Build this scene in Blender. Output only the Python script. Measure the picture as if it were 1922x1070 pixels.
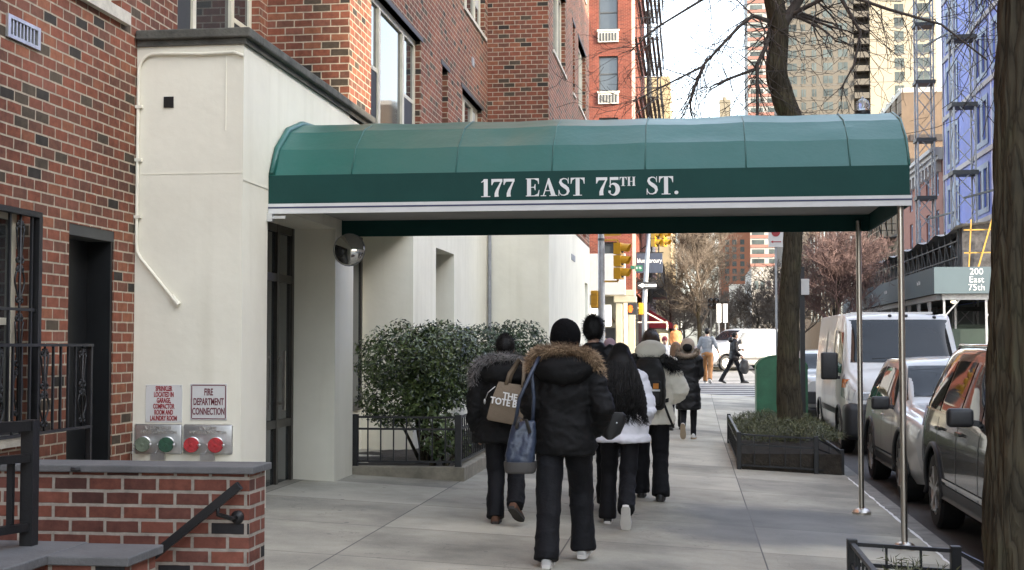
import bpy, bmesh, math, random
from mathutils import Vector, Matrix, Quaternion, noise
V = Vector
PI = math.pi
R = math.radians
for _o in list(bpy.data.objects):
    bpy.data.objects.remove(_o)
SC = bpy.context.scene
COL = SC.collection

# ------------------------------------------------------------------ camera, sky, sun, exposure
YAW, PITCH = 7.47, 2.55
cam = bpy.data.objects.new('camera', bpy.data.cameras.new('camera'))
COL.objects.link(cam)
cam.data.lens = 48.0
cam.data.sensor_width = 36.0
cam.data.clip_end = 3000
cam.location = (0, 0, 1.55)
cam.rotation_euler = (R(90 + PITCH), 0, R(YAW))
SC.camera = cam

SUN_DIR = V((0.93, -0.37, 0.0)).normalized()
SUN_EL = R(22)
SUN_DIR = V((SUN_DIR.x * math.cos(SUN_EL), SUN_DIR.y * math.cos(SUN_EL), math.sin(SUN_EL)))
world = bpy.data.worlds.new('World')
SC.world = world
world.use_nodes = True
wn = world.node_tree.nodes
sky = wn.new('ShaderNodeTexSky')
sky.sky_type = 'NISHITA'
sky.sun_disc = False
sky.sun_elevation = SUN_EL
sky.sun_rotation = math.atan2(SUN_DIR.x, SUN_DIR.y)
sky.air_density = 1.0
sky.dust_density = 2.5
sky.ozone_density = 1.0
wn['Background'].inputs['Strength'].default_value = 0.15
hs_ = wn.new('ShaderNodeHueSaturation')
hs_.inputs['Saturation'].default_value = 0.56
world.node_tree.links.new(sky.outputs[0], hs_.inputs['Color'])
world.node_tree.links.new(hs_.outputs[0], wn['Background'].inputs['Color'])
sun = bpy.data.objects.new('sun', bpy.data.lights.new('sun', 'SUN'))
COL.objects.link(sun)
sun.data.energy = 2.0
sun.data.angle = R(0.5)
sun.data.color = (1.0, 0.86, 0.68)
sun.rotation_euler = SUN_DIR.to_track_quat('Z', 'Y').to_euler()
SC.view_settings.view_transform = 'Standard'
SC.view_settings.look = 'None'
SC.view_settings.gamma = 1
SC.view_settings.exposure = 2.74

# ------------------------------------------------------------------ mesh helpers
WM = {}


def box_uv(me):
    uv = me.uv_layers.new(name='UVMap')
    vs = me.vertices
    d = [0.0] * (len(me.loops) * 2)
    for p in me.polygons:
        n = p.normal
        ax, ay, az = abs(n.x), abs(n.y), abs(n.z)
        for li in p.loop_indices:
            c = vs[me.loops[li].vertex_index].co
            if az > ax and az > ay:
                q = (c.x, c.y)
            elif ax > ay:
                q = (c.y, c.z)
            else:
                q = (c.x, c.z)
            d[li * 2] = q[0]
            d[li * 2 + 1] = q[1]
    uv.data.foreach_set('uv', d)


class MB:
    def __init__(s):
        s.v, s.f, s.m = [], [], []

    def add(s, vs, fs, mi=0):
        b = len(s.v)
        s.v += [V(x) for x in vs]
        s.f += [tuple(b + i for i in f) for f in fs]
        s.m += [mi] * len(fs)
        return s

    def join(s, o, M=None):
        b = len(s.v)
        s.v += [(M @ x if M else x.copy()) for x in o.v]
        s.f += [tuple(b + i for i in f) for f in o.f]
        s.m += list(o.m)
        return s

    def box(s, x0, x1, y0, y1, z0, z1, mi=0):
        vs = [(x, y, z) for z in (z0, z1) for y in (y0, y1) for x in (x0, x1)]
        return s.add(vs, [(0, 2, 3, 1), (4, 5, 7, 6), (0, 1, 5, 4), (2, 6, 7, 3), (0, 4, 6, 2), (1, 3, 7, 5)], mi)

    def bbox(s, x0, x1, y0, y1, z0, z1, bev=0.01, mi=0, seg=2):
        bm = bmesh.new()
        bmesh.ops.create_cube(bm, size=1)
        for q in bm.verts:
            q.co = V(((x0 + x1) / 2 + q.co.x * (x1 - x0), (y0 + y1) / 2 + q.co.y * (y1 - y0), (z0 + z1) / 2 + q.co.z * (z1 - z0)))
        bmesh.ops.bevel(bm, geom=bm.edges[:], offset=bev, segments=seg, affect='EDGES', profile=0.5)
        bm.verts.index_update()
        s.add([q.co for q in bm.verts], [tuple(q.index for q in f.verts) for f in bm.faces], mi)
        bm.free()
        return s

    def fbox(s, F, a0, a1, b0, b1, d0, d1, mi=0):
        O, u, n = F
        z = V((0, 0, 1))
        P = lambda a, b, d: O + u * a + z * b + n * d
        vs = [P(a, b, d) for d in (d0, d1) for b in (b0, b1) for a in (a0, a1)]
        fs = [(0, 2, 3, 1), (4, 5, 7, 6), (0, 1, 5, 4), (2, 6, 7, 3), (0, 4, 6, 2), (1, 3, 7, 5)]
        if u.cross(z).dot(n) < 0:
            fs = [tuple(reversed(f)) for f in fs]
        return s.add(vs, fs, mi)

    def bar(s, p, q, w, h=None, mi=0):
        p, q = V(p), V(q)
        h = h or w
        d = (q - p).normalized()
        up = V((0, 0, 1)) if abs(d.z) < 0.95 else V((0, 1, 0))
        a = d.cross(up).normalized() * w / 2
        b = a.cross(d).normalized() * h / 2
        vs = [p - a - b, p + a - b, p + a + b, p - a + b, q - a - b, q + a - b, q + a + b, q - a + b]
        return s.add(vs, [(0, 1, 2, 3), (7, 6, 5, 4), (0, 4, 5, 1), (1, 5, 6, 2), (2, 6, 7, 3), (3, 7, 4, 0)], mi)

    def tube(s, pts, r, n=8, cap=True, mi=0, ref=None):
        pts = [V(p) for p in pts]
        k = len(pts)
        rs = [r] * k if not isinstance(r, (list, tuple)) else list(r)
        rs = [(q, q) if not isinstance(q, (list, tuple)) else q for q in rs]
        ts = []
        for i in range(k):
            t = pts[min(i + 1, k - 1)] - pts[max(i - 1, 0)]
            ts.append(t.normalized() if t.length > 1e-9 else V((0, 0, 1)))
        ref = V(ref) if ref is not None else (V((1, 0, 0)) if abs(ts[0].x) < 0.9 else V((0, 1, 0)))
        a = (ref - ts[0] * ref.dot(ts[0])).normalized()
        vs = []
        for i in range(k):
            a = (a - ts[i] * a.dot(ts[i]))
            a = a.normalized() if a.length > 1e-6 else ts[i].orthogonal().normalized()
            b = ts[i].cross(a)
            for j in range(n):
                c = 2 * PI * j / n
                vs.append(pts[i] + a * (rs[i][0] * math.cos(c)) + b * (rs[i][1] * math.sin(c)))
        fs = [(i * n + j, i * n + (j + 1) % n, (i + 1) * n + (j + 1) % n, (i + 1) * n + j) for i in range(k - 1) for j in range(n)]
        if cap:
            fs += [tuple(reversed(range(n))), tuple(range((k - 1) * n, k * n))]
        return s.add(vs, fs, mi)

    def ell(s, c, r, nu=16, nv=10, mi=0, M=None):
        c = V(c)
        vs = [V((0, 0, -1))]
        for i in range(1, nv):
            ph = -PI / 2 + PI * i / nv
            for j in range(nu):
                t = 2 * PI * j / nu
                vs.append(V((math.cos(ph) * math.cos(t), math.cos(ph) * math.sin(t), math.sin(ph))))
        vs.append(V((0, 0, 1)))
        vs = [V((q.x * r[0], q.y * r[1], q.z * r[2])) for q in vs]
        vs = [c + (M @ q if M else q) for q in vs]
        fs = [(0, 1 + (j + 1) % nu, 1 + j) for j in range(nu)]
        for i in range(nv - 2):
            for j in range(nu):
                a = 1 + i * nu
                fs.append((a + j, a + (j + 1) % nu, a + nu + (j + 1) % nu, a + nu + j))
        e = len(vs) - 1
        a = 1 + (nv - 2) * nu
        fs += [(a + j, a + (j + 1) % nu, e) for j in range(nu)]
        return s.add(vs, fs, mi)

    def lathe(s, prof, O, ax=(0, 0, 1), n=20, mi=0):
        ax = V(ax).normalized()
        a = ax.orthogonal().normalized()
        b = ax.cross(a)
        O = V(O)
        vs = [O + ax * h + (a * math.cos(2 * PI * j / n) + b * math.sin(2 * PI * j / n)) * r for r, h in prof for j in range(n)]
        k = len(prof)
        fs = [(i * n + j, i * n + (j + 1) % n, (i + 1) * n + (j + 1) % n, (i + 1) * n + j) for i in range(k - 1) for j in range(n)]
        fs += [tuple(reversed(range(n))), tuple(range((k - 1) * n, k * n))]
        return s.add(vs, fs, mi)

    def loft(s, rings, cap=True, mi=0):
        n = len(rings[0])
        vs = [p for r in rings for p in r]
        k = len(rings)
        fs = [(i * n + j, i * n + (j + 1) % n, (i + 1) * n + (j + 1) % n, (i + 1) * n + j) for i in range(k - 1) for j in range(n)]
        if cap:
            fs += [tuple(reversed(range(n))), tuple(range((k - 1) * n, k * n))]
        return s.add(vs, fs, mi)

    def grid(s, P, nu, nv, mi=0, wrap=False):
        vs = [P(i / nu, j / nv) for j in range(nv + 1) for i in range(nu + 1)]
        w = nu + 1
        return s.add(vs, [(j * w + i, j * w + i + 1, (j + 1) * w + i + 1, (j + 1) * w + i) for j in range(nv) for i in range(nu)], mi)

    def prism(s, poly, O, u, w, d, mi=0):
        O, u, w = V(O), V(u), V(w)
        n = u.cross(w).normalized() * d
        k = len(poly)
        vs = [O + u * p[0] + w * p[1] for p in poly] + [O + u * p[0] + w * p[1] + n for p in poly]
        area = sum(poly[i][0] * poly[(i + 1) % k][1] - poly[(i + 1) % k][0] * poly[i][1] for i in range(k))
        fs = [tuple(reversed(range(k))), tuple(range(k, 2 * k))] + [(i, (i + 1) % k, k + (i + 1) % k, k + i) for i in range(k)]
        if area < 0:
            fs = [tuple(reversed(f)) for f in fs]
        return s.add(vs, fs, mi)

    def build(s, name, mats, parent=None, smooth=False, world=True, raw=False, fix=False):
        me = bpy.data.meshes.new(name)
        vs = s.v
        o = bpy.data.objects.new(name, me)
        me.from_pydata([tuple(q) for q in vs], [], s.f)
        if fix:
            bm = bmesh.new(); bm.from_mesh(me)
            bmesh.ops.recalc_face_normals(bm, faces=bm.faces); bm.to_mesh(me); bm.free()
        me.update()
        box_uv(me)
        if not isinstance(mats, (list, tuple)):
            mats = [mats]
        for m in mats:
            if m:
                me.materials.append(m)
        if len(mats) > 1:
            me.polygons.foreach_set('material_index', s.m)
        if smooth:
            me.polygons.foreach_set('use_smooth', [True] * len(me.polygons))
            if smooth != True:
                try:
                    me.set_sharp_from_angle(angle=R(smooth))
                except Exception:
                    pass
        COL.objects.link(o)
        if parent:
            o.parent = parent
            WM[o] = WM[parent]
            if world:
                me.transform(WM[parent].inverted())
        elif not raw and vs:
            lo = [min(q[i] for q in vs) for i in range(3)]
            hi = [max(q[i] for q in vs) for i in range(3)]
            c = V(((lo[0] + hi[0]) / 2, (lo[1] + hi[1]) / 2, lo[2]))
            me.transform(Matrix.Translation(-c))
            o.location = c
            WM[o] = Matrix.Translation(c)
        else:
            WM[o] = Matrix()
        return o


def tag(o, label, cat, group=None, kind=None):
    if label: o['label'] = label
    if cat: o['category'] = cat
    if group: o['group'] = group
    if kind: o['kind'] = kind
    return o


def thing(name, label, cat, loc=(0, 0, 0), rot=0.0, group=None):
    o = bpy.data.objects.new(name, None)
    COL.objects.link(o)
    o.empty_display_size = 0.2
    o.location = loc
    o.rotation_euler = (0, 0, rot)
    WM[o] = Matrix.Translation(V(loc)) @ Matrix.Rotation(rot, 4, 'Z')
    return tag(o, label, cat, group)


def struct(o):
    o['kind'] = 'structure'
    return o


def remeshed(mb, vox, sm=3, fac=0.5):
    o = mb.build('tmp', None, raw=True)
    m = o.modifiers.new('r', 'REMESH'); m.mode = 'VOXEL'; m.voxel_size = vox
    if sm:
        q = o.modifiers.new('s', 'SMOOTH'); q.iterations = sm; q.factor = fac
    dg = bpy.context.evaluated_depsgraph_get()
    dg.update()
    me = bpy.data.meshes.new_from_object(o.evaluated_get(dg))
    out = MB()
    out.add([v.co for v in me.vertices], [tuple(p.vertices) for p in me.polygons])
    old = o.data
    bpy.data.objects.remove(o); bpy.data.meshes.remove(me); bpy.data.meshes.remove(old)
    WM.clear() if False else None
    return out


def vnormals(mb):
    ns = [V((0, 0, 0)) for _ in mb.v]
    for f in mb.f:
        a, b, c = mb.v[f[0]], mb.v[f[1]], mb.v[f[2]]
        n = (b - a).cross(c - a)
        for i in f:
            ns[i] += n
    return [n.normalized() if n.length > 0 else n for n in ns]


def displace(mb, fn):
    ns = vnormals(mb)
    mb.v = [p + n * fn(p, n) for p, n in zip(mb.v, ns)]
    return mb


# ------------------------------------------------------------------ materials
MATS = {}


def nodes(name):
    m = bpy.data.materials.new(name)
    m.use_nodes = True
    nt = m.node_tree
    return m, nt.nodes, nt.links, nt.nodes['Principled BSDF']


def ramp(N, stops, interp='LINEAR'):
    r = N.new('ShaderNodeValToRGB')
    r.color_ramp.interpolation = interp
    e = r.color_ramp.elements
    while len(e) < len(stops):
        e.new(0.5)
    for i, (p, c) in enumerate(stops):
        e[i].position = p
        e[i].color = (c[0], c[1], c[2], 1)
    return r


def mat(name, c, rough=0.6, metal=0.0, var=0.15, scale=4.0, bump=0.0, bscale=60.0, spec=0.5, coord='Object', stretch=None,
        c2=None, emit=None, estr=1.0, island=0.0, trans=0.0, sheen=0.0, coat=0.0):
    if name in MATS:
        return MATS[name]
    m, N, L, b = nodes(name)
    b.inputs['Roughness'].default_value = rough
    b.inputs['Metallic'].default_value = metal
    b.inputs['Specular IOR Level'].default_value = spec
    if sheen:
        b.inputs['Sheen Weight'].default_value = sheen
    if coat:
        b.inputs['Coat Weight'].default_value = coat
        b.inputs['Coat Roughness'].default_value = 0.05
    tc = N.new('ShaderNodeTexCoord')
    src = tc.outputs[coord]
    if stretch:
        mp = N.new('ShaderNodeMapping')
        mp.inputs['Scale'].default_value = stretch
        L.new(src, mp.inputs['Vector'])
        src = mp.outputs[0]
    lo = tuple(x * (1 - var) for x in c)
    hi = c2 if c2 else tuple(min(1, x * (1 + var)) for x in c)
    n1 = N.new('ShaderNodeTexNoise')
    n1.inputs['Scale'].default_value = scale
    n1.inputs['Detail'].default_value = 6
    n1.inputs['Roughness'].default_value = 0.65
    L.new(src, n1.inputs['Vector'])
    r = ramp(N, [(0.3, lo), (0.7, hi)])
    if island:
        g = N.new('ShaderNodeNewGeometry')
        mx = N.new('ShaderNodeMix')
        mx.inputs[0].default_value = island
        L.new(n1.outputs['Fac'], mx.inputs[2])
        L.new(g.outputs['Random Per Island'], mx.inputs[3])
        L.new(mx.outputs[0], r.inputs[0])
    else:
        L.new(n1.outputs['Fac'], r.inputs[0])
    L.new(r.outputs[0], b.inputs['Base Color'])
    if bump:
        n2 = N.new('ShaderNodeTexNoise')
        n2.inputs['Scale'].default_value = bscale
        n2.inputs['Detail'].default_value = 4
        L.new(src, n2.inputs['Vector'])
        bp = N.new('ShaderNodeBump')
        bp.inputs['Strength'].default_value = bump
        bp.inputs['Distance'].default_value = 0.02
        L.new(n2.outputs['Fac'], bp.inputs['Height'])
        L.new(bp.outputs[0], b.inputs['Normal'])
    if emit:
        b.inputs['Emission Color'].default_value = (*emit, 1)
        b.inputs['Emission Strength'].default_value = estr
    if trans:
        b.inputs['Transmission Weight'].default_value = trans
    MATS[name] = m
    return m


def brick_mat(name, reds, dark, pdark, mortar, bw=0.213, rh=0.0677, ms=0.0085, bump=0.7, stain=0.36, olive=None):
    m, N, L, b = nodes(name)
    uv = N.new('ShaderNodeTexCoord')
    # slight wobble of the courses
    nz = N.new('ShaderNodeTexNoise'); nz.inputs['Scale'].default_value = 9
    L.new(uv.outputs['UV'], nz.inputs['Vector'])
    sub = N.new('ShaderNodeVectorMath'); sub.operation = 'SUBTRACT'; sub.inputs[1].default_value = (0.5, 0.5, 0.5)
    L.new(nz.outputs['Color'], sub.inputs[0])
    scl = N.new('ShaderNodeVectorMath'); scl.operation = 'SCALE'; scl.inputs['Scale'].default_value = 0.006
    L.new(sub.outputs[0], scl.inputs[0])
    ad = N.new('ShaderNodeVectorMath'); ad.operation = 'ADD'
    L.new(uv.outputs['UV'], ad.inputs[0]); L.new(scl.outputs[0], ad.inputs[1])
    br = N.new('ShaderNodeTexBrick')
    br.offset = 0.5
    br.inputs['Scale'].default_value = 1.0
    br.inputs['Brick Width'].default_value = bw
    br.inputs['Row Height'].default_value = rh
    br.inputs['Mortar Size'].default_value = ms
    br.inputs['Mortar Smooth'].default_value = 0.25
    br.inputs['Bias'].default_value = 0.0
    br.inputs['Color1'].default_value = (0, 0, 0, 1)
    br.inputs['Color2'].default_value = (1, 1, 1, 1)
    br.inputs['Mortar'].default_value = (0.5, 0.5, 0.5, 1)
    L.new(ad.outputs[0], br.inputs['Vector'])
    st = [(0.0, dark), (pdark, olive or tuple(0.55 * d + 0.45 * r for d, r in zip(dark, reds[0])))]
    k = len(reds)
    for i, c in enumerate(reds):
        st.append((pdark + 0.06 + (1 - pdark - 0.06) * i / k, c))
    rp = ramp(N, st, 'CONSTANT')
    L.new(br.outputs['Color'], rp.inputs[0])
    # grain and weather inside each brick
    n2 = N.new('ShaderNodeTexNoise'); n2.inputs['Scale'].default_value = 14; n2.inputs['Detail'].default_value = 8; n2.inputs['Roughness'].default_value = 0.7
    L.new(uv.outputs['UV'], n2.inputs['Vector'])
    n3 = N.new('ShaderNodeTexNoise'); n3.inputs['Scale'].default_value = 0.9; n3.inputs['Detail'].default_value = 5
    L.new(uv.outputs['UV'], n3.inputs['Vector'])
    mm = N.new('ShaderNodeMath'); mm.operation = 'ADD'
    L.new(n2.outputs['Fac'], mm.inputs[0]); L.new(n3.outputs['Fac'], mm.inputs[1])
    r2 = ramp(N, [(0.35, (1 - stain * 1.5,) * 3), (0.65, (1 + stain * 0.6,) * 3)])
    hf = N.new('ShaderNodeMath'); hf.operation = 'MULTIPLY'; hf.inputs[1].default_value = 0.5
    L.new(mm.outputs[0], hf.inputs[0]); L.new(hf.outputs[0], r2.inputs[0])
    ml = N.new('ShaderNodeMix'); ml.data_type = 'RGBA'; ml.blend_type = 'MULTIPLY'; ml.inputs[0].default_value = 1
    L.new(rp.outputs[0], ml.inputs[6]); L.new(r2.outputs[0], ml.inputs[7])
    mc = ramp(N, [(0.25, tuple(x * 0.5 for x in mortar)), (0.75, tuple(x * 1.1 for x in mortar))])
    L.new(n2.outputs['Fac'], mc.inputs[0])
    mx = N.new('ShaderNodeMix'); mx.data_type = 'RGBA'
    L.new(br.outputs['Fac'], mx.inputs[0]); L.new(ml.outputs[2], mx.inputs[6]); L.new(mc.outputs[0], mx.inputs[7])
    L.new(mx.outputs[2], b.inputs['Base Color'])
    b.inputs['Roughness'].default_value = 0.85
    b.inputs['Specular IOR Level'].default_value = 0.25
    inv = N.new('ShaderNodeMath'); inv.operation = 'SUBTRACT'; inv.inputs[0].default_value = 1.0
    L.new(br.outputs['Fac'], inv.inputs[1])
    hs = N.new('ShaderNodeMath'); hs.operation = 'MULTIPLY_ADD'; hs.inputs[1].default_value = 0.25
    L.new(n2.outputs['Fac'], hs.inputs[0]); L.new(inv.outputs[0], hs.inputs[2])
    bp = N.new('ShaderNodeBump'); bp.inputs['Strength'].default_value = bump; bp.inputs['Distance'].default_value = 0.008
    L.new(hs.outputs[0], bp.inputs['Height']); L.new(bp.outputs[0], b.inputs['Normal'])
    MATS[name] = m
    return m


M_BRICK = brick_mat('red_brick', [(0.225, 0.080, 0.049), (0.190, 0.072, 0.046), (0.255, 0.102, 0.058), (0.158, 0.072, 0.049), (0.235, 0.081, 0.048), (0.205, 0.083, 0.056)],
                    (0.045, 0.039, 0.033), 0.030, (0.46, 0.395, 0.30), bw=0.206, rh=0.083, ms=0.0075, olive=(0.085, 0.066, 0.047))
M_BRICK_LOW = brick_mat('low_wall_brick', [(0.185, 0.068, 0.048), (0.225, 0.082, 0.056), (0.155, 0.063, 0.048), (0.20, 0.074, 0.052)],
                        (0.030, 0.028, 0.029), 0.06, (0.40, 0.355, 0.30), bw=0.197, rh=0.0765, ms=0.010)
M_BRICK_ORANGE = brick_mat('orange_brick', [(0.150, 0.039, 0.024), (0.17, 0.045, 0.028), (0.138, 0.036, 0.023)], (0.10, 0.028, 0.02), 0.08, (0.25, 0.12, 0.085), ms=0.006, bump=0.2)


def white_wall_mat():
    m, N, L, b = nodes('cream_painted_stucco')
    tc = N.new('ShaderNodeTexCoord')
    n1 = N.new('ShaderNodeTexNoise'); n1.inputs['Scale'].default_value = 0.8; n1.inputs['Detail'].default_value = 8; n1.inputs['Roughness'].default_value = 0.6
    L.new(tc.outputs['Object'], n1.inputs['Vector'])
    r = ramp(N, [(0.35, (0.71, 0.68, 0.565)), (0.62, (0.80, 0.77, 0.645))])
    L.new(n1.outputs['Fac'], r.inputs[0])
    mp = N.new('ShaderNodeMapping'); mp.inputs['Scale'].default_value = (5, 5, 0.35)
    L.new(tc.outputs['Object'], mp.inputs['Vector'])
    n2 = N.new('ShaderNodeTexNoise'); n2.inputs['Scale'].default_value = 1.0; n2.inputs['Detail'].default_value = 4
    L.new(mp.outputs[0], n2.inputs['Vector'])
    r2 = ramp(N, [(0.28, (0.93, 0.925, 0.91)), (0.48, (1, 1, 1))])
    L.new(n2.outputs['Fac'], r2.inputs[0])
    ml = N.new('ShaderNodeMix'); ml.data_type = 'RGBA'; ml.blend_type = 'MULTIPLY'; ml.inputs[0].default_value = 1
    L.new(r.outputs[0], ml.inputs[6]); L.new(r2.outputs[0], ml.inputs[7])
    L.new(ml.outputs[2], b.inputs['Base Color'])
    b.inputs['Roughness'].default_value = 0.6
    n3 = N.new('ShaderNodeTexNoise'); n3.inputs['Scale'].default_value = 7; n3.inputs['Detail'].default_value = 9
    L.new(tc.outputs['Object'], n3.inputs['Vector'])
    bp = N.new('ShaderNodeBump'); bp.inputs['Strength'].default_value = 0.22; bp.inputs['Distance'].default_value = 0.02
    L.new(n3.outputs['Fac'], bp.inputs['Height']); L.new(bp.outputs[0], b.inputs['Normal'])
    return m


M_WHITE = white_wall_mat()


def sidewalk_mat():
    m, N, L, b = nodes('sidewalk_concrete')
    tc = N.new('ShaderNodeTexCoord')
    geo = N.new('ShaderNodeNewGeometry')
    P = geo.outputs['Position']
    sx = N.new('ShaderNodeSeparateXYZ'); L.new(P, sx.inputs[0])

    def joint(out, off, pitch, w):
        a = N.new('ShaderNodeMath'); a.operation = 'ADD'; a.inputs[1].default_value = off + pitch * 100
        L.new(out, a.inputs[0])
        md = N.new('ShaderNodeMath'); md.operation = 'PINGPONG'; md.inputs[1].default_value = pitch / 2
        L.new(a.outputs[0], md.inputs[0])
        lt = N.new('ShaderNodeMapRange'); lt.inputs[1].default_value = w * 0.4; lt.inputs[2].default_value = w
        lt.inputs[3].default_value = 1; lt.inputs[4].default_value = 0
        L.new(md.outputs[0], lt.inputs[0])
        return lt.outputs[0], a.outputs[0]
    jx, ax = joint(sx.outputs['X'], 0.98, 1.525, 0.008)
    jy, ay = joint(sx.outputs['Y'], -11.0, 1.525, 0.008)
    mxj = N.new('ShaderNodeMath'); mxj.operation = 'MAXIMUM'
    L.new(jx, mxj.inputs[0]); L.new(jy, mxj.inputs[1])
    # a tone of its own per slab
    fl = []
    for o in (ax, ay):
        d = N.new('ShaderNodeMath'); d.operation = 'DIVIDE'; d.inputs[1].default_value = 1.525
        L.new(o, d.inputs[0])
        f = N.new('ShaderNodeMath'); f.operation = 'FLOOR'; L.new(d.outputs[0], f.inputs[0]); fl.append(f.outputs[0])
    cb = N.new('ShaderNodeCombineXYZ'); L.new(fl[0], cb.inputs[0]); L.new(fl[1], cb.inputs[1])
    wnn = N.new('ShaderNodeTexWhiteNoise'); wnn.noise_dimensions = '2D'; L.new(cb.outputs[0], wnn.inputs['Vector'])
    n1 = N.new('ShaderNodeTexNoise'); n1.inputs['Scale'].default_value = 0.9; n1.inputs['Detail'].default_value = 9; n1.inputs['Roughness'].default_value = 0.65
    L.new(P, n1.inputs['Vector'])
    n2 = N.new('ShaderNodeTexNoise'); n2.inputs['Scale'].default_value = 90; n2.inputs['Detail'].default_value = 3
    L.new(P, n2.inputs['Vector'])
    r = ramp(N, [(0.28, (0.185, 0.174, 0.142)), (0.72, (0.47, 0.44, 0.355))])
    s1 = N.new('ShaderNodeMath'); s1.operation = 'MULTIPLY_ADD'; s1.inputs[1].default_value = 0.28
    L.new(wnn.outputs['Value'], s1.inputs[0]); L.new(n1.outputs['Fac'], s1.inputs[2])
    s2 = N.new('ShaderNodeMath'); s2.operation = 'MULTIPLY_ADD'; s2.inputs[1].default_value = 0.22
    L.new(n2.outputs['Fac'], s2.inputs[0]); L.new(s1.outputs[0], s2.inputs[2])
    s3 = N.new('ShaderNodeMath'); s3.operation = 'SUBTRACT'; s3.inputs[1].default_value = 0.24; L.new(s2.outputs[0], s3.inputs[0])
    L.new(s3.outputs[0], r.inputs[0])
    # canopy shade and damp, painted dark on the kerb half between the poles
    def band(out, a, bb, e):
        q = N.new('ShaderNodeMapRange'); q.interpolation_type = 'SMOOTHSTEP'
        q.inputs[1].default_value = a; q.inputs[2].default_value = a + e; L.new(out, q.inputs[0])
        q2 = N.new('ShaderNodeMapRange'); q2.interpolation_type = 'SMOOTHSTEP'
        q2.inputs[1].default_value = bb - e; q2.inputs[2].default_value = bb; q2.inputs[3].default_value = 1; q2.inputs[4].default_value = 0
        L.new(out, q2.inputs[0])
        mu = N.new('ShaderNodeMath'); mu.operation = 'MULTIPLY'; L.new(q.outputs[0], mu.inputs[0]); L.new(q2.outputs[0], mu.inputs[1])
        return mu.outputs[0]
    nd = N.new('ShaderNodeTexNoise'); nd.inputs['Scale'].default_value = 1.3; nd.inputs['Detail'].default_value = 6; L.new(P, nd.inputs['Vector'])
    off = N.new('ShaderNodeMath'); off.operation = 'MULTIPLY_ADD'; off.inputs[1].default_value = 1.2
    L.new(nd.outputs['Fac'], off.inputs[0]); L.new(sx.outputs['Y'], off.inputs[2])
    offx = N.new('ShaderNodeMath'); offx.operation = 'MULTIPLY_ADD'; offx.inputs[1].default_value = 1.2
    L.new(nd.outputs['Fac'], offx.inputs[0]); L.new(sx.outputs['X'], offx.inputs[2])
    damp_shade = N.new('ShaderNodeMath'); damp_shade.operation = 'MULTIPLY'
    L.new(band(off.outputs[0], 11.6, 15.1, 0.8), damp_shade.inputs[0]); L.new(band(offx.outputs[0], 0.2, 2.62, 0.7), damp_shade.inputs[1])
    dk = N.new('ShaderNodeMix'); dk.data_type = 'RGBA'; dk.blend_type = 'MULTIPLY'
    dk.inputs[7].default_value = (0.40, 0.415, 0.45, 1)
    L.new(damp_shade.outputs[0], dk.inputs[0]); L.new(r.outputs[0], dk.inputs[6])
    # spots
    vo = N.new('ShaderNodeTexVoronoi'); vo.inputs['Scale'].default_value = 3.3; L.new(P, vo.inputs['Vector'])
    sp = N.new('ShaderNodeMapRange'); sp.inputs[1].default_value = 0.05; sp.inputs[2].default_value = 0.085; sp.inputs[3].default_value = 0.75; sp.inputs[4].default_value = 0
    L.new(vo.outputs['Distance'], sp.inputs[0])
    wv = N.new('ShaderNodeTexNoise'); wv.inputs['Scale'].default_value = 0.55; wv.inputs['Detail'].default_value = 7; wv.inputs['Roughness'].default_value = 0.55; L.new(P, wv.inputs['Vector'])
    cs = N.new('ShaderNodeMath'); cs.operation = 'SUBTRACT'; cs.inputs[1].default_value = 0.56; L.new(wv.outputs['Fac'], cs.inputs[0])
    ca = N.new('ShaderNodeMath'); ca.operation = 'ABSOLUTE'; L.new(cs.outputs[0], ca.inputs[0])
    ck = N.new('ShaderNodeMapRange'); ck.inputs[1].default_value = 0.0; ck.inputs[2].default_value = 0.0022; ck.inputs[3].default_value = 0.5; ck.inputs[4].default_value = 0; L.new(ca.outputs[0], ck.inputs[0])
    mk = N.new('ShaderNodeMath'); mk.operation = 'MAXIMUM'; L.new(ck.outputs[0], mk.inputs[0]); L.new(sp.outputs[0], mk.inputs[1])
    dj = N.new('ShaderNodeMix'); dj.data_type = 'RGBA'; dj.inputs[7].default_value = (0.10, 0.095, 0.085, 1)
    mj = N.new('ShaderNodeMath'); mj.operation = 'MAXIMUM'; L.new(mxj.outputs[0], mj.inputs[0]); L.new(mk.outputs[0], mj.inputs[1])
    L.new(mj.outputs[0], dj.inputs[0]); L.new(dk.outputs[2], dj.inputs[6])
    L.new(dj.outputs[2], b.inputs['Base Color'])
    rr = N.new('ShaderNodeMapRange'); rr.inputs[3].default_value = 0.8; rr.inputs[4].default_value = 0.62; L.new(damp_shade.outputs[0], rr.inputs[0])
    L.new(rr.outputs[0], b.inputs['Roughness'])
    bp = N.new('ShaderNodeBump'); bp.inputs['Strength'].default_value = 0.25; bp.inputs['Distance'].default_value = 0.01
    hh = N.new('ShaderNodeMath'); hh.operation = 'SUBTRACT'; L.new(n2.outputs['Fac'], hh.inputs[0]); L.new(mxj.outputs[0], hh.inputs[1])
    L.new(hh.outputs[0], bp.inputs['Height']); L.new(bp.outputs[0], b.inputs['Normal'])
    return m


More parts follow.
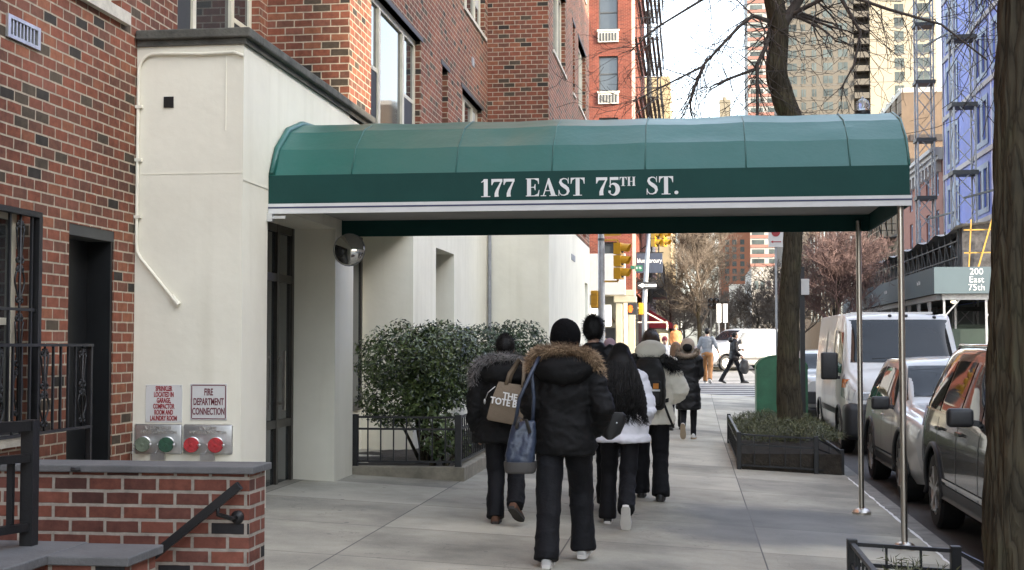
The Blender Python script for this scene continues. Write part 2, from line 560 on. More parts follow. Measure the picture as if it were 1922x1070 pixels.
M_SIDE = sidewalk_mat()
M_KERB = mat('kerb_stone', (0.20, 0.19, 0.17), 0.75, var=0.3, scale=6, bump=0.3, bscale=80)
M_ASPH = mat('asphalt', (0.055, 0.055, 0.056), 0.8, var=0.35, scale=1.2, bump=0.4, bscale=150)
M_PAINT = mat('road_paint', (0.36, 0.35, 0.33), 0.6, var=0.25, scale=5)
M_STONE = mat('weathered_ledge_stone', (0.085, 0.083, 0.07), 0.85, var=0.45, scale=5, bump=0.4, bscale=40)
M_SLATE = mat('bluestone_coping', (0.112, 0.112, 0.112), 0.7, var=0.22, scale=5, bump=0.2, bscale=50)
M_BLACK = mat('black_iron_paint', (0.007, 0.007, 0.008), 0.45, var=0.3, scale=12, bump=0.12, bscale=120)
M_DOOR = mat('black_door_paint', (0.008, 0.009, 0.010), 0.4, var=0.3, scale=3)
M_LINTEL = mat('grey_steel_lintel', (0.045, 0.047, 0.046), 0.6, var=0.2)
M_FRAME = mat('cream_window_frame', (0.58, 0.55, 0.44), 0.5, var=0.12, scale=6)
M_SILL = mat('pale_sill_stone', (0.50, 0.47, 0.40), 0.8, var=0.25, scale=7, bump=0.2)
M_GLASS = mat('window_glass', (0.035, 0.042, 0.046), 0.03, var=0.3, scale=0.5, spec=0.9)
M_GLASS_FAR = mat('far_window_glass', (0.10, 0.13, 0.15), 0.12, var=0.4, scale=0.3, spec=0.6)
M_CURTAIN = mat('pale_curtain', (0.42, 0.42, 0.40), 0.8, var=0.15, scale=1, stretch=(30, 30, 1))
M_SCREEN = mat('dark_window_screen', (0.028, 0.030, 0.031), 0.7, var=0.15)
M_ALU = mat('brushed_aluminium', (0.56, 0.56, 0.55), 0.38, metal=0.85, var=0.15, scale=10)
M_STEEL = mat('stainless_steel_pole', (0.56, 0.52, 0.46), 0.28, metal=1.0, var=0.15, scale=3, stretch=(20, 20, 1))
M_GALV = mat('galvanised_pole', (0.30, 0.31, 0.32), 0.5, metal=0.35, var=0.2, scale=8)
M_WPAINT = mat('white_sign_paint', (0.60, 0.60, 0.58), 0.45, var=0.06, scale=4)
M_REDTXT = mat('red_sign_ink', (0.30, 0.03, 0.035), 0.5, var=0.1)
M_MAROON = mat('maroon_sign_ink', (0.16, 0.035, 0.045), 0.5, var=0.1)
M_WTXT = mat('white_lettering', (0.74, 0.74, 0.72), 0.55, var=0.06)


def bark_mat():
    m, N, L, b = nodes('tree_bark')
    tc = N.new('ShaderNodeTexCoord')
    mp = N.new('ShaderNodeMapping'); mp.inputs['Scale'].default_value = (1, 1, 0.13)
    L.new(tc.outputs['Object'], mp.inputs['Vector'])
    nz = N.new('ShaderNodeTexNoise'); nz.inputs['Scale'].default_value = 6; nz.inputs['Detail'].default_value = 5
    L.new(mp.outputs[0], nz.inputs['Vector'])
    mxv = N.new('ShaderNodeMix'); mxv.data_type = 'VECTOR'; mxv.inputs[0].default_value = 0.16
    L.new(mp.outputs[0], mxv.inputs[4]); L.new(nz.outputs['Color'], mxv.inputs[5])
    vo = N.new('ShaderNodeTexVoronoi'); vo.feature = 'DISTANCE_TO_EDGE'; vo.inputs['Scale'].default_value = 24
    L.new(mxv.outputs[1], vo.inputs['Vector'])
    n2 = N.new('ShaderNodeTexNoise'); n2.inputs['Scale'].default_value = 3; n2.inputs['Detail'].default_value = 7
    L.new(tc.outputs['Object'], n2.inputs['Vector'])
    r = ramp(N, [(0.0, (0.026, 0.023, 0.017)), (0.06, (0.050, 0.043, 0.031)), (0.5, (0.076, 0.066, 0.047))])
    L.new(vo.outputs['Distance'], r.inputs[0])
    r2 = ramp(N, [(0.38, (0.75, 0.75, 0.72)), (0.56, (1.15, 1.12, 1.0)), (0.72, (1.0, 1.12, 0.85))])
    L.new(n2.outputs['Fac'], r2.inputs[0])
    ml = N.new('ShaderNodeMix'); ml.data_type = 'RGBA'; ml.blend_type = 'MULTIPLY'; ml.inputs[0].default_value = 1
    L.new(r.outputs[0], ml.inputs[6]); L.new(r2.outputs[0], ml.inputs[7]); L.new(ml.outputs[2], b.inputs['Base Color'])
    b.inputs['Roughness'].default_value = 0.92
    b.inputs['Specular IOR Level'].default_value = 0.2
    ad = N.new('ShaderNodeMath'); ad.operation = 'MULTIPLY_ADD'; ad.inputs[1].default_value = 0.25
    L.new(nz.outputs['Fac'], ad.inputs[0]); L.new(vo.outputs['Distance'], ad.inputs[2])
    bp = N.new('ShaderNodeBump'); bp.inputs['Strength'].default_value = 0.9; bp.inputs['Distance'].default_value = 0.03
    L.new(ad.outputs[0], bp.inputs['Height']); L.new(bp.outputs[0], b.inputs['Normal'])
    return m


M_BARK = bark_mat()
M_TWIG = mat('bare_twig', (0.055, 0.045, 0.038), 0.9, var=0.3)
M_YELLOW = mat('yellow_signal_paint', (0.46, 0.24, 0.012), 0.4, var=0.12, scale=5)
M_RUBBER = mat('tyre_rubber', (0.014, 0.014, 0.014), 0.8, var=0.2, scale=20)
M_PLASTIC = mat('black_trim_plastic', (0.016, 0.016, 0.017), 0.5, var=0.2, scale=20)
M_SKIN = mat('skin', (0.42, 0.25, 0.18), 0.5, var=0.1, scale=10)
M_SKIN2 = mat('skin_brown', (0.16, 0.085, 0.055), 0.5, var=0.1, scale=10)


# ------------------------------------------------------------------ ground
def gz(x):
    return -0.05 * (max(-4.5, min(2.1, x)) + 1)


def rise(y):
    if y < 26: return 0.0
    if y < 62: return 0.75 * (y - 26) / 36
    return 0.75 + min(0.30, (y - 62) * 0.006)


def road_z(y):
    return -0.255 + rise(y)


YS = [-60, -30, -10, 0, 10, 20, 26, 30, 34, 39, 43, 48, 54, 61, 62, 70, 80, 100, 121, 160, 250, 400, 900, 1500]
mb = MB()
XS = [-600, -60, 0, 2.1, 5, 6.7, 9, 11.2, 60, 600]
crown = lambda x: 0.06 * max(0, 1 - abs(x - 6.7) / 4.6)
vs = [(x, y, road_z(y) + crown(x)) for y in YS for x in XS]
w = len(XS)
mb.add(vs, [(j * w + i, j * w + i + 1, (j + 1) * w + i + 1, (j + 1) * w + i) for j in range(len(YS) - 1) for i in range(w - 1)])
struct(mb.build('road', M_ASPH, raw=True))


def walk(name, x0, x1, y0, y1, zf, m, d=0.5):
    mb = MB()
    ys = [y0] + [y for y in YS if y0 < y < y1] + [y1]
    xs = [x0] + [x for x in (-4.5, -3.0, -1.0, 0.5) if x0 < x < x1] + [x1]
    n, k = len(xs), len(ys)
    mb.add([(x, y, zf(x) + rise(y)) for y in ys for x in xs], [(j * n + i, j * n + i + 1, (j + 1) * n + i + 1, (j + 1) * n + i) for j in range(k - 1) for i in range(n - 1)])
    per = [(x, y0) for x in xs] + [(x1, y) for y in ys[1:]] + [(x, y1) for x in reversed(xs[:-1])] + [(x0, y) for y in reversed(ys[1:-1])]
    q = len(per)
    mb.add([(x, y, zf(x) + rise(y)) for x, y in per] + [(x, y, zf(x) + rise(y) - d) for x, y in per], [(i, q + i, q + (i + 1) % q, (i + 1) % q) for i in range(q)])
    return struct(mb.build(name, m, raw=True))


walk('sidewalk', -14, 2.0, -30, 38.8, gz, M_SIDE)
walk('kerb', 2.003, 2.17, -30, 39.0, lambda x: gz(2.0) - 0.002, M_KERB)
walk('sidewalk', -60, 2.0, 61.2, 500, gz, M_SIDE)
walk('kerb', 2.003, 2.17, 61.0, 500, lambda x: gz(2.0) - 0.002, M_KERB)
walk('sidewalk', 11.4, 16.5, -60, 38.8, lambda x: -0.13, M_SIDE)
walk('sidewalk', 11.4, 60, 61.2, 500, lambda x: -0.13, M_SIDE)
mb = MB()
y = 40.0
while y < 60.5:
    z = road_z(y) + 0.006
    mb.add([(-1.9, y, z), (2.9, y, z), (2.9, y + 0.45, road_z(y + 0.45) + 0.006), (-1.9, y + 0.45, road_z(y + 0.45) + 0.006)], [(0, 1, 2, 3)])
    y += 1.15
struct(mb.build('crosswalk', M_PAINT, raw=True))
mb = MB()
mb.add([(-5, 37.6, gz(-5) + rise(37.6) + .008), (2.0, 37.6, gz(2) + rise(37.6) + .008), (2.0, 37.8, gz(2) + rise(37.8) + .008), (-5, 37.8, gz(-5) + rise(37.8) + .008)], [(0, 1, 2, 3)])
struct(mb.build('crosswalk_line', M_PAINT, raw=True))
# pale caulk line along the kerb joint
mb = MB()
random.seed(3)
pts = []
yy = 10.9
while yy < 18.2:
    pts.append((1.99 + random.uniform(-.006, .006), yy, gz(1.99) + 0.004, 0.012 + random.uniform(-.006, .006)))
    yy += 0.12
for a, c in zip(pts[:-1], pts[1:]):
    mb.add([(a[0] - a[3], a[1], a[2]), (a[0] + a[3], a[1], a[2]), (c[0] + c[3], c[1], c[2]), (c[0] - c[3], c[1], c[2])], [(0, 1, 2, 3)])
struct(mb.build('pavement_joint_line', mat('pale_caulk', (.78, .77, .73), .6, var=.1), raw=True))

# ------------------------------------------------------------------ wall and window builders
def frame_of(axis, const, sgn):
    """axis 'x': plane x = const, along +y, facing sgn*x; axis 'y': plane y = const, along +x, facing sgn*y"""
    if axis == 'x':
        return (V((const, 0, 0)), V((0, 1, 0)), V((sgn, 0, 0)))
    return (V((0, const, 0)), V((1, 0, 0)), V((0, sgn, 0)))


def wall_sheet(mb, F, a0, a1, b0, b1, ops=(), depth=0.12, mi=0):
    O, u, n = F
    z = V((0, 0, 1))
    P = lambda a, b, d=0: O + u * a + z * b + n * d
    ok = u.cross(z).dot(n) > 0
    A = sorted({a0, a1} | {min(max(q, a0), a1) for o in ops for q in o[:2]})
    B = sorted({b0, b1} | {min(max(q, b0), b1) for o in ops for q in o[2:4]})
    fl = lambda f: f if ok else tuple(reversed(f))
    for i in range(len(A) - 1):
        for j in range(len(B) - 1):
            ca, cb = (A[i] + A[i + 1]) / 2, (B[j] + B[j + 1]) / 2
            if any(o[0] < ca < o[1] and o[2] < cb < o[3] for o in ops):
                continue
            mb.add([P(A[i], B[j]), P(A[i + 1], B[j]), P(A[i + 1], B[j + 1]), P(A[i], B[j + 1])], [fl((0, 1, 2, 3))], mi)
    for o in ops:
        x0, x1, y0, y1 = max(o[0], a0), min(o[1], a1), max(o[2], b0), min(o[3], b1)
        d = -(o[4] if len(o) > 4 else depth)
        for (p, q) in (((x0, y0), (x1, y0)), ((x1, y0), (x1, y1)), ((x1, y1), (x0, y1)), ((x0, y1), (x0, y0))):
            mb.add([P(*p), P(*q), P(*q, d), P(*p, d)], [tuple(reversed(fl((0, 1, 2, 3))))], mi)
    return mb


def window(parent, F, a0, a1, b0, b1, inset=0.09, cols=(), rows=(), fw=0.06, mat_f=None, glass=None, screen=(), blind=(), simple=False):
    """frame and glazing in an opening; cols / rows are fractions of mullions; screen / blind list the lights that carry one"""
    mf = mat_f or M_FRAME
    mb = MB()
    d0, d1 = -inset - 0.05, -inset
    mb.fbox(F, a0, a0 + fw, b0, b1, d0, d1); mb.fbox(F, a1 - fw, a1, b0, b1, d0, d1)
    mb.fbox(F, a0 + fw, a1 - fw, b0, b0 + fw, d0, d1); mb.fbox(F, a0 + fw, a1 - fw, b1 - fw, b1, d0, d1)
    xs = [a0 + fw] + [a0 + (a1 - a0) * c for c in cols] + [a1 - fw]
    for c in cols:
        x = a0 + (a1 - a0) * c
        mb.fbox(F, x - fw * .6, x + fw * .6, b0 + fw, b1 - fw, d0, d1 + 0.01)
    for r_ in rows:
        lights = range(len(xs) - 1) if not isinstance(r_, tuple) else r_[1]
        rr = r_ if not isinstance(r_, tuple) else r_[0]
        z = b0 + (b1 - b0) * rr
        for i in lights:
            mb.fbox(F, xs[i] + (fw * .6 if i else 0), xs[i + 1] - (fw * .6 if i < len(xs) - 2 else 0), z - .025, z + .025, d0 + .01, d1 - 0.008)
    o = mb.build('window', mf, parent)
    g = MB()
    g.fbox(F, a0 + fw * .5, a1 - fw * .5, b0 + fw * .5, b1 - fw * .5, d0 + .018, d0 + .026)
    g.build('pane', glass or M_GLASS, o)
    for i in screen:
        s = MB()
        s.fbox(F, xs[i] + fw * .6, xs[i + 1] - fw * .6, b0 + fw, b0 + (b1 - b0) * .47, d0 + .03, d0 + .036)
        s.build('screen', M_SCREEN, o)
    for i, fr in blind:
        s = MB()
        s.fbox(F, xs[i] + fw * .6, xs[i + 1] - fw * .6, b0 + (b1 - b0) * fr, b1 - fw, d0 + .03, d0 + .034)
        s.build('blind', M_CURTAIN, o)
    return o


def bxp(name, m, parent, *a, bev=0):
    mb = MB()
    (mb.bbox(*a, bev=bev) if bev else mb.box(*a))
    return mb.build(name, m, parent)


# ------------------------------------------------------------------ the apartment house on the left
XF, XB, X2 = -3.7, -4.636, -2.57
TOP = 17.0
house = thing('apartment_building', 'red brick apartment house with cream painted ground floor behind the green canopy', 'building', (XB, 18, 0))
FB, FF, F2 = frame_of('x', XB, 1), frame_of('x', XF, 1), frame_of('x', X2, 1)
# brick front nearest the camera and its recessed continuation
mb = MB()
opsB = [(7.2, 9.106, .945, 2.496), (9.727, 10.54, -.3, 2.475, .30), (8.4, 10.62, 4.30, 5.85), (11.85, 14.23, 4.24, 5.85), (8.4, 10.62, 7.25, 8.8), (11.85, 14.23, 7.25, 8.8)]
wall_sheet(mb, FB, -4, 10.95, -.4, TOP, [o for o in opsB if o[0] < 10.9])
wall_sheet(mb, FB, 10.95, 14.5, 4.0, TOP, [o for o in opsB if o[0] > 10.9])
mb.build('brick_wall', M_BRICK, house)
# bay one: face to the camera, street face, then bay two
mb = MB()
wall_sheet(mb, frame_of('y', 14.5, -1), XB, XF, 4.1, TOP)
ops1 = [(15.52, 18.48, 4.16, 5.78), (20.12, 20.62, 4.16, 5.78), (21.95, 24.1, 4.16, 5.78), (22.1, 24.45, 7.17, 8.75), (15.52, 18.48, 7.17, 8.75), (20.12, 20.62, 7.17, 8.75)]
wall_sheet(mb, FF, 14.5, 24.76, 4.05, TOP, ops1)
mb.build('brick_wall', M_BRICK, house)
mb = MB()
wall_sheet(mb, frame_of('y', 24.76, -1), XF, X2, 4.1, TOP)
ops2 = [(25.6, 28.2, 7.17, 8.75), (30.0, 30.55, 7.17, 8.75), (31.5, 33.75, 7.17, 8.75), (25.6, 28.2, 10.14, 11.7), (31.5, 33.75, 10.14, 11.7), (25.6, 28.2, 4.2, 5.78), (31.5, 33.75, 4.2, 5.78)]
wall_sheet(mb, F2, 24.76, 34.9, 4.05, TOP, ops2)
mb.build('brick_wall', M_BRICK, house)
mb = MB(); wall_sheet(mb, frame_of('y', 34.9, 1), -16, X2, -.2, TOP); mb.build('end_wall', M_BRICK, house)
mb = MB(); wall_sheet(mb, frame_of('y', -4, -1), -16, XB, -.2, TOP); mb.build('end_wall', M_BRICK, house)
bxp('roof', M_STONE, house, -16, X2, -4, 34.9, TOP, TOP + .3)
# cream base
mb = MB()
mb.box(XB + .002, XF, 10.95, 11.63, -.1, 4.08)                 # pillar left of the door
mb.box(-4.3, XF, 11.63, 13.95, 2.78, 4.08)                     # over the door recess
mb.box(-4.16, XF, 13.95, 14.72, -.1, 4.08)                     # pier right of the door
mb.box(-4.4, XF, 14.72, 18.0, 3.12, 4.08)                      # over the planted recess
mb.box(-4.75, -4.4, 14.5, 18.0, -.1, 3.4)                      # back of the recess
wall_sheet(mb, frame_of('y', 18.0, -1), -4.4, XF, -.1, 3.12)
wall_sheet(mb, FF, 18.0, 24.76, -.1, 4.08, [(19.65, 21.2, 1.0, 2.99, .42)])
wall_sheet(mb, frame_of('y', 24.76, -1), XF, X2, -.1, 4.098)
wall_sheet(mb, F2, 24.76, 34.902, -.1, 4.08, [(33.3, 34.2, .25, 3.1, .3)])
mb.build('painted_wall', M_WHITE, house)
# shallow painted strips and joints on the pillar
mb = MB()
mb.box(-3.86, -3.85, 10.945, 10.951, 3.35, 4.05)
mb.box(-4.6, XF, 10.9465, 10.951, 2.99, 2.998)
mb.box(XF - .002, XF + .006, 10.951, 11.63, 2.93, 2.945)
mb.build('paint_ridge', M_WHITE, house)
# ledge that caps the base
mb = MB()
mb.bbox(XB + .01, XF + .07, 10.88, 11.25, 4.125, 4.205, bev=.012)
mb.bbox(XF - .45, XF + .07, 11.25, 15.5, 4.125, 4.203, bev=.012)
mb.box(XB + .01, XF + .025, 10.925, 11.1, 4.075, 4.125)
mb.box(XF - .1, XF + .025, 11.1, 15.5, 4.075, 4.125)
mb.build('ledge', M_STONE, house)
bxp('flat_roof', M_STONE, house, XB, XF - .45, 11.25, 14.5, 4.08, 4.12)
# lintels and sills
for F_, (a0, a1, b0, b1) in [(FF, o[:4]) for o in ops1] + [(F2, o[:4]) for o in ops2] + [(FB, opsB[2][:4]), (FB, opsB[3][:4])]:
    mb = MB(); mb.fbox(F_, a0 - .12, a1 + .12, b1, b1 + .07, -.12, .012); mb.build('lintel', M_LINTEL, house)
bxp('door_lintel', M_LINTEL, house, XB - .28, XB - .005, 9.727, 10.54, 2.39, 2.475)
mb = MB()
mb.fbox(FB, 7.1, 10.70, 4.20, 4.30, -.14, .05)
mb.build('sill', M_SILL, house)
mb = MB(); mb.fbox(FB, 7.1, 9.16, .86, .945, -.14, .05); mb.build('sill', M_SILL, house)
for F, ops in ((FF, ops1), (F2, ops2)):
    for a0, a1, b0, b1 in [o[:4] for o in ops]:
        if b0 > 5:
            mb = MB(); mb.fbox(F, a0 - .06, a1 + .06, b0 - .06, b0, -.12, .03); mb.build('sill', M_SILL, house)
# windows
window(house, FB, 7.2, 9.106, .945, 2.496, .10, rows=(.5,), cols=(.45,))
window(house, FB, 8.4, 10.62, 4.30, 5.85, .09, cols=(.3, .7), rows=((.5, (0, 2)),), screen=(0, 2))
window(house, FB, 11.85, 14.23, 4.24, 5.85, .09, cols=(.27, .73), rows=((.45, (0, 2)),), screen=(0, 2), fw=.075)
window(house, FB, 8.4, 10.62, 7.25, 8.8, .09, cols=(.3, .7))
window(house, FB, 11.85, 14.23, 7.25, 8.8, .09, cols=(.27, .73))
for k in (0, 4):
    a0, a1, b0, b1 = ops1[k][:4]
    window(house, FF, a0, a1, b0, b1, .08, cols=(.25, .72), rows=((.46, (0, 2)),), screen=(0, 2), fw=.09)
for k in (1, 5):
    window(house, FF, *ops1[k][:4], .12, rows=(.5,), fw=.07)
for k in (2, 3):
    window(house, FF, *ops1[k][:4], .09, cols=(.3, .7), rows=((.46, (0, 2)),), blind=((0, .4), (2, .3)), fw=.08)
for o in ops2:
    if o[1] - o[0] > 1:
        window(house, F2, *o[:4], .09, cols=(.3, .7), blind=((0, .3),), fw=.08)
    else:
        window(house, F2, *o[:4], .12, rows=(.5,), fw=.07)
window(house, FF, 19.65, 21.2, 1.0, 2.99, .36, cols=(.5,), fw=.05, mat_f=M_LINTEL)
# side door in the brick, deep set
d = bxp('door', M_DOOR, house, XB - .26, XB - .21, 9.727, 10.54, -.3, 2.39)
bxp('door_frame', M_DOOR, d, XB - .21, XB - .012, 10.50, 10.538, -.3, 2.39)
bxp('door_frame', M_DOOR, d, XB - .21, XB - .16, 9.727, 9.79, -.3, 2.39)
mb = MB(); mb.lathe([(.012, 0), (.012, .03), (.028, .035), (.03, .06), (.018, .075)], (XB - .21, 9.86, 1.02), (1, 0, 0)); mb.build('door_knob', M_GALV, d, smooth=40)
# main entrance: bronze framed glazed doors at the back of the recess
M_BRONZE = mat('dark_bronze_frame', (0.055, 0.050, 0.042), 0.4, metal=.5, var=.2)
FE = frame_of('x', -4.15, 1)
ent = MB()
for a in (11.63, 12.2, 12.95, 13.35, 13.87):
    ent.fbox(FE, a, a + .07, 0, 2.78, -.06, .01)
for z in (.0, .72, 2.2, 2.70):
    ent.fbox(FE, 11.70, 13.87, z, z + .08, -.05, .005)
eo = ent.build('entrance_door', M_BRONZE, house)
g = MB(); g.fbox(FE, 11.65, 13.93, .02, 2.76, -.03, -.02); g.build('pane', M_GLASS, eo)
g = MB(); g.fbox(FE, 13.40, 13.43, .9, 1.5, .05, .08); g.fbox(FE, 13.40, 13.43, .95, .98, .005, .05); g.fbox(FE, 13.40, 13.43, 1.42, 1.45, .005, .05); g.build('door_handle', M_STEEL, eo)
# recess window with dark frame
FR = frame_of('x', -4.4, 1)
rw = MB()
rw.fbox(FR, 16.2, 16.28, .7, 3.0, -.02, .03); rw.fbox(FR, 17.82, 17.9, .7, 3.0, -.02, .03); rw.fbox(FR, 16.28, 17.82, 2.92, 3.0, -.02, .03); rw.fbox(FR, 16.28, 17.82, .7, .78, -.02, .03); rw.fbox(FR, 17.0, 17.07, .78, 2.92, -.02, .03)
ro = rw.build('window', M_BRONZE, house)
g = MB(); g.fbox(FR, 16.25, 17.85, .75, 2.95, .004, .012); g.build('pane', M_GLASS, ro)
# black square hole, wall vents
bxp('weep_hole', M_DOOR, house, -4.393, -4.308, 10.938, 10.955, 3.553, 3.645)
mb = MB()
mb.fbox(FB, 8.72, 9.19, 3.665, 3.69, 0, .02); mb.fbox(FB, 8.72, 9.19, 3.80, 3.825, 0, .02); mb.fbox(FB, 8.72, 8.76, 3.69, 3.80, 0, .02); mb.fbox(FB, 9.15, 9.19, 3.69, 3.80, 0, .02)
for i in range(7):
    a = 8.80 + i * .05
    mb.fbox(FB, a, a + .018, 3.69, 3.80, -.005, .012)
vo = mb.build('wall_vent', M_ALU, house)
mb = MB(); mb.fbox(FB, 8.75, 9.16, 3.685, 3.805, -.006, -.002 + .004); mb.build('vent_backing', M_DOOR, vo)
mb = MB(); mb.fbox(frame_of('x', XF, 1), 22.9, 23.12, 6.35, 6.5, 0, .015); mb.build('wall_vent', M_GALV, house)
mb = MB(); mb.fbox(F2, 29.5, 30.4, 3.42, 3.55, 0, .012); mb.build('wall_vent', M_GALV, house)
# drainpipe in the corner of bay two, white conduit on the pillar
mb = MB(); mb.tube([(XF + .05, 24.68, .1), (XF + .05, 24.68, 4.0)], .035, 8); mb.build('drainpipe', M_GALV, house, smooth=40)
mb = MB()
yc = 10.925
pts = [(-3.69, yc, 3.97), (-3.78, yc, 4.005), (-4.05, yc, 3.998), (-4.40, yc, 4.01)]
for i in range(7):
    t = PI / 2 * i / 6
    pts.append((-4.47 - .14 * math.sin(t), yc, 3.87 + .14 * math.cos(t)))
pts += [(-4.612, yc, 3.3), (-4.612, yc, 2.42), (-4.605, yc, 2.34), (-4.57, yc, 2.28), (-4.29, yc, 1.95)]
mb.tube(pts, .014, 8)
mb.tube([(-4.30, yc, 1.965), (-4.235, yc, 1.89)], .024, 8)
for z in (3.55, 2.62, 3.1):
    mb.box(-4.632, -4.575, yc - .016, yc + .02, z, z + .025)
mb.build('conduit', M_WHITE, house, smooth=40)

# ------------------------------------------------------------------ text
def text_mesh(s, size, O, u, w, m, name, parent, align='CENTER', sx=1.0, off=0.0, sp=1.0, ls=1.0, d=0.003):
    cu = bpy.data.curves.new('t', 'FONT')
    cu.body = s; cu.size = size; cu.align_x = align; cu.align_y = 'CENTER'; cu.extrude = d / 2; cu.offset = off
    cu.space_character = sp; cu.space_line = ls; cu.resolution_u = 3
    o = bpy.data.objects.new('t', cu)
    COL.objects.link(o)
    bpy.context.view_layer.update()
    me = bpy.data.meshes.new_from_object(o.evaluated_get(bpy.context.evaluated_depsgraph_get()))
    u, w = V(u).normalized(), V(w).normalized()
    n = u.cross(w)
    mb = MB()
    mb.add([V(O) + u * (q.co.x * sx) + w * q.co.y + n * (q.co.z + d / 2) for q in me.vertices], [tuple(p.vertices) for p in me.polygons])
    bpy.data.objects.remove(o); bpy.data.curves.remove(cu); bpy.data.meshes.remove(me)
    return mb.build(name, m, parent)


def serif_glyph(ch):
    def stroke(pts, ws):
        out = []
        k = len(pts)
        L_, R_ = [], []
        for i in range(k):
            p0, p1 = pts[max(i - 1, 0)], pts[min(i + 1, k - 1)]
            dx, dy = p1[0] - p0[0], p1[1] - p0[1]
            l = math.hypot(dx, dy) or 1
            nx, ny = -dy / l * ws[i] / 2, dx / l * ws[i] / 2
            L_.append((pts[i][0] + nx, pts[i][1] + ny)); R_.append((pts[i][0] - nx, pts[i][1] - ny))
        return [[L_[i], R_[i], R_[i + 1], L_[i + 1]] for i in range(k - 1)]

    def arc(cx, cy, rx, ry, a0, a1, w, n=14):
        pts = [(cx + rx * math.cos(R(a0 + (a1 - a0) * i / n)), cy + ry * math.sin(R(a0 + (a1 - a0) * i / n))) for i in range(n + 1)]
        return pts, [w(i / n) for i in range(n + 1)]
    t, s = .20, .045
    rect = lambda x0, x1, y0, y1: [(x0, y0), (x1, y0), (x1, y1), (x0, y1)]
    if ch == '1':
        return [rect(.13, .13 + t, s, 1), [(.0, .80), (.13, .86), (.13, 1), (.1, .93), (0, .84)], rect(0, .46, 0, s)], .46
    if ch == '7':
        return [rect(.05, .56, .84, 1), [(0, .66), (.04, .66), (.09, .78), (.14, .84), (.05, .84), (.05, 1), (0, 1)]] + \
            stroke([(.51, .86), (.40, .60), (.30, .36), (.26, .18), (.27, 0)], [.07, .10, .15, .19, .21]), .56
    if ch == '5':
        p, w = arc(.24, .32, .23, .31, 150, -160, lambda q: .05 + .17 * max(0, math.sin(PI * min(1, max(0, (q - .12) / .7)))), 20)
        return [rect(.07, .50, .84, 1), rect(.07, .115, .42, .86)] + stroke(p, w) + [rect(-.0, .12, .13, .25)], .5
    if ch == 'E':
        return [rect(.06, .06 + t, 0, 1), rect(0, .66, 1 - s, 1), rect(0, .66, 0, s), rect(.26, .46, .48, .48 + s), [(.46, .34), (.49, .34), (.49, .68), (.46, .68), (.41, .53), (.41, .48)],
                [(.66, 1 - s), (.42, 1 - s), (.6, .86), (.63, .68), (.66, .68)], [(.42, s), (.66, s), (.69, .35), (.66, .35), (.6, .14)]], .69
    if ch == 'A':
        return [[(.12, s), (.17, s), (.40, .82), (.40, 1), (.38, 1)], [(.38, 1), (.44, 1), (.76, s), (.53, s), (.35, .80)], rect(.22, .56, .28, .28 + s), rect(0, .28, 0, s), rect(.44, .84, 0, s)], .84
    if ch == 'S':
        pts = [(.50, .70), (.47, .86), (.38, .95), (.26, .965), (.13, .90), (.10, .76), (.18, .63), (.32, .52), (.45, .40), (.50, .25), (.44, .10), (.30, .035), (.16, .05), (.07, .15), (.03, .32)]
        ws = [.03, .04, .05, .06, .10, .14, .18, .20, .18, .14, .10, .06, .05, .04, .03]
        return stroke(pts, ws) + [rect(.485, .52, .68, 1), rect(.01, .045, 0, .33)], .56
    if ch == 'T':
        return [rect(.25, .25 + t, s, 1), rect(0, .70, 1 - s, 1), [(0, .66), (.03, .66), (.08, .86), (.22, 1 - s), (0, 1 - s)], [(.70, 1 - s), (.48, 1 - s), (.62, .86), (.67, .66), (.70, .66)], rect(.13, .57, 0, s)], .70
    if ch == 'H':
        return [rect(.07, .07 + t, 0, 1), rect(.55, .55 + t, 0, 1), rect(.27, .55, .48, .48 + s), rect(0, .34, 0, s), rect(.48, .82, 0, s), rect(0, .34, 1 - s, 1), rect(.48, .82, 1 - s, 1)], .82
    if ch == '.':
        return [[(.1 + .1 * math.cos(2 * PI * i / 12), .1 + .1 * math.sin(2 * PI * i / 12)) for i in range(12)]], .2
    return [], .46


def serif_text(mb, runs, O, u, w, d):
    """runs: (text, cap height, baseline shift, tracking)"""
    x = 0
    u, w, O = V(u), V(w), V(O)
    for s, h, dy, tr in runs:
        for ch in s:
            ps, wd = serif_glyph(ch)
            for i, p in enumerate(ps):
                mb.prism(p, O + u * x + w * dy + u.cross(w) * (0.0004 * i), u * h, w * h, d)
            x += (wd + tr) * h
    return x


# ------------------------------------------------------------------ the green canopy
CX1, CY0, CY1, CB = 1.81, 11.65, 14.22, 2.715
M_CANV = mat('skylit_green_canopy_canvas', (0.011, 0.122, 0.098), 0.38, var=0.2, scale=0.6, bump=0.12, bscale=18, spec=0.5, c2=(0.034, 0.118, 0.104))  # sky light painted in: lighter copy of the valance canvas
M_VAL = mat('shaded_green_valance_canvas', (0.0085, 0.050, 0.043), 0.6, var=0.15, scale=1.0, bump=0.06, bscale=25, spec=.2, c2=(0.010, 0.056, 0.048))  # same canvas as the vault, its shaded upright side painted darker
M_CANL = mat('canopy_lining', (0.34, 0.33, 0.31), 0.7, var=0.1, scale=2)
M_NAVY = mat('navy_stripe', (0.03, 0.035, 0.09), 0.5, var=.1)
canopy = thing('entrance_canopy', 'long green barrel vaulted entrance canopy reaching from the cream wall across the sidewalk', 'canopy', ((XF + CX1) / 2, (CY0 + CY1) / 2, CB))
VT = 3.055
ym = (CY0 + CY1) / 2
hw = (CY1 - CY0) / 2
prof = [(-hw, VT), (-hw * .88, VT + .25), (-hw * .64, VT + .46), (-hw * .28, VT + .595), (hw * .08, VT + .63), (hw * .42, VT + .56), (hw * .75, VT + .35), (hw, VT)]
nx = 16
mb = MB()
random.seed(5)
SEAMS = (-2.95, -2.02, -1.18, -.38, .47, 1.33)
nx, sub_ = 110, 5
fine = []
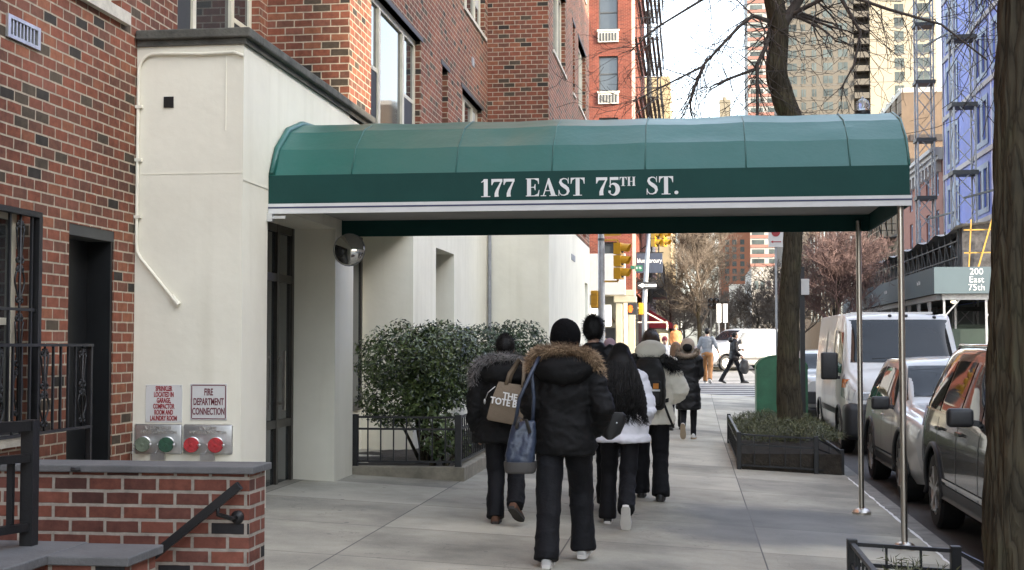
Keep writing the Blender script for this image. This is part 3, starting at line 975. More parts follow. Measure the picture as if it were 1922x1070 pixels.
for j in range(len(prof) - 1):
    for i in range(sub_):
        t = i / sub_
        fine.append((prof[j][0] + (prof[j + 1][0] - prof[j][0]) * t, prof[j][1] + (prof[j + 1][1] - prof[j][1]) * t, j + t))
fine.append((prof[-1][0], prof[-1][1], len(prof) - 1))
k = len(fine)
vs = []
for i in range(nx + 1):
    x = XF + (CX1 - XF) * i / nx
    ds = min(abs(x - q) for q in SEAMS + (XF, CX1))
    for a_, z_, tt in fine:
        edge = min(1, tt, len(prof) - 1 - tt)
        puck = math.exp(-ds * 9) * .010 * noise.noise(V((x * 3, tt * 7, 3.1)))
        wob = .010 * noise.noise(V((x * 1.3, tt * 1.6, 0))) + .004 * noise.noise(V((x * 6, tt * 2.2, 5)))
        d = (puck + wob - .014 * min(1, ds / .42) * (math.sin(PI * (tt % 1)) * .4 + .6)) * edge
        n_ = V((0, a_ / hw, .9)).normalized()
        vs.append(V((x, ym + a_, z_)) + n_ * d)
mb.add(vs, [(i * k + j, (i + 1) * k + j, (i + 1) * k + j + 1, i * k + j + 1) for i in range(nx) for j in range(k - 1)])
mb.add([V((CX1, ym + p[0], p[1])) for p in prof], [tuple(range(len(prof)))])
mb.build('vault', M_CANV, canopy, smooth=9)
# valances on three sides
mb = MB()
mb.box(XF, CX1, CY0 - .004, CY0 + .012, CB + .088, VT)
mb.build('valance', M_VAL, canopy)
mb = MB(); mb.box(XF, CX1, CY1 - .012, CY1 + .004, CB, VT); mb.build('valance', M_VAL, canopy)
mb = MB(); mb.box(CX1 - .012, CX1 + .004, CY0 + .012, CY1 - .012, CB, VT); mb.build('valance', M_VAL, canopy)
mb = MB(); mb.box(XF, CX1 + .015, CY0 - .008, CY0 + .012, CB, CB + .088); st = mb.build('valance_band', M_WPAINT, canopy)
mb = MB(); mb.box(XF, CX1 + .015, CY0 - .011, CY0 - .0085, CB + .046, CB + .060); mb.build('stripe', M_NAVY, st)
mb = MB(); mb.box(XF + .02, CX1 - .015, CY0 + .02, CY1 - .015, CB + .17, CB + .18); mb.build('soffit', M_CANL, canopy)
# rib seams
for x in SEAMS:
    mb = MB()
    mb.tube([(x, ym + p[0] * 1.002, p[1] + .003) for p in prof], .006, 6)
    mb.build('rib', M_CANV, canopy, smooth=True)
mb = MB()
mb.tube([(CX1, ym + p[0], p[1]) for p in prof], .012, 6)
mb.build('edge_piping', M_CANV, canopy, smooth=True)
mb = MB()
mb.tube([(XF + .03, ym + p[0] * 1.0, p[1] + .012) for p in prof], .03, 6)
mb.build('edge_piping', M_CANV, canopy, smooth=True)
# bracket at the wall, two steel poles
mb = MB(); mb.box(XF, XF + .05, CY0 - .05, CY0 + .02, CB - .07, CB + .0); mb.box(XF, XF + .16, CY0 - .02, CY0 + .0, CB - .045, CB - .02); mb.build('bracket', M_ALU, canopy)
for y in (CY0 + .12, CY1 + .22 - .32):
    x = 1.75 if y < 13 else 1.685
    z0 = gz(x)
    mb = MB()
    mb.lathe([(.027, 0), (.027, CB + .1 - z0)], (x, y, z0), n=16)
    po = mb.build('pole', M_STEEL, canopy, smooth=40)
    mb = MB(); mb.lathe([(.095, 0), (.095, .02), (.07, .045), (.032, .06)], (x, y, z0), n=24); mb.build('base_flange', M_STEEL, po, smooth=40)
mb = MB()
h = .155
tw = serif_text(MB(), [('177 EAST 75', h, 0, .06), ('TH', h * .5, h * .5, .06), (' ST.', h, 0, .06)], (0, 0, 0), (1, 0, 0), (0, 0, 1), .004)
X0L, X1L = -1.795, -.09
sc = (X1L - X0L) / tw
serif_text(mb, [('177 EAST 75', h, 0, .06), ('TH', h * .5, h * .5, .06), (' ST.', h, 0, .06)], (X0L, CY0 - .0055, CB + .122), (sc, 0, 0), (0, 0, 1), .003)
mb.build('lettering', M_WTXT, canopy)

# convex mirror hung from the canopy corner
mir = thing('convex_mirror', 'round convex mirror under the canopy at the cream pier', 'mirror', (-3.55, 13.9, 2.52))
mb = MB(); mb.ell((-3.53, 13.86, 2.55), (.165, .06, .165), 24, 12); mb.build('mirror_dome', mat('mirror_glass', (.62, .62, .60), .08, metal=1, var=.05), mir, smooth=True)
mb = MB(); mb.tube([(-3.53 + .166 * math.cos(2 * PI * i / 24), 13.87, 2.55 + .166 * math.sin(2 * PI * i / 24)) for i in range(25)], .007, 6); mb.build('rim', M_GALV, mir, smooth=True)
mb = MB(); mb.tube([(-3.53, 13.9, 2.55), (-3.66, 13.97, 2.62), (XF - .0, 13.98, 2.64)], .014, 6); mb.build('bracket', M_BLACK, mir, smooth=True)

# glass globe lamp standing on the far edge of the canopy
lamp = thing('globe_lamp', 'clear globe lamp with black collar above the street end of the green canopy', 'lamp', (1.72, ym, VT + .63))
lx, ly, lz = 1.62, ym + .2, VT + .58
mb = MB(); mb.lathe([(.08, 0), (.08, .03), (.04, .05), (.04, .08), (.07, .10), (.07, .13)], (lx, ly, lz), n=20); mb.build('collar', M_BLACK, lamp, smooth=40)
mb = MB(); mb.lathe([(.04, .13), (.056, .15), (.062, .185), (.052, .225), (.024, .245), (.01, .252), (.01, .265), (.001, .27)], (lx, ly, lz), n=20); mb.build('globe', mat('lamp_globe_glass', (.55, .57, .57), .12, var=.05, trans=.75), lamp, smooth=40)

# ------------------------------------------------------------------ signs and fire connections on the pillar
YP = 10.95
def sign(x0, x1, z0, z1, lines, tm, label, size, sx, border=None, ls=1.0, off=.0):
    t = thing('wall_sign', label, 'sign', ((x0 + x1) / 2, YP, z0))
    mb = MB(); mb.bbox(x0, x1, YP - .006, YP - .001, z0, z1, bev=.002); mb.build('sign_plate', M_WPAINT, t)
    if border:
        mb = MB(); e = .008
        for q in ((x0 + e, x1 - e, z0 + e, z0 + 2 * e), (x0 + e, x1 - e, z1 - 2 * e, z1 - e), (x0 + e, x0 + 2 * e, z0 + 2 * e, z1 - 2 * e), (x1 - 2 * e, x1 - e, z0 + 2 * e, z1 - 2 * e)):
            mb.box(q[0], q[1], YP - .0075, YP - .0062, q[2], q[3])
        mb.build('border', border, t)
    text_mesh(lines, size, ((x0 + x1) / 2, YP - .0065, (z0 + z1) / 2), (1, 0, 0), (0, 0, 1), tm, 'lettering', t, sx=sx, ls=ls, off=off)
    mb = MB()
    for x in (x0 + .012, x1 - .012):
        for z in (z0 + .012, z1 - .012):
            mb.lathe([(.005, 0), (.005, .003)], (x, YP - .006, z), (0, -1, 0), 8)
    mb.build('screw', M_ALU, t)
sign(-4.523, -4.204, .912, 1.225, 'SPRINKLER\nLOCATED IN\nGARAGE,\nCOMPACTOR\nROOM AND\nLAUNDRY ROOM', M_REDTXT, 'white plate with six lines of red capitals about a sprinkler', .056, .53, ls=.88, off=.0018)
sign(-4.134, -3.818, .933, 1.235, 'FIRE\nDEPARTMENT\nCONNECTION', M_MAROON, 'white maroon bordered plate reading fire department connection', .080, .52, border=M_MAROON, ls=1.0, off=.0016)
M_REDCAP = mat('red_cap_paint', (0.34, 0.014, 0.017), 0.55, var=.45, scale=30, bump=.2)
M_GRNCAP = mat('green_cap_paint', (0.009, 0.055, 0.026), 0.55, var=.45, scale=30, bump=.2)
M_DULLCAP = mat('weathered_green_cap', (0.10, 0.125, 0.085), 0.6, var=.35, scale=25)
def siamese(x0, x1, caps, label, txt):
    t = thing('fire_connection', label, 'fire connection', ((x0 + x1) / 2, YP, .65))
    mb = MB(); mb.bbox(x0, x1, YP - .018, YP - .001, .652, .898, bev=.014, seg=3); mb.build('plate', M_ALU, t, smooth=40)
    text_mesh(txt, .038, ((x0 + x1) / 2, YP - .0185, .848), (1, 0, 0), (0, 0, 1), M_STEEL, 'lettering', t, sx=.8, ls=.9, d=.006)
    for x, m in caps:
        mb = MB(); mb.lathe([(.062, 0), (.062, .012), (.045, .02), (.045, .05), (.056, .055), (.056, .08)], (x, YP - .018, .735), (.25, -1, 0), 20)
        c = mb.build('coupling', M_ALU, t, smooth=40)
        A = V((.25, -1, 0)).normalized()
        mb = MB(); mb.lathe([(.060, 0), (.063, .006), (.063, .028), (.058, .034)], V((x, YP - .018, .735)) + A * .08, A, 20); mb.build('cap', m, c, smooth=40)
        for sx_ in (-1, 1):
            mb = MB(); mb.ell(V((x, YP - .018, .735)) + A * .10 + V((sx_ * .068, 0, 0)), (.014, .014, .014), 8, 6); mb.build('cap_lug', M_ALU, c, smooth=True)
        mb = MB(); mb.lathe([(.014, 0), (.014, .006), (.008, .009)], V((x, YP - .018, .735)) + A * .113, A, 6); mb.build('cap_nut', m, c)
        ch = [V((x - .066, YP - .06, .715)) + V((-.004 * i, .012 * math.sin(i), -.012 * i)) for i in range(6)]
        mb = MB(); mb.tube(ch, .004, 5); mb.build('chain', M_ALU, c, smooth=True)
    mb = MB(); mb.box((x0 + x1) / 2 - .06, (x0 + x1) / 2 + .06, YP - .03, YP - .002, .60, .66); mb.build('outlet', M_ALU, t)
siamese(-4.612, -4.20, [(-4.526, M_DULLCAP), (-4.322, M_GRNCAP)], 'aluminium double hose inlet with one dull and one dark green cap', 'AUTO SPRINKLER\nSIAMESE CONNECTION')
siamese(-4.188, -3.765, [(-4.105, M_REDCAP), (-3.899, M_REDCAP)], 'aluminium double hose inlet with two bright red caps', 'STANDPIPE\nSIAMESE CONNECTION')

# ------------------------------------------------------------------ window guard, iron railing, areaway walls, handrail
def scroll(mb, P, cx, z, r, s, turns=1.25, w=.008):
    pts = []
    for i in range(15):
        t = i / 14
        a = PI / 2 + s * t * turns * 2 * PI
        rr = r * (1 - .7 * t)
        pts.append(P(cx + s * (r - rr * math.cos(s * (a - PI / 2))) * 0.0 + rr * math.cos(a), z + rr * math.sin(a)))
    mb.tube(pts, w, 5)

def ornament(mb, P, c, z0, z1):
    zm = (z0 + z1) / 2
    for s in (-1, 1):
        pts = [P(c + s * .012, z0 + .05)]
        for i in range(1, 9):
            t = i / 9
            pts.append(P(c + s * (.012 + .055 * math.sin(PI * t) ** 1.5), z0 + .05 + (zm - z0 - .05) * t))
        mb.tube(pts, .007, 5)
        pts = [P(c + s * .015, zm + .02)]
        for i in range(1, 9):
            t = i / 9
            pts.append(P(c + s * (.015 + .045 * t), zm + .02 + (z1 - zm - .05) * t))
        mb.tube(pts, .007, 5)
        scroll(mb, P, c + s * .032, zm + .02, .028, s)
        scroll(mb, P, c + s * .032, zm - .045, .025, s)
        scroll(mb, P, c + s * .03, z0 + .045, .025, s)
        scroll(mb, P, c + s * .032, z1 - .04, .026, s)

gd = thing('window_guard', 'black iron scrollwork guard over the ground floor window at far left', 'window guard', (XB + .06, 8.4, .95))
Pg = lambda a, z: V((XB + .075, a, z))
mb = MB()
mb.bar((XB + .075, 7.2, 2.47), (XB + .075, 9.10, 2.47), .05, .04); mb.bar((XB + .075, 7.2, .97), (XB + .075, 9.10, .97), .04, .03)
mb.bar((XB + .075, 7.2, 1.80), (XB + .075, 9.10, 1.80), .02, .02)
mb.bar((XB + .075, 9.08, .955), (XB + .075, 9.08, 2.45), .05)
mb.build('guard_frame', M_BLACK, gd)
for a in (7.3, 7.5, 7.7, 7.9, 8.1, 8.3, 8.5, 8.68, 8.99):
    mb = MB(); mb.bar(Pg(a, .98), Pg(a, 2.46), .018); mb.build('bar', M_BLACK, gd)
for c in (8.83, 8.2, 7.6):
    mb = MB(); ornament(mb, Pg, c, 1.05, 1.78); ornament(mb, Pg, c, 1.82, 2.42); mb.bar(Pg(c, .98), Pg(c, 2.46), .014); mb.build('scroll', M_BLACK, gd, smooth=True)

XR = -4.42
rl = thing('iron_railing', 'black iron railing with scroll panels in front of the brick beside the black door', 'railing', (XR, 8.9, .9))
mb = MB()
mb.bar((XR, 7.0, 1.555), (XR, 9.66, 1.555), .045, .02); mb.bar((XR, 7.0, .955), (XR, 9.66, .955), .035, .02); mb.bar((XR, 9.65, .6), (XR, 9.65, 1.545), .028)
mb.build('rail', M_BLACK, rl)
Pr = lambda a, z: V((XR, a, z))
for a in [7.1 + .115 * i for i in range(21)]:
    if min(abs(a - c) for c in (9.52, 8.93, 8.3)) > .08:
        mb = MB(); mb.bar(Pr(a, .965), Pr(a, 1.545), .016); mb.build('baluster', M_BLACK, rl)
for c in (9.52, 8.93, 8.3):
    mb = MB(); ornament(mb, Pr, c, .97, 1.54); mb.bar(Pr(c, .965), Pr(c, 1.545), .012); mb.build('scroll', M_BLACK, rl, smooth=True)

wl = thing('areaway_wall', 'low red brick wall with a bluestone cap in front of the cream pillar', 'wall', (-3.5, 7.22, -.2))
mb = MB(); mb.box(-4.63, -2.345, 7.09, 7.36, -.4, .866); mb.build('brickwork', M_BRICK_LOW, wl)
mb = MB(); mb.bbox(-4.63, -2.315, 7.06, 7.39, .866, .905, bev=.006); mb.build('coping', M_SLATE, wl)
mb = MB(); mb.tube([(-3.33, 7.056, .883), (-3.30, 7.05, .88), (-3.28, 7.056, .883)], .012, 6); mb.build('cap_stain', M_PLASTIC, wl)

w2 = thing('areaway_wall', 'lower brick wall with slate grey coping at the bottom left corner', 'wall', (-3.1, 5.8, -.2))
mb = MB(); mb.box(-3.95, -2.42, 5.65, 5.99, -.4, .605); mb.box(-3.95, -2.78, 4.9, 5.65, -.4, .604); mb.build('brickwork', M_BRICK_LOW, w2)
mb = MB(); mb.bbox(-2.79, -2.39, 5.62, 6.015, .605, .645, bev=.006); mb.bbox(-4.0, -2.755, 4.9, 6.02, .606, .650, bev=.006); mb.build('coping', M_SLATE, w2)
r2 = thing('iron_railing', 'plain square bar black railing on the slate coping at bottom left', 'railing', (-3.1, 5.6, .65))
p0, p1 = V((-2.972, 5.875, 0)), V((-3.36, 4.85, 0))
dz = V((0, 0, 1))
mb = MB(); mb.bar(p0 + dz * .65, p0 + dz * 1.215, .06); mb.build('post', M_BLACK, r2)
mb = MB()
q0 = p0 + V((.0, -.03, 0))
mb.bar(q0 + dz * 1.19, p1 + dz * 1.19, .05, .045); mb.bar(q0 + dz * 1.045, p1 + dz * 1.045, .045, .035); mb.bar(q0 + dz * .735, p1 + dz * .735, .045, .035)
mb.build('rail', M_BLACK, r2)
for i in range(1, 11):
    q = p0.lerp(p1, i * .098)
    mb = MB(); mb.bar(q + dz * .75, q + dz * 1.03, .026); mb.build('baluster', M_BLACK, r2)

hr = thing('handrail', 'sloping black handrail fixed to the low red brick wall', 'handrail', (-2.9, 7.02, .3))
A, B = V((-2.365, 6.99, .815)), V((-3.10, 6.99, .225))
mb = MB(); mb.bar(A, B, .035, .045); mb.build('rail', M_BLACK, hr)
for t in (.16, .95):
    q = A.lerp(B, t)
    mb = MB(); mb.tube([q, q + V((0, .0, -.06)), q + V((.06, .04, -.085)), q + V((.075, .09, -.085))], .013, 8); b_ = mb.build('bracket', M_BLACK, hr, smooth=True)
    mb = MB(); mb.lathe([(.036, 0), (.036, .008), (.026, .018), (.016, .024)], q + V((.075, .1, -.085)), (0, -1, 0), 18); mb.build('wall_plate', M_BLACK, b_, smooth=40)

# ------------------------------------------------------------------ fences, planting
def fence(label, pts, zf, h, spacing, rails, post_w=.05, posts=None, group=None, loc=None, bar_w=.014, post_h=None, name='metal_fence'):
    c = V(pts[0])
    t = thing(name, label, 'fence', (sum(p[0] for p in pts) / len(pts), sum(p[1] for p in pts) / len(pts), zf(*pts[0])), 0, group)
    rb = MB()
    nb = 0
    bars = MB()
    for i in range(len(pts) - 1):
        a, b = V((pts[i][0], pts[i][1], zf(*pts[i]))), V((pts[i + 1][0], pts[i + 1][1], zf(*pts[i + 1])))
        ha, hb = h[i], h[i + 1]
        for r_ in rails:
            rb.bar(a + dz * (ha * r_), b + dz * (hb * r_), .03 if r_ > .95 else .022, .022)
        n = max(1, int((b - a).length / spacing))
        for j in range(1, n):
            q = a.lerp(b, j / n)
            hh = ha + (hb - ha) * j / n
            m_ = MB(); m_.bar(q + dz * hh * rails[-1], q + dz * hh * rails[0], bar_w); 
            if nb < 95: m_.build('bar', M_BLACK, t)
            else: bars.join(m_)
            nb += 1
    rb.build('rail', M_BLACK, t)
    if bars.v:
        bars.build('bar', M_BLACK, t)['kind'] = 'stuff'
    for i, p in enumerate(pts):
        if posts and not posts[i]: continue
        z = zf(*p)
        m_ = MB(); m_.bbox(p[0] - post_w / 2, p[0] + post_w / 2, p[1] - post_w / 2, p[1] + post_w / 2, z - .02, z + h[i] + .03, bev=.005)
        m_.build('post', M_BLACK, t)
    return t

M_SOIL = mat('dark_soil', (0.030, 0.024, 0.017), 0.95, var=.5, scale=9, bump=.8, bscale=30)
M_PCURB = mat('planter_concrete', (0.24, 0.215, 0.165), 0.85, var=.3, scale=5, bump=.4, bscale=50)
pl = thing('planter_bed', 'raised concrete edged planting bed between the cream pier and the far bay', 'planter', (-3.1, 19.8, .05))
mb = MB(); mb.bbox(-3.78, -2.46, 14.76, 14.92, -.1, .225, bev=.01); mb.bbox(-2.62, -2.46, 14.922, 24.74, -.1, .226, bev=.01); mb.build('concrete_edge', M_PCURB, pl)
mb = MB(); mb.grid(lambda u, v: V((-4.39 + 1.76 * u, 14.93 + 9.8 * v, .16 + .05 * noise.noise(V((u * 6, v * 30, 0))))), 14, 50); mb.build('soil', M_SOIL, pl, smooth=True)
fence('black iron fence round the holly bed, with a square corner post', [(-3.70, 14.84), (-2.54, 14.84), (-2.54, 24.6)], lambda x, y: .222, [.54, .54, .54], .135, (1.0, .76, .10), post_w=.07)

M_LEAF = mat('holly_leaf', (0.014, 0.036, 0.012), 0.30, var=.4, scale=2.5, spec=.6, c2=(0.095, 0.135, 0.038), island=.55)
M_LEAF2 = mat('privet_leaf', (0.016, 0.036, 0.016), 0.38, var=.4, scale=2.5, c2=(0.050, 0.085, 0.035), island=.5)
M_LEAF3 = mat('light_laurel_leaf', (0.05, 0.09, 0.025), 0.4, var=.4, scale=3, c2=(0.16, 0.21, 0.08), island=.6)


def leaves(mb, n, blobs, size, rng, shell=.55):
    tot = sum(b[1][0] * b[1][1] * b[1][2] for b in blobs)
    for c, r_ in blobs:
        k = int(n * r_[0] * r_[1] * r_[2] / tot)
        for _ in range(k):
            d = V((rng.gauss(0, 1), rng.gauss(0, 1), rng.gauss(0, 1))).normalized()
            q = shell + (1 - shell) * rng.random() ** .6
            q *= 1 + .22 * noise.noise(d * 2.3 + V(c))
            p = V(c) + V((d.x * r_[0] * q, d.y * r_[1] * q, d.z * r_[2] * q))
            if noise.noise(p * 4.5) < -.38: continue
            f = (d + V((rng.gauss(0, .6), rng.gauss(0, .6), rng.gauss(0, .6) + .25))).normalized()
            t = f.orthogonal().normalized()
            t = Quaternion(f, rng.random() * 6.28) @ t
            s = size * rng.uniform(.6, 1.25)
            b_ = f.cross(t)
            vs = [p - t * s, p + b_ * s * .42 + f * s * .12, p + t * s, p - b_ * s * .42 + f * s * .12]
            mb.add(vs, [(0, 1, 2), (0, 2, 3)])


def shrub(label, blobs, n, size, m, base, seed, stems=6, name='shrub'):
    rng = random.Random(seed)
    t = thing(name, label, 'shrub', base)
    mb = MB(); leaves(mb, n, blobs, size, rng); mb.build('foliage', m, t)
    mb = MB()
    for i in range(stems):
        c, r_ = blobs[i % len(blobs)]
        e = V(c) + V((rng.uniform(-.5, .5) * r_[0], rng.uniform(-.5, .5) * r_[1], rng.uniform(-.2, .4) * r_[2]))
        s = V(base) + V((rng.uniform(-.1, .1), rng.uniform(-.1, .1), 0))
        md = s.lerp(e, .5) + V((rng.uniform(-.1, .1), rng.uniform(-.1, .1), .1))
        mb.tube([s, md, e], [.024, .016, .006], 6)
    mb.build('trunk', M_BARK, t, smooth=True)
    return t

shrub('big glossy dark holly bush next to the cream pier', [((-3.30, 15.7, 1.36), (.62, .55, .46)), ((-2.95, 15.9, 1.30), (.55, .5, .48)), ((-3.38, 15.7, .92), (.52, .45, .36)), ((-2.92, 15.65, .94), (.43, .38, .34)), ((-3.0, 16.3, 1.5), (.5, .5, .36))], 18000, .031, M_LEAF, (-3.1, 15.9, .18), 11, 8)
shrub('loose green bush behind the woman with the tote bag', [((-2.75, 18.3, 1.5), (.55, .55, .36)), ((-2.35, 18.6, 1.62), (.42, .45, .30)), ((-2.9, 18.0, 1.2), (.5, .5, .45)), ((-2.45, 18.3, 1.15), (.35, .5, .45))], 11000, .029, M_LEAF2, (-2.8, 18.2, .18), 12, 8)
shrub('small pale laurel low behind the black fence', [((-2.86, 15.35, .52), (.22, .25, .26)), ((-2.68, 15.6, .42), (.16, .25, .2)), ((-3.05, 15.3, .80), (.2, .2, .1))], 700, .042, M_LEAF3, (-2.85, 15.4, .18), 13, 4)
shrub('dark low bush far along the planting bed', [((-3.0, 21.2, .8), (.45, 1.2, .5))], 2500, .05, M_LEAF2, (-3.0, 21.2, .18), 14, 4)

# ------------------------------------------------------------------ tree pits
M_NEEDLE = mat('cut_fir_needles', (0.045, 0.055, 0.020), 0.6, var=.4, scale=5, c2=(0.13, 0.135, 0.055), island=.6)
def pit_green(label, x0, x1, y0, y1, z, n, rng, size=.12):
    mb = MB()
    for _ in range(n):
        p = V((rng.uniform(x0, x1), rng.uniform(y0, y1), 0))
        e = 1 - max(0, abs(p.x - (x0 + x1) / 2) / ((x1 - x0) / 2)) ** 3
        p.z = z + rng.uniform(-.05, .16) * e + .05 * noise.noise(p * 3)
        d = V((rng.gauss(0, 1), rng.gauss(0, 1), rng.uniform(-.1, .9))).normalized()
        L_ = size * rng.uniform(.5, 1.3)
        a = d.cross(V((0, 0, 1))).normalized() * .006
        q = p + d * L_ + V((0, 0, -.02))
        mb.add([p - a, p + a, q], [(0, 1, 2)])
        for k in range(5):
            w = p.lerp(q, .2 + .16 * k)
            s = d.cross(V((rng.gauss(0, 1), rng.gauss(0, 1), rng.gauss(0, 1)))).normalized()
            tip = w + s * .035 + d * .03
            mb.add([w - d * .005, w + d * .005, tip], [(0, 1, 2)])
    return tag(mb.build('cut_greenery', M_NEEDLE), label, 'greenery', None, 'stuff')

zp = lambda x, y: gz(x) + rise(y)
fence('low black guard round the tree pit in mid sidewalk, full of greenery', [(.62, 23.3), (.62, 18.4), (1.62, 18.4), (1.96, 18.5), (1.96, 23.3)], zp, [.46, .46, .46, .30, .30], .17, (1.0, .72, .12), post_w=.06, name='tree_guard')
fence('low black guard round the near tree pit at the bottom edge', [(.95, 5.0), (.95, 8.45), (1.55, 8.45), (1.93, 8.3), (1.93, 5.0)], zp, [.46, .46, .46, .30, .30], .17, (1.0, .74, .5), post_w=.06, name='tree_guard')
mb = MB(); mb.box(.66, 1.95, 18.42, 23.3, gz(1.3) - .1, gz(1.3) + .24); tag(mb.build('pit_soil', M_SOIL), 'dark soil filling the tree pit in mid sidewalk', 'soil', None, 'stuff')
mb = MB(); mb.box(.98, 1.92, 4.9, 8.42, gz(1.4) - .1, gz(1.4) + .06); tag(mb.build('pit_soil', M_SOIL), 'dark soil filling the near tree pit', 'soil', None, 'stuff')
pit_green('dull green cut boughs heaped in the mid sidewalk tree pit', .66, 2.0, 18.45, 23.2, gz(1.3) + .43, 4600, random.Random(4))
pit_green('cut boughs in the near tree pit at the bottom edge', 1.0, 1.5, 6.9, 8.3, gz(1.3) + .20, 700, random.Random(8), .16)

# ------------------------------------------------------------------ trees
def trunk_mesh(path, rad, n=36, amp=.10, seed=0):
    P = [V(p) for p in path]
    pts, rs = [], []
    k = len(P)
    for i in range(k - 1):
        p0, p1, p2, p3 = P[max(i - 1, 0)], P[i], P[i + 1], P[min(i + 2, k - 1)]
        for s in range(10):
            t = s / 10
            pts.append(.5 * ((2 * p1) + (p2 - p0) * t + (2 * p0 - 5 * p1 + 4 * p2 - p3) * t * t + (3 * p1 - p0 - 3 * p2 + p3) * t ** 3))
            rs.append(rad[i] + (rad[i + 1] - rad[i]) * t)
    pts.append(P[-1]); rs.append(rad[-1])
    mb = MB(); mb.tube(pts, rs, n)
    vs = mb.v
    for i, c in enumerate(pts):
        for j in range(n):
            q = vs[i * n + j]
            d = q - c
            a = noise.fractal(V((d.normalized().x * 3.2, d.normalized().y * 3.2, c.z * 1.3 + seed)), 1, 2, 4)
            ridge = abs(noise.noise(V((d.normalized().x * 6, d.normalized().y * 6, c.z * 2.2 + seed * 2))))
            vs[i * n + j] = c + d * (1 + amp * a - amp * .9 * (1 - min(1, ridge * 4)))
    return mb


def twig(mb, p, d, L, r, lvl, rng, droop=.25, n=4, zig=.35):
    segs = max(3, int(L / .16)) if lvl > 0 else 3
    segs = min(segs, 9)
    pts = [p.copy()]
    q, dd = p.copy(), d.normalized()
    kids = []
    for i in range(segs):
        dd = (dd + V((rng.gauss(0, zig), rng.gauss(0, zig), rng.gauss(0, zig) - droop * .3)) * .5).normalized()
        q = q + dd * (L / segs)
        pts.append(q.copy())
        if lvl > 0:
            kids.append((q.copy(), dd.copy(), i / segs))
    rs = [max(.0035, r * (1 - .65 * i / segs)) for i in range(segs + 1)]
    mb.tube(pts, rs, n if lvl < 2 else 5, cap=False)
    for (k, kd, f) in kids:
        if f > .1 and rng.random() < .72:
            side = kd.cross(V((rng.gauss(0, 1), rng.gauss(0, 1), rng.gauss(0, 1)))).normalized()
            twig(mb, k, (kd * .75 + side * rng.uniform(.5, 1.0)).normalized(), L * rng.uniform(.38, .62), r * .55, lvl - 1, rng, droop, 3, zig)


t1 = thing('street_tree', 'thick dark bark trunk in the foreground at the right edge', 'tree', (1.62, 6.9, -.12))
trunk_mesh([(1.615, 6.9, -.2), (1.615, 6.9, .3), (1.62, 6.9, 1.1), (1.63, 6.9, 1.9), (1.65, 6.92, 2.7), (1.68, 6.95, 3.6), (1.72, 7.0, 4.6), (1.7, 7.1, 5.6)], [.27, .235, .195, .178, .165, .15, .14, .13], 64, .13, 1.3).build('trunk', M_BARK, t1, smooth=True)
rng = random.Random(21)
mb = MB()
mb.tube([(1.7, 7.0, 4.6), (1.9, 8.2, 5.1), (2.15, 9.6, 5.35), (2.3, 11.2, 5.4), (2.3, 13.0, 5.5)], [.06, .045, .03, .022, .014], 7)
for (p, d, L_) in (((2.15, 9.6, 5.35), (.1, .5, -.9), 1.5), ((2.3, 11.2, 5.4), (-.1, .6, -.8), 1.6), ((2.3, 12.4, 5.45), (.2, .6, -.75), 1.5), ((1.95, 8.4, 5.1), (.25, .8, -.6), 1.4), ((2.3, 13, 5.5), (.1, .8, -.55), 1.6)):
    twig(mb, V(p), V(d), L_, .011, 2, rng, .2)
mb.build('crown', M_TWIG, t1, smooth=True)

t2 = thing('street_tree', 'leaning bare street tree rising behind the middle of the canopy', 'tree', (1.48, 21, -.1))
trunk_mesh([(1.47, 21, -.15), (1.47, 21, .35), (1.45, 21, 1.3), (1.49, 21, 2.4), (1.55, 21, 3.4), (1.585, 21, 4.2), (1.55, 21, 4.85), (1.40, 21, 5.35), (1.31, 21, 5.75), (1.36, 21, 6.3), (1.28, 21, 6.9), (1.2, 21, 7.9), (1.2, 21, 9.5)],
           [.28, .20, .175, .15, .142, .152, .175, .17, .165, .15, .155, .13, .08], 32, .09, 4.2).build('trunk', M_BARK, t2, smooth=True)
mb = MB()
rng = random.Random(5)
limbs = [
    ([(1.30, 21, 6.45), (.95, 20.9, 6.55), (.72, 20.8, 6.35), (.20, 20.6, 5.75), (-.35, 20.4, 5.45), (-.85, 20.2, 5.2)], [.042, .032, .026, .020, .014, .008]),
    ([(1.22, 21, 6.35), (1.15, 20.8, 6.05), (.95, 20.6, 5.72), (.55, 20.4, 5.52), (.30, 20.2, 5.35)], [.04, .034, .028, .020, .010]),
    ([(.20, 20.6, 5.75), (.08, 20.5, 5.45), (.0, 20.4, 5.2), (.02, 20.4, 4.95)], [.03, .025, .018, .01]),
    ([(1.40, 21, 6.45), (1.62, 21, 6.75), (1.85, 21, 7.1), (2.3, 21, 7.6)], [.09, .075, .06, .04]),
    ([(1.26, 21, 6.9), (.8, 20.7, 7.0), (.2, 20.5, 6.75), (-.5, 20.3, 6.3), (-.9, 20.2, 5.9)], [.04, .03, .022, .015, .009]),
    ([(1.0, 20.6, 5.75), (.98, 20.5, 5.3), (.98, 20.5, 4.8), (1.0, 20.5, 4.3)], [.03, .025, .02, .012]),
    ([(1.5, 21, 6.6), (2.2, 20.6, 6.8), (2.9, 20.4, 6.5), (3.6, 20.2, 6.2), (4.2, 20.0, 5.6)], [.038, .03, .024, .018, .012]),
    ([(1.9, 21, 7.1), (2.7, 20.8, 7.2), (3.5, 20.5, 7.0), (4.3, 20.2, 6.6)], [.038, .03, .02, .012]),
    ([(2.2, 20.6, 6.8), (2.5, 20.5, 6.2), (2.4, 20.4, 5.7), (2.2, 20.4, 5.3)], [.03, .025, .018, .01])]
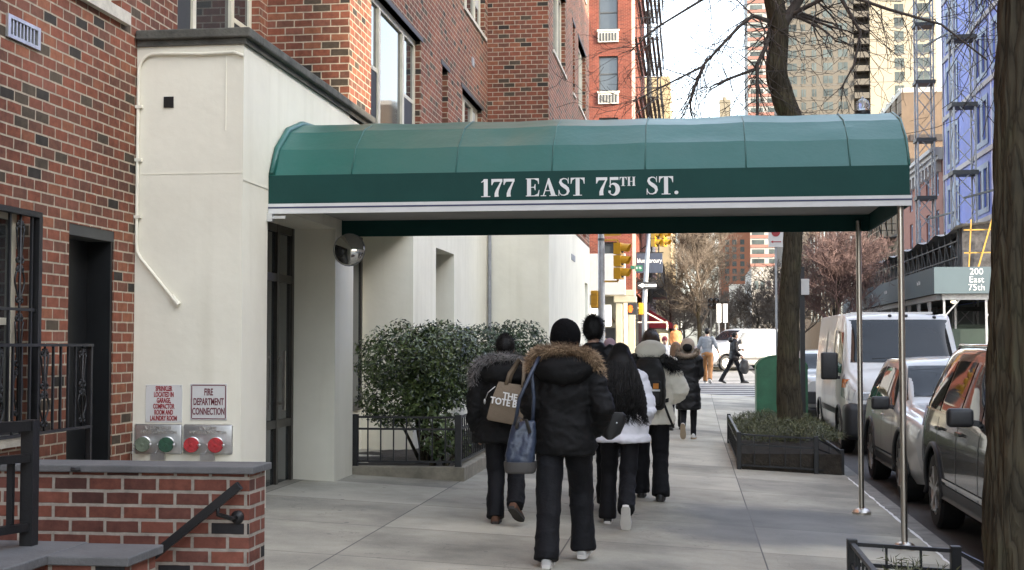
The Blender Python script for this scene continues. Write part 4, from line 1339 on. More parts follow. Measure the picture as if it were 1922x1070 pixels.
for pts, rs in limbs:
    pts = [V(p) + V((rng.uniform(-.02, .02), 0, rng.uniform(-.03, .03))) for p in pts]
    mb.tube(pts, rs, 7, cap=False)
    for i in range(1, len(pts)):
        for _ in range(6):
            d = (pts[i] - pts[i - 1]).normalized()
            s = V((rng.gauss(0, .7), rng.gauss(0, .5), rng.gauss(-.25, .7)))
            twig(mb, pts[i - 1].lerp(pts[i], rng.random()), d * .6 + s, rng.uniform(.55, 1.15), max(.006, rs[i] * .42), 2, rng, .2)
mb.build('crown', M_TWIG, t2, smooth=True)


def bare_tree(label, base, H, spread, seed, m, group='bare trees down the street', lvl=4, r0=.14, nl=9, fine=.010, zs=.22):
    rng = random.Random(seed)
    t = thing('bare_tree', label, 'tree', base, 0, group)
    b = V(base)
    mb = MB(); mb.tube([b, b + V((0, 0, H * .22)), b + V((rng.uniform(-.2, .2), 0, H * .5)), b + V((rng.uniform(-.3, .3), 0, H * .9))], [r0, r0 * .8, r0 * .5, r0 * .12], 8); mb.build('trunk', M_BARK, t, smooth=True)
    mb = MB()

    def rec(p, d, L, r, k):
        n = 4 if k > 1 else (3 if k else 2)
        pts = [p]
        q = p
        for i in range(n):
            d = (d + V((rng.gauss(0, .16), rng.gauss(0, .16), rng.gauss(.05, .12)))).normalized()
            q = q + d * (L / n)
            pts.append(q)
        mb.tube(pts, [max(fine, r * (1 - .5 * i / n)) for i in range(n + 1)], 3 if k < 3 else 5, cap=False)
        if k:
            for j in range(1, n + 1):
                for _ in range(2 if k > 1 else 1):
                    s = V((rng.gauss(0, 1), rng.gauss(0, 1), rng.gauss(.2, .6))).normalized()
                    rec(pts[j], (d * .8 + s * .75).normalized(), L * rng.uniform(.42, .62), r * .5, k - 1)
    for i in range(nl):
        a = i * 2.4
        z = H * (zs + (.75 - zs) * i / nl)
        rec(b + V((0, 0, z)), V((math.cos(a) * spread, math.sin(a) * spread, .9)).normalized(), H * .36 * (1.1 - .5 * i / nl), r0 * .4, lvl - 1)
    mb.build('crown', m, t)
    return t

M_TW2 = mat('brown_twigs', (0.125, 0.10, 0.076), 0.9, var=.3)
M_TW3 = mat('russet_twigs', (0.095, 0.058, 0.052), 0.9, var=.3)
bare_tree('tall grey bare tree at the centre of the street vista', (.45, 75, .6), 8.2, .6, 3, M_TW2, nl=11, fine=.006, lvl=5)
bare_tree('bare tree low behind the tall grey one, left side of the vista', (-1.3, 92, .6), 6.5, .9, 7, M_TW2, nl=9, fine=.014)
bare_tree('bushy bare tree between the orange tower and the leaning street tree', (6.4, 84, .5), 7.0, 1.2, 9, M_TW2, nl=10, fine=.014)
bare_tree('russet bare tree left of the fire escapes on the right side', (7.5, 72, .4), 7.6, .9, 12, M_TW3, nl=9, fine=.007, lvl=5)
bare_tree('russet bare tree standing in front of the far tan fire escape block', (9.4, 92, .5), 8.5, .9, 13, M_TW3, nl=10, fine=.012)
bare_tree('brown bare tree behind the white delivery van on the avenue', (5.2, 112, .6), 6.3, 1.1, 15, M_TW2, nl=9, fine=.018)

src_tree = bare_tree('bare tree in the brown mass of trees far down the street', (1.6, 128, .9), 6.2, 1.2, 17, M_TW2, nl=9, fine=.016)
rng = random.Random(31)
for (x, y) in ((-.6, 118), (3.6, 140), (7.6, 136), (-1.2, 150), (8.8, 150), (2.4, 190), (7.0, 195), (10.5, 170)):
    c_ = src_tree.copy(); COL.objects.link(c_)
    c_.location = (x, y, .9); c_.rotation_euler = (0, 0, rng.uniform(0, 6.2)); sc_ = rng.uniform(.85, 1.25); c_.scale = (sc_, sc_, sc_)
    for ch in src_tree.children:
        d_ = ch.copy(); COL.objects.link(d_); d_.parent = c_

# ------------------------------------------------------------------ mailbox, sign post
M_GREENBOX = mat('green_box_paint', (0.026, 0.125, 0.062), 0.42, var=.2, scale=4)
z0 = gz(1.2) + rise(26)
bx = thing('relay_mailbox', 'dark green round topped relay mailbox behind the tree pit', 'mailbox', (1.75, 26.4, z0))
mb = MB()
x0, x1, yb0, yb1, hz = 1.21, 2.16, 26.1, 26.75, 1.22
prof_ = [(x0, .1), (x1, .1), (x1, hz)] + [((x0 + x1) / 2 + (x1 - x0) / 2 * math.cos(PI * i / 14), hz + .26 * math.sin(PI * i / 14) ** .8) for i in range(1, 14)] + [(x0, hz)]
mb.loft([[V((p[0], y, z0 + p[1])) for p in prof_] for y in (yb0, yb1)])
mb.build('box_body', M_GREENBOX, bx, fix=True)
mb = MB(); mb.box(x0 + .06, x1 - .06, yb0 - .012, yb0 - .001, z0 + .22, z0 + 1.1); dd_ = mb.build('door', M_GREENBOX, bx)
mb = MB(); mb.box(x1 - .14, x1 - .10, yb0 - .03, yb0 - .013, z0 + .6, z0 + .72); mb.build('latch', M_GALV, dd_)
for x in (x0 + .06, x1 - .06):
    for y in (yb0 + .06, yb1 - .06):
        mb = MB(); mb.bar((x, y, z0 - .02), (x, y, z0 + .1), .06); mb.build('leg', M_GREENBOX, bx)
mb = MB()
for y in (yb0, yb1):
    mb.tube([V((p[0], y, z0 + p[1])) for p in prof_[2:]], .012, 5)
mb.build('edge_trim', M_GREENBOX, bx, smooth=True)

sp_ = thing('sign_post', 'dark sign post just right of the leaning tree with a small white plate', 'sign', (1.95, 24.6, gz(1.9)))
mb = MB(); mb.bar((1.95, 24.6, gz(1.95) - .02), (1.95, 24.6, 2.95), .085, .07); mb.build('post', M_PLASTIC, sp_)
mb = MB(); mb.bbox(1.93, 2.07, 24.53, 24.545, 2.45, 2.73, bev=.004); mb.build('sign_plate', M_WPAINT, sp_)
sp_ = thing('sign_post', 'no standing sign on a thin post left of the leaning tree trunk', 'sign', (1.9, 32, gz(1.9) + rise(32)))
zz = 1.55 + 200 / 2563 * 32
mb = MB(); mb.bar((1.95, 32, gz(1.95) + rise(32) - .02), (1.95, 32, zz + .3), .05, .04); mb.build('post', M_GALV, sp_)
mb = MB(); mb.bbox(1.78, 2.12, 31.95, 31.965, zz - .22, zz + .28, bev=.004); so = mb.build('sign_plate', M_WPAINT, sp_)
mb = MB(); mb.lathe([(.10, 0), (.10, .004)], (1.95, 31.945, zz + .12), (0, -1, 0), 20); mb.build('red_disc', M_REDTXT, so)
mb = MB(); mb.prism([(-.12, 0), (-.06, .035), (-.06, .012), (.12, .012), (.12, -.012), (-.06, -.012), (-.06, -.035)], (1.95, 31.946, zz - .1), (1, 0, 0), (0, 0, 1), .003); mb.build('arrow', M_REDTXT, so)

# ------------------------------------------------------------------ vehicles
def cr(a, b, c, d, t):
    return .5 * (2 * b + (c - a) * t + (2 * a - 5 * b + 4 * c - d) * t * t + (3 * b - a - 3 * c + d) * t ** 3)


class Car:
    """local: x across, y from the front (-) to the rear (+), z up from the road"""
    def __init__(s, name, label, cat, loc, rot, st, paint, wheels, wr, ww, group=None, dark=None):
        s.t = thing(name, label, cat, loc, rot, group)
        s.st = st
        ys = [q[0] for q in st]
        s.ys = []
        s.rings = []
        k = len(st)
        for i in range(k - 1):
            ns = max(2, int((ys[i + 1] - ys[i]) / .07))
            for j in range(ns):
                t = j / ns
                q = [cr(st[max(i - 1, 0)][c], st[i][c], st[i + 1][c], st[min(i + 2, k - 1)][c], t) for c in range(1, 11)]
                q = [min(max(v, min(st[i][c + 1], st[i + 1][c + 1])), max(st[i][c + 1], st[i + 1][c + 1])) for c, v in enumerate(q)]
                s.ys.append(ys[i] + (ys[i + 1] - ys[i]) * t)
                s.rings.append(s.half(q))
        s.ys.append(ys[-1]); s.rings.append(s.half(st[-1][1:]))
        full = []
        for y, h in zip(s.ys, s.rings):
            full.append([V((x, y, z)) for x, z in h] + [V((-x, y, z)) for x, z in reversed(h[1:-1])])
        mb = MB(); mb.loft(full)
        body = mb.build('body', paint, s.t, world=False, smooth=35, fix=True)
        cut = MB()
        for (x, y) in wheels:
            if x > 0:
                cut.lathe([(wr + .07, -1.3), (wr + .07, 1.3)], (0, y, wr), (1, 0, 0), 32)
        co = cut.build('tmp_cut', None, s.t, world=False, fix=True)
        bo = body.modifiers.new('b', 'BOOLEAN'); bo.operation = 'DIFFERENCE'; bo.object = co; bo.solver = 'EXACT'
        bpy.context.view_layer.update()
        me = bpy.data.meshes.new_from_object(body.evaluated_get(bpy.context.evaluated_depsgraph_get()))
        body.modifiers.clear(); body.data = me
        bpy.data.objects.remove(co)
        s.body = body
        mb = MB(); mb.box(-.6, .6, ys[0] + .3, ys[-1] - .3, .22, wr * 2); mb.build('underbody', M_PLASTIC, s.t, world=False)
        for (x, y) in wheels:
            sg = 1 if x > 0 else -1
            mb = MB(); a = V((sg, 0, 0)); c = V((x, y, wr))
            mb.lathe([(wr * .66, -ww / 2), (wr * .93, -ww / 2), (wr, -ww / 2 + .03), (wr, ww / 2 - .03), (wr * .93, ww / 2), (wr * .66, ww / 2), (wr * .62, ww / 2 - .05)], c, a, 36)
            w = mb.build('wheel', M_RUBBER, s.t, world=False, smooth=40)
            mb = MB()
            mb.lathe([(.001, .0), (wr * .62, .0), (wr * .66, .05), (wr * .64, .055), (wr * .6, .02)], c + a * (ww / 2 - .06), a, 30)
            mb.lathe([(.07, 0), (.06, .05), (.001, .055)], c + a * (ww / 2 - .05), a, 16)
            for i in range(5):
                an = 2 * PI * i / 5 + .3
                for e in (-.13, .13):
                    d = V((0, math.cos(an + e * .5), math.sin(an + e * .5)))
                    d2 = V((0, math.cos(an + e), math.sin(an + e)))
                    mb.bar(c + a * (ww / 2 - .012) + d * .04, c + a * (ww / 2 - .005) + d2 * (wr * .63), .032, .03)
            mb.build('rim', M_RIM, w, world=False, smooth=40)
            # dark wheel arch lip
            mb = MB()
            arc_ = [V((s.side_x(y + (wr + .085) * math.cos(t), wr + (wr + .085) * math.sin(t)) * sg + sg * .004, y + (wr + .085) * math.cos(t), wr + (wr + .085) * math.sin(t))) for t in [PI * (-.05 + 1.1 * i / 20) for i in range(21)]]
            mb.tube(arc_, .028, 6)
            mb.build('wheel_arch', dark or M_PLASTIC, s.t, world=False, smooth=True)

    @staticmethod
    def half(q):
        zb, zs, xs, zm, xm, zl, xl, zr, xr, zt = q
        P = [(0, zb), (xs * .9, zb), (xs, zs), (xm, zm), (xl, zl), (xr, zr - .05), (xr - .09, zr + .01), (xr * .45, zt - .012), (0, zt)]
        out = []
        n = len(P)
        for i in range(n - 1):
            for j in range(4):
                t = j / 4
                if i < 2:
                    out.append((P[i][0] + (P[i + 1][0] - P[i][0]) * t, P[i][1] + (P[i + 1][1] - P[i][1]) * t))
                else:
                    a, b, c, d = P[max(i - 1, 0)], P[i], P[i + 1], P[min(i + 2, n - 1)]
                    out.append((cr(a[0], b[0], c[0], d[0], t), cr(a[1], b[1], c[1], d[1], t)))
        out.append(P[-1])
        return out

    def ring_at(s, y):
        ys = s.ys
        y = min(max(y, ys[0]), ys[-1])
        for i in range(len(ys) - 1):
            if ys[i] <= y <= ys[i + 1]:
                t = (y - ys[i]) / max(1e-6, ys[i + 1] - ys[i])
                return [(a[0] + (b[0] - a[0]) * t, a[1] + (b[1] - a[1]) * t) for a, b in zip(s.rings[i], s.rings[i + 1])]
        return s.rings[-1]

    def side_x(s, y, z):
        r = s.ring_at(y)
        best = max(p[0] for p in r)
        for i in range(8, len(r) - 1):
            a, b = r[i], r[i + 1]
            if (a[1] - z) * (b[1] - z) <= 0 and abs(a[1] - b[1]) > 1e-6:
                t = (z - a[1]) / (b[1] - a[1])
                return a[0] + (b[0] - a[0]) * t
        return best

    def top_z(s, x, y):
        r = s.ring_at(y)
        x = abs(x)
        for i in range(len(r) - 1, 8, -1):
            a, b = r[i], r[i - 1]
            if a[0] <= x <= b[0]:
                t = (x - a[0]) / max(1e-6, b[0] - a[0])
                return a[1] + (b[1] - a[1]) * t
        return r[16][1]

    def side(s, name, corners, m, off=.006, parent=None, nu=8, nv=6, sides=(1, -1)):
        """corners (y,z): bottom-front, bottom-rear, top-rear, top-front"""
        out = []
        for sg in sides:
            def P(u, v):
                b = V(corners[0]).lerp(V(corners[1]), u); t = V(corners[3]).lerp(V(corners[2]), u)
                q = b.lerp(t, v)
                return V((sg * (s.side_x(q[0], q[1]) + off), q[0], q[1]))
            mb = MB(); mb.grid(P, nu, nv)
            if sg < 0: mb.f = [tuple(reversed(f)) for f in mb.f]
            out.append(mb.build(name, m, parent or s.t, world=False, smooth=True))
        return out

    def top(s, name, y0, y1, w0, w1, m, off=.008, parent=None, nrm=(0, -.7, .7)):
        def P(u, v):
            y = y0 + (y1 - y0) * v
            x = (2 * u - 1) * (w0 + (w1 - w0) * v)
            yy = y + .06 * (2 * u - 1) ** 2 * (1 if y1 > y0 else -1)
            return V((x, yy, s.top_z(x, yy))) + V(nrm) * off
        mb = MB(); mb.grid(P, 14, 10)
        if y1 < y0: mb.f = [tuple(reversed(f)) for f in mb.f]
        return mb.build(name, m, parent or s.t, world=False, smooth=True)

    def mirrors(s, y, z, w=.2, h=.15, m=None, out=.2):
        for sg in (1, -1):
            x = s.side_x(y, z)
            mb = MB(); mb.bbox(min(sg * (x + .03), sg * (x + .03 + w)), max(sg * (x + .03), sg * (x + .03 + w)), y - .06, y + .06, z, z + h, bev=.035, seg=3)
            mb.bar((sg * (x - .03), y, z + .03), (sg * (x + .08), y, z + .04), .06, .05)
            mb.build('mirror', m or M_PLASTIC, s.t, world=False, smooth=40)

M_RIM = mat('alloy_rim', (0.45, 0.43, 0.40), 0.3, metal=.9, var=.1)
M_CARGLASS = mat('car_glass', (0.014, 0.018, 0.021), 0.03, var=.2, scale=1, spec=.5)
M_SUV = mat('dark_grey_car_paint', (0.024, 0.026, 0.025), 0.22, metal=.3, var=.06, coat=1.0)
M_SILVER = mat('silver_car_paint', (0.44, 0.445, 0.43), 0.38, metal=.1, var=.05, coat=.8)
M_VAN = mat('white_van_paint', (0.62, 0.62, 0.60), 0.35, var=.05, scale=2, coat=.5)
M_VAN2 = mat('dusty_white_van_paint', (0.30, 0.30, 0.30), 0.4, var=.08, scale=2, coat=.4)
M_LAMP = mat('headlamp_lens', (0.55, 0.56, 0.56), 0.1, metal=.4, var=.2, scale=15)
M_AMBER = mat('amber_lens', (0.55, 0.16, 0.03), 0.2, var=.1)
M_TAIL = mat('red_lens', (0.35, 0.015, 0.015), 0.2, var=.1)
M_CHROME = mat('chrome_trim', (0.6, 0.6, 0.58), 0.12, metal=1, var=.05)

SUVST = [(-2.48, .45, .50, .70, .70, .80, .85, .78, .95, .70, .98), (-2.35, .30, .42, .86, .70, .93, .94, .88, 1.04, .78, 1.07),
         (-1.9, .25, .38, .95, .70, .985, 1.00, .93, 1.11, .80, 1.15), (-1.2, .24, .34, .97, .70, .99, 1.04, .95, 1.16, .82, 1.20), (-.88, .24, .34, .97, .7, .99, 1.06, .95, 1.21, .80, 1.25),
         (-.20, .24, .34, .97, .7, .99, 1.07, .95, 1.62, .74, 1.67), (.3, .24, .34, .97, .7, .99, 1.08, .95, 1.71, .74, 1.76), (1.2, .24, .34, .97, .7, .99, 1.10, .95, 1.72, .74, 1.77),
         (1.95, .25, .36, .96, .7, .985, 1.12, .94, 1.68, .72, 1.73), (2.28, .28, .40, .92, .7, .96, 1.12, .90, 1.50, .70, 1.56), (2.44, .32, .45, .88, .72, .92, 1.08, .86, 1.16, .76, 1.2), (2.5, .42, .5, .8, .72, .85, .95, .8, 1.0, .72, 1.02)]


def suv(name, label, loc, paint, scale, rails):
    k = Car(name, label, 'car', loc, 0, [tuple(v * (scale[0] if i == 0 else (scale[1] if i in (3, 5, 7, 9) else scale[2])) for i, v in enumerate(q)) for q in SUVST], paint,
            [(sx * .86 * scale[1], y) for sx in (1, -1) for y in (-1.45 * scale[0], 1.4 * scale[0])], .37, .24)
    a, b, c = scale
    Q = lambda l: [(y * a, z * c) for y, z in l]
    M = M_CARGLASS
    k.side('side_window', Q([(-.60, 1.115), (.20, 1.115), (.20, 1.60), (-.13, 1.56)]), M)
    k.side('side_window', Q([(.29, 1.12), (1.18, 1.13), (1.10, 1.62), (.29, 1.61)]), M)
    k.side('side_window', Q([(1.27, 1.135), (2.05, 1.17), (1.82, 1.56), (1.19, 1.62)]), M)
    k.side('window_trim', Q([(-.66, 1.085), (2.1, 1.14), (2.1, 1.155), (-.66, 1.105)]), M_CHROME, .012, nu=20, nv=1)
    k.top('windshield', -.84 * a, -.24 * a, .80 * b, .68 * b, M)
    k.top('rear_window', 2.36 * a, 2.05 * a, .70 * b, .66 * b, M, nrm=(0, .7, .7))
    for y in (-.72, .245, 1.22):
        k.side('door_seam', Q([(y, .42), (y + .018, .42), (y + .018, 1.08), (y, 1.08)]), M_PLASTIC, .003, nu=1, nv=8)
    k.side('lower_cladding', Q([(-2.0, .30), (2.1, .31), (2.1, .47), (-2.0, .46)]) if False else Q([(-1.0, .335), (.95, .335), (.95, .47), (-1.0, .46)]), M_PLASTIC, .008, nu=20)
    k.side('door_moulding', Q([(-.95, .50), (.93, .50), (.93, .525), (-.95, .525)]), M_CHROME, .014, nu=20, nv=1)
    for y in (.08, 1.05):
        for sg in (1, -1):
            x = k.side_x(y * a, .98 * c)
            mb = MB(); mb.bar((sg * (x + .025), (y - .1) * a, .98 * c), (sg * (x + .025), (y + .1) * a, .985 * c), .03, .03); mb.build('door_handle', paint, k.t, world=False)
    k.mirrors(-.50 * a, 1.08 * c, .22, .16)
    k.side('tail_light', Q([(2.22, .95), (2.40, .93), (2.36, 1.14), (2.20, 1.18)]), M_TAIL, .01)
    k.side('head_light', Q([(-2.36, .82), (-2.0, .88), (-2.05, .98), (-2.36, .93)]), M_LAMP, .01)
    mb = MB(); mb.bbox(-.75 * b, .75 * b, -2.50 * a, -2.44 * a, .35, .62, bev=.02); mb.build('bumper', M_PLASTIC, k.t, world=False)
    if rails:
        for sg in (1, -1):
            mb = MB(); mb.tube([(sg * .66 * b, -.05 * a, 1.69 * c), (sg * .67 * b, .15 * a, 1.755 * c), (sg * .67 * b, 1.6 * a, 1.765 * c), (sg * .65 * b, 1.9 * a, 1.69 * c)], .02, 8); mb.build('roof_rail', M_CHROME, k.t, world=False, smooth=True)
    return k

zr_ = lambda x, y: road_z(y) + crown(x) + .002
suv('parked_car', 'dark grey parked SUV nearest the camera, half hidden by the trunk', (3.36, 12.62, zr_(2.6, 12.6)), M_SUV, (1, 1, 1.02), True)
suv('parked_car', 'silver parked crossover between the dark SUV and the white van', (3.32, 17.75, zr_(2.6, 17.7)), M_SILVER, (.93, .93, .94), False)
for i_, (x, y, m_, lb_) in enumerate(((3.2, 84, M_SUV, 'dark car parked first down the street beyond the avenue'), (3.3, 91, M_SILVER, 'silver car parked behind the dark car beyond the avenue'), (10.2, 80, M_SUV, 'dark car parked under the right side trees beyond the avenue'))):
    suv('parked_car', lb_, (x, y, zr_(2.6, y)), m_, (.95, .95, .9), False)
suv('parked_car', 'pale grey car parked behind the white van', (3.25, 33.5, zr_(2.6, 33.5)), M_SILVER, (.93, .93, .88), False)

VANST = [(-2.72, .42, .48, .75, .72, .83, .92, .80, 1.02, .72, 1.05), (-2.60, .30, .42, .90, .72, .97, 1.06, .92, 1.16, .84, 1.20), (-2.30, .27, .40, .98, .72, 1.01, 1.14, .98, 1.28, .90, 1.33),
         (-2.05, .26, .38, 1.0, .72, 1.02, 1.18, 1.0, 1.40, .92, 1.45), (-1.52, .26, .38, 1.0, .72, 1.025, 1.22, 1.0, 2.05, .88, 2.11), (-1.25, .26, .38, 1.0, .72, 1.025, 1.22, 1.01, 2.17, .89, 2.23),
         (-.6, .26, .38, 1.0, .72, 1.025, 1.22, 1.015, 2.20, .91, 2.26), (2.5, .28, .4, 1.0, .72, 1.025, 1.22, 1.015, 2.20, .91, 2.26), (2.66, .3, .42, .98, .72, 1.0, 1.22, .99, 2.15, .88, 2.21), (2.70, .36, .46, .94, .72, .96, 1.2, .95, 2.08, .85, 2.12)]
VANST = [tuple(v * (1.05 if c in (1, 2, 4, 6, 8, 10) and v > .5 else 1) for c, v in enumerate(q)) for q in VANST]
vn = Car('delivery_van', 'white panel van with black bumper parked at the kerb facing the camera', 'van', (3.50, 25.5, zr_(3, 25.5)), 0, VANST, M_VAN, [(sx * .9, y) for sx in (1, -1) for y in (-1.75, 1.7)], .35, .22)
vn.top('windshield', -2.06, -1.50, .985, .87, M_CARGLASS)
vn.side('side_window', [(-1.86, 1.33), (-1.0, 1.33), (-1.0, 2.05), (-1.52, 2.02)], M_CARGLASS)
vn.side('panel_recess', [(-.7, 1.32), (.5, 1.32), (.5, 2.07), (-.7, 2.07)], M_VAN, .012)
vn.side('panel_recess', [(.7, 1.32), (2.3, 1.32), (2.3, 2.07), (.7, 2.07)], M_VAN, .012)
vn.side('door_seam', [(-.85, .45), (-.835, .45), (-.835, 2.05), (-.85, 2.05)], M_PLASTIC, .003, nu=1, nv=10)
vn.side('door_seam', [(.6, .45), (.615, .45), (.615, 2.05), (.6, 2.05)], M_PLASTIC, .003, nu=1, nv=10)
vn.side('side_moulding', [(-1.2, .62), (1.2, .62), (1.2, .72), (-1.2, .72)], M_PLASTIC, .012, nu=14, nv=1)
vn.mirrors(-1.75, 1.22, .28, .46)
for sg in (1, -1):
    def P(u, v, sg=sg):
        y = -2.665 + .56 * u
        z = .89 + .07 * u + v * (.20 + .17 * u)
        x = vn.side_x(y, z) * (1 - .0 * u)
        return V((sg * (x + .008), y, z))
    mb = MB(); mb.grid(P, 8, 5)
    ho = mb.build('head_light', M_LAMP, vn.t, world=False, smooth=True, fix=False)
    mb = MB(); mb.grid(lambda u, v, sg=sg: V((sg * (vn.side_x(-2.42 + .26 * u, 1.10 + .14 * v) + .014), -2.42 + .26 * u, 1.10 + .14 * v)), 4, 4); mb.build('indicator', M_AMBER, ho, world=False, smooth=True)
    mb = MB(); mb.bbox(min(sg * .56, sg * .80), max(sg * .56, sg * .80), -2.725, -2.60, .90, 1.04, bev=.02); mb.build('lamp_housing', M_LAMP, ho, world=False)
mb = MB(); mb.bbox(-1.035, 1.035, -2.78, -2.25, .26, .86, bev=.12, seg=5); bo_ = mb.build('bumper', M_PLASTIC, vn.t, world=False, smooth=40)
mb = MB(); mb.bbox(-.42, .42, -2.762, -2.70, .86, .96, bev=.02); mb.build('grille', M_PLASTIC, vn.t, world=False)
for x in (-.62, -.12, .15, .62):
    mb = MB(); mb.lathe([(.035, 0), (.03, .03), (.001, .04)], (x, -1.42, vn.top_z(x, -1.42) - .01), (0, -.4, 1), 12); mb.build('roof_marker', M_PLASTIC, vn.t, world=False, smooth=40)
for i in range(5):
    mb = MB(); mb.box(-.7, .7, -.8 + .7 * i, -.72 + .7 * i, 2.35, 2.385); mb.build('roof_rib', M_VAN, vn.t, world=False)
mb = MB(); mb.bar((-.5, -1.99, 1.57), (.15, -1.98, 1.60), .02); mb.bar((.05, -1.99, 1.57), (.7, -1.97, 1.60), .02); mb.build('wiper', M_PLASTIC, vn.t, world=False)
mb = MB(); mb.bbox(-.12, .12, -1.60, -1.58, 1.98, 2.05, bev=.008); mb.build('rear_view_mirror', M_WPAINT, vn.t, world=False)

TCST = [(-2.2, .40, .46, .66, .66, .74, .82, .70, .92, .60, .95), (-2.05, .28, .40, .82, .66, .88, .98, .80, 1.06, .70, 1.10), (-1.6, .25, .36, .88, .66, .91, 1.06, .86, 1.15, .76, 1.19), (-1.25, .25, .36, .9, .66, .92, 1.10, .87, 1.26, .76, 1.30),
        (-.55, .25, .36, .9, .66, .92, 1.14, .88, 1.72, .70, 1.77), (-.1, .25, .36, .9, .66, .92, 1.15, .88, 1.78, .72, 1.83), (1.8, .27, .38, .9, .66, .92, 1.15, .88, 1.78, .74, 1.83), (2.12, .3, .4, .88, .66, .9, 1.13, .87, 1.70, .73, 1.75), (2.2, .4, .46, .82, .66, .86, 1.1, .83, 1.55, .72, 1.6)]
yv = 61.0
tc_ = Car('delivery_van', 'small white cargo van driving left across the avenue', 'van', (2.25, yv, road_z(yv) + .003), R(-58), TCST, M_VAN2, [(sx * .8, y) for sx in (1, -1) for y in (-1.45, 1.35)], .33, .2)
tc_.top('windshield', -1.22, -.60, .78, .68, M_CARGLASS)
tc_.side('side_window', [(-.95, 1.16), (-.05, 1.18), (-.05, 1.65), (-.5, 1.65)], M_CARGLASS)
tc_.side('panel_recess', [(.2, 1.18), (1.9, 1.18), (1.85, 1.66), (.2, 1.66)], M_VAN2, .01)
tc_.side('door_seam', [(.05, .45), (.065, .45), (.065, 1.7), (.05, 1.7)], M_PLASTIC, .004, nu=1, nv=8)
tc_.side('side_moulding', [(-1.0, .46), (.9, .46), (.9, .58), (-1.0, .58)], M_PLASTIC, .012, nu=12, nv=1)
tc_.side('head_light', [(-2.02, .84), (-1.7, .93), (-1.75, 1.04), (-2.02, .95)], M_LAMP, .012)
tc_.mirrors(-.78, 1.14, .18, .2)
mb = MB(); mb.bbox(-.72, .72, -2.24, -2.1, .36, .66, bev=.03); mb.build('bumper', M_PLASTIC, tc_.t, world=False)
mb = MB(); mb.bbox(-.5, .5, -2.20, -2.1, .70, .90, bev=.03); mb.build('grille', M_PLASTIC, tc_.t, world=False)

# ------------------------------------------------------------------ buildings across the avenue and beyond
def wbox(mb, x0, x1, y0, y1, z0, z1, wests=(), norths=(), souths=(), depth=.15):
    wall_sheet(mb, frame_of('y', y0, -1), x0, x1, z0, z1, wests, depth)
    wall_sheet(mb, frame_of('y', y1, 1), x0, x1, z0, z1)
    wall_sheet(mb, frame_of('x', x0, -1), y0, y1, z0, z1, norths, depth)
    wall_sheet(mb, frame_of('x', x1, 1), y0, y1, z0, z1, souths, depth)
    mb.add([(x0, y0, z1), (x1, y0, z1), (x1, y1, z1), (x0, y1, z1)], [(0, 1, 2, 3)])


def far_window(parent, F, o, d=.12, m=None, fr=None, sash=True, fw=.07):
    a0, a1, b0, b1 = o[:4]
    mb = MB()
    mb.fbox(F, a0, a1, b0, b1, -d - .02, -d - .01)
    w = mb.build('window', m or M_GLASS_FAR, parent)
    mb = MB()
    for q in ((a0, a0 + fw, b0, b1), (a1 - fw, a1, b0, b1), (a0 + fw, a1 - fw, b0, b0 + fw), (a0 + fw, a1 - fw, b1 - fw, b1)):
        mb.fbox(F, *q, -d - .008, -d + .04)
    if sash:
        mb.fbox(F, a0 + fw, a1 - fw, (b0 + b1) / 2 - fw / 2, (b0 + b1) / 2 + fw / 2, -d - .008, -d + .03)
    mb.build('frame', fr or M_FRAME, w)
    return w

# red corner building across the avenue
YR = 65.0
red = thing('corner_building', 'orange red brick corner building with fire escapes across the avenue', 'building', (-8, 72, .5))
FW_ = frame_of('y', YR, -1)
ops = []
for fl in range(7):
    zb = 3.9 + fl * 2.98
    for x in (-4.32, -7.2, -10.0):
        ops.append((x, x + .92, zb + .9, zb + 2.6))
sops = []
for fl in range(6):
    for yy in (67.5, 71.5, 75.5, 79.5):
        sops.append((yy, yy + .95, 3.9 + fl * 2.98 + .9, 3.9 + fl * 2.98 + 2.6))
mb = MB(); wbox(mb, -14, -2.75, YR, 84, 4.2, 27, ops, (), sops, .18); mb.build('wall', M_BRICK_ORANGE, red)
for i, o in enumerate(ops):
    if o[2] > 4.5: far_window(red, FW_, o, .16, M_GLASS, M_LINTEL, True, .06)
for o in sops:
    if o[2] > 4.5: far_window(red, frame_of('x', -2.75, 1), o, .16, M_GLASS, M_LINTEL, True, .06)
for o in ops:
    mb = MB(); mb.fbox(FW_, o[0] - .08, o[1] + .08, o[2] - .09, o[2], -.1, .06); mb.build('sill', M_SILL, red)
for i, o in enumerate(ops):
    if o[0] > -5 and o[2] > 8:
        mb = MB(); mb.fbox(FW_, o[0] - .03, o[1] + .03, o[2] - .62, o[2] - .13, 0, .10)
        ac = mb.build('air_conditioner', M_SILL, red)
        mb = MB()
        for k in range(6): mb.fbox(FW_, o[0] + .03 + k * .145, o[0] + .14 + k * .145, o[2] - .57, o[2] - .18, .10, .106)
        mb.build('grille', M_LINTEL, ac)
mb = MB(); mb.box(-2.75, -2.60, YR + .02, YR + .3, 4.2, 27); mb.build('pilaster', mat('pinkish_stone', (.42, .28, .23), .8, var=.1), red)
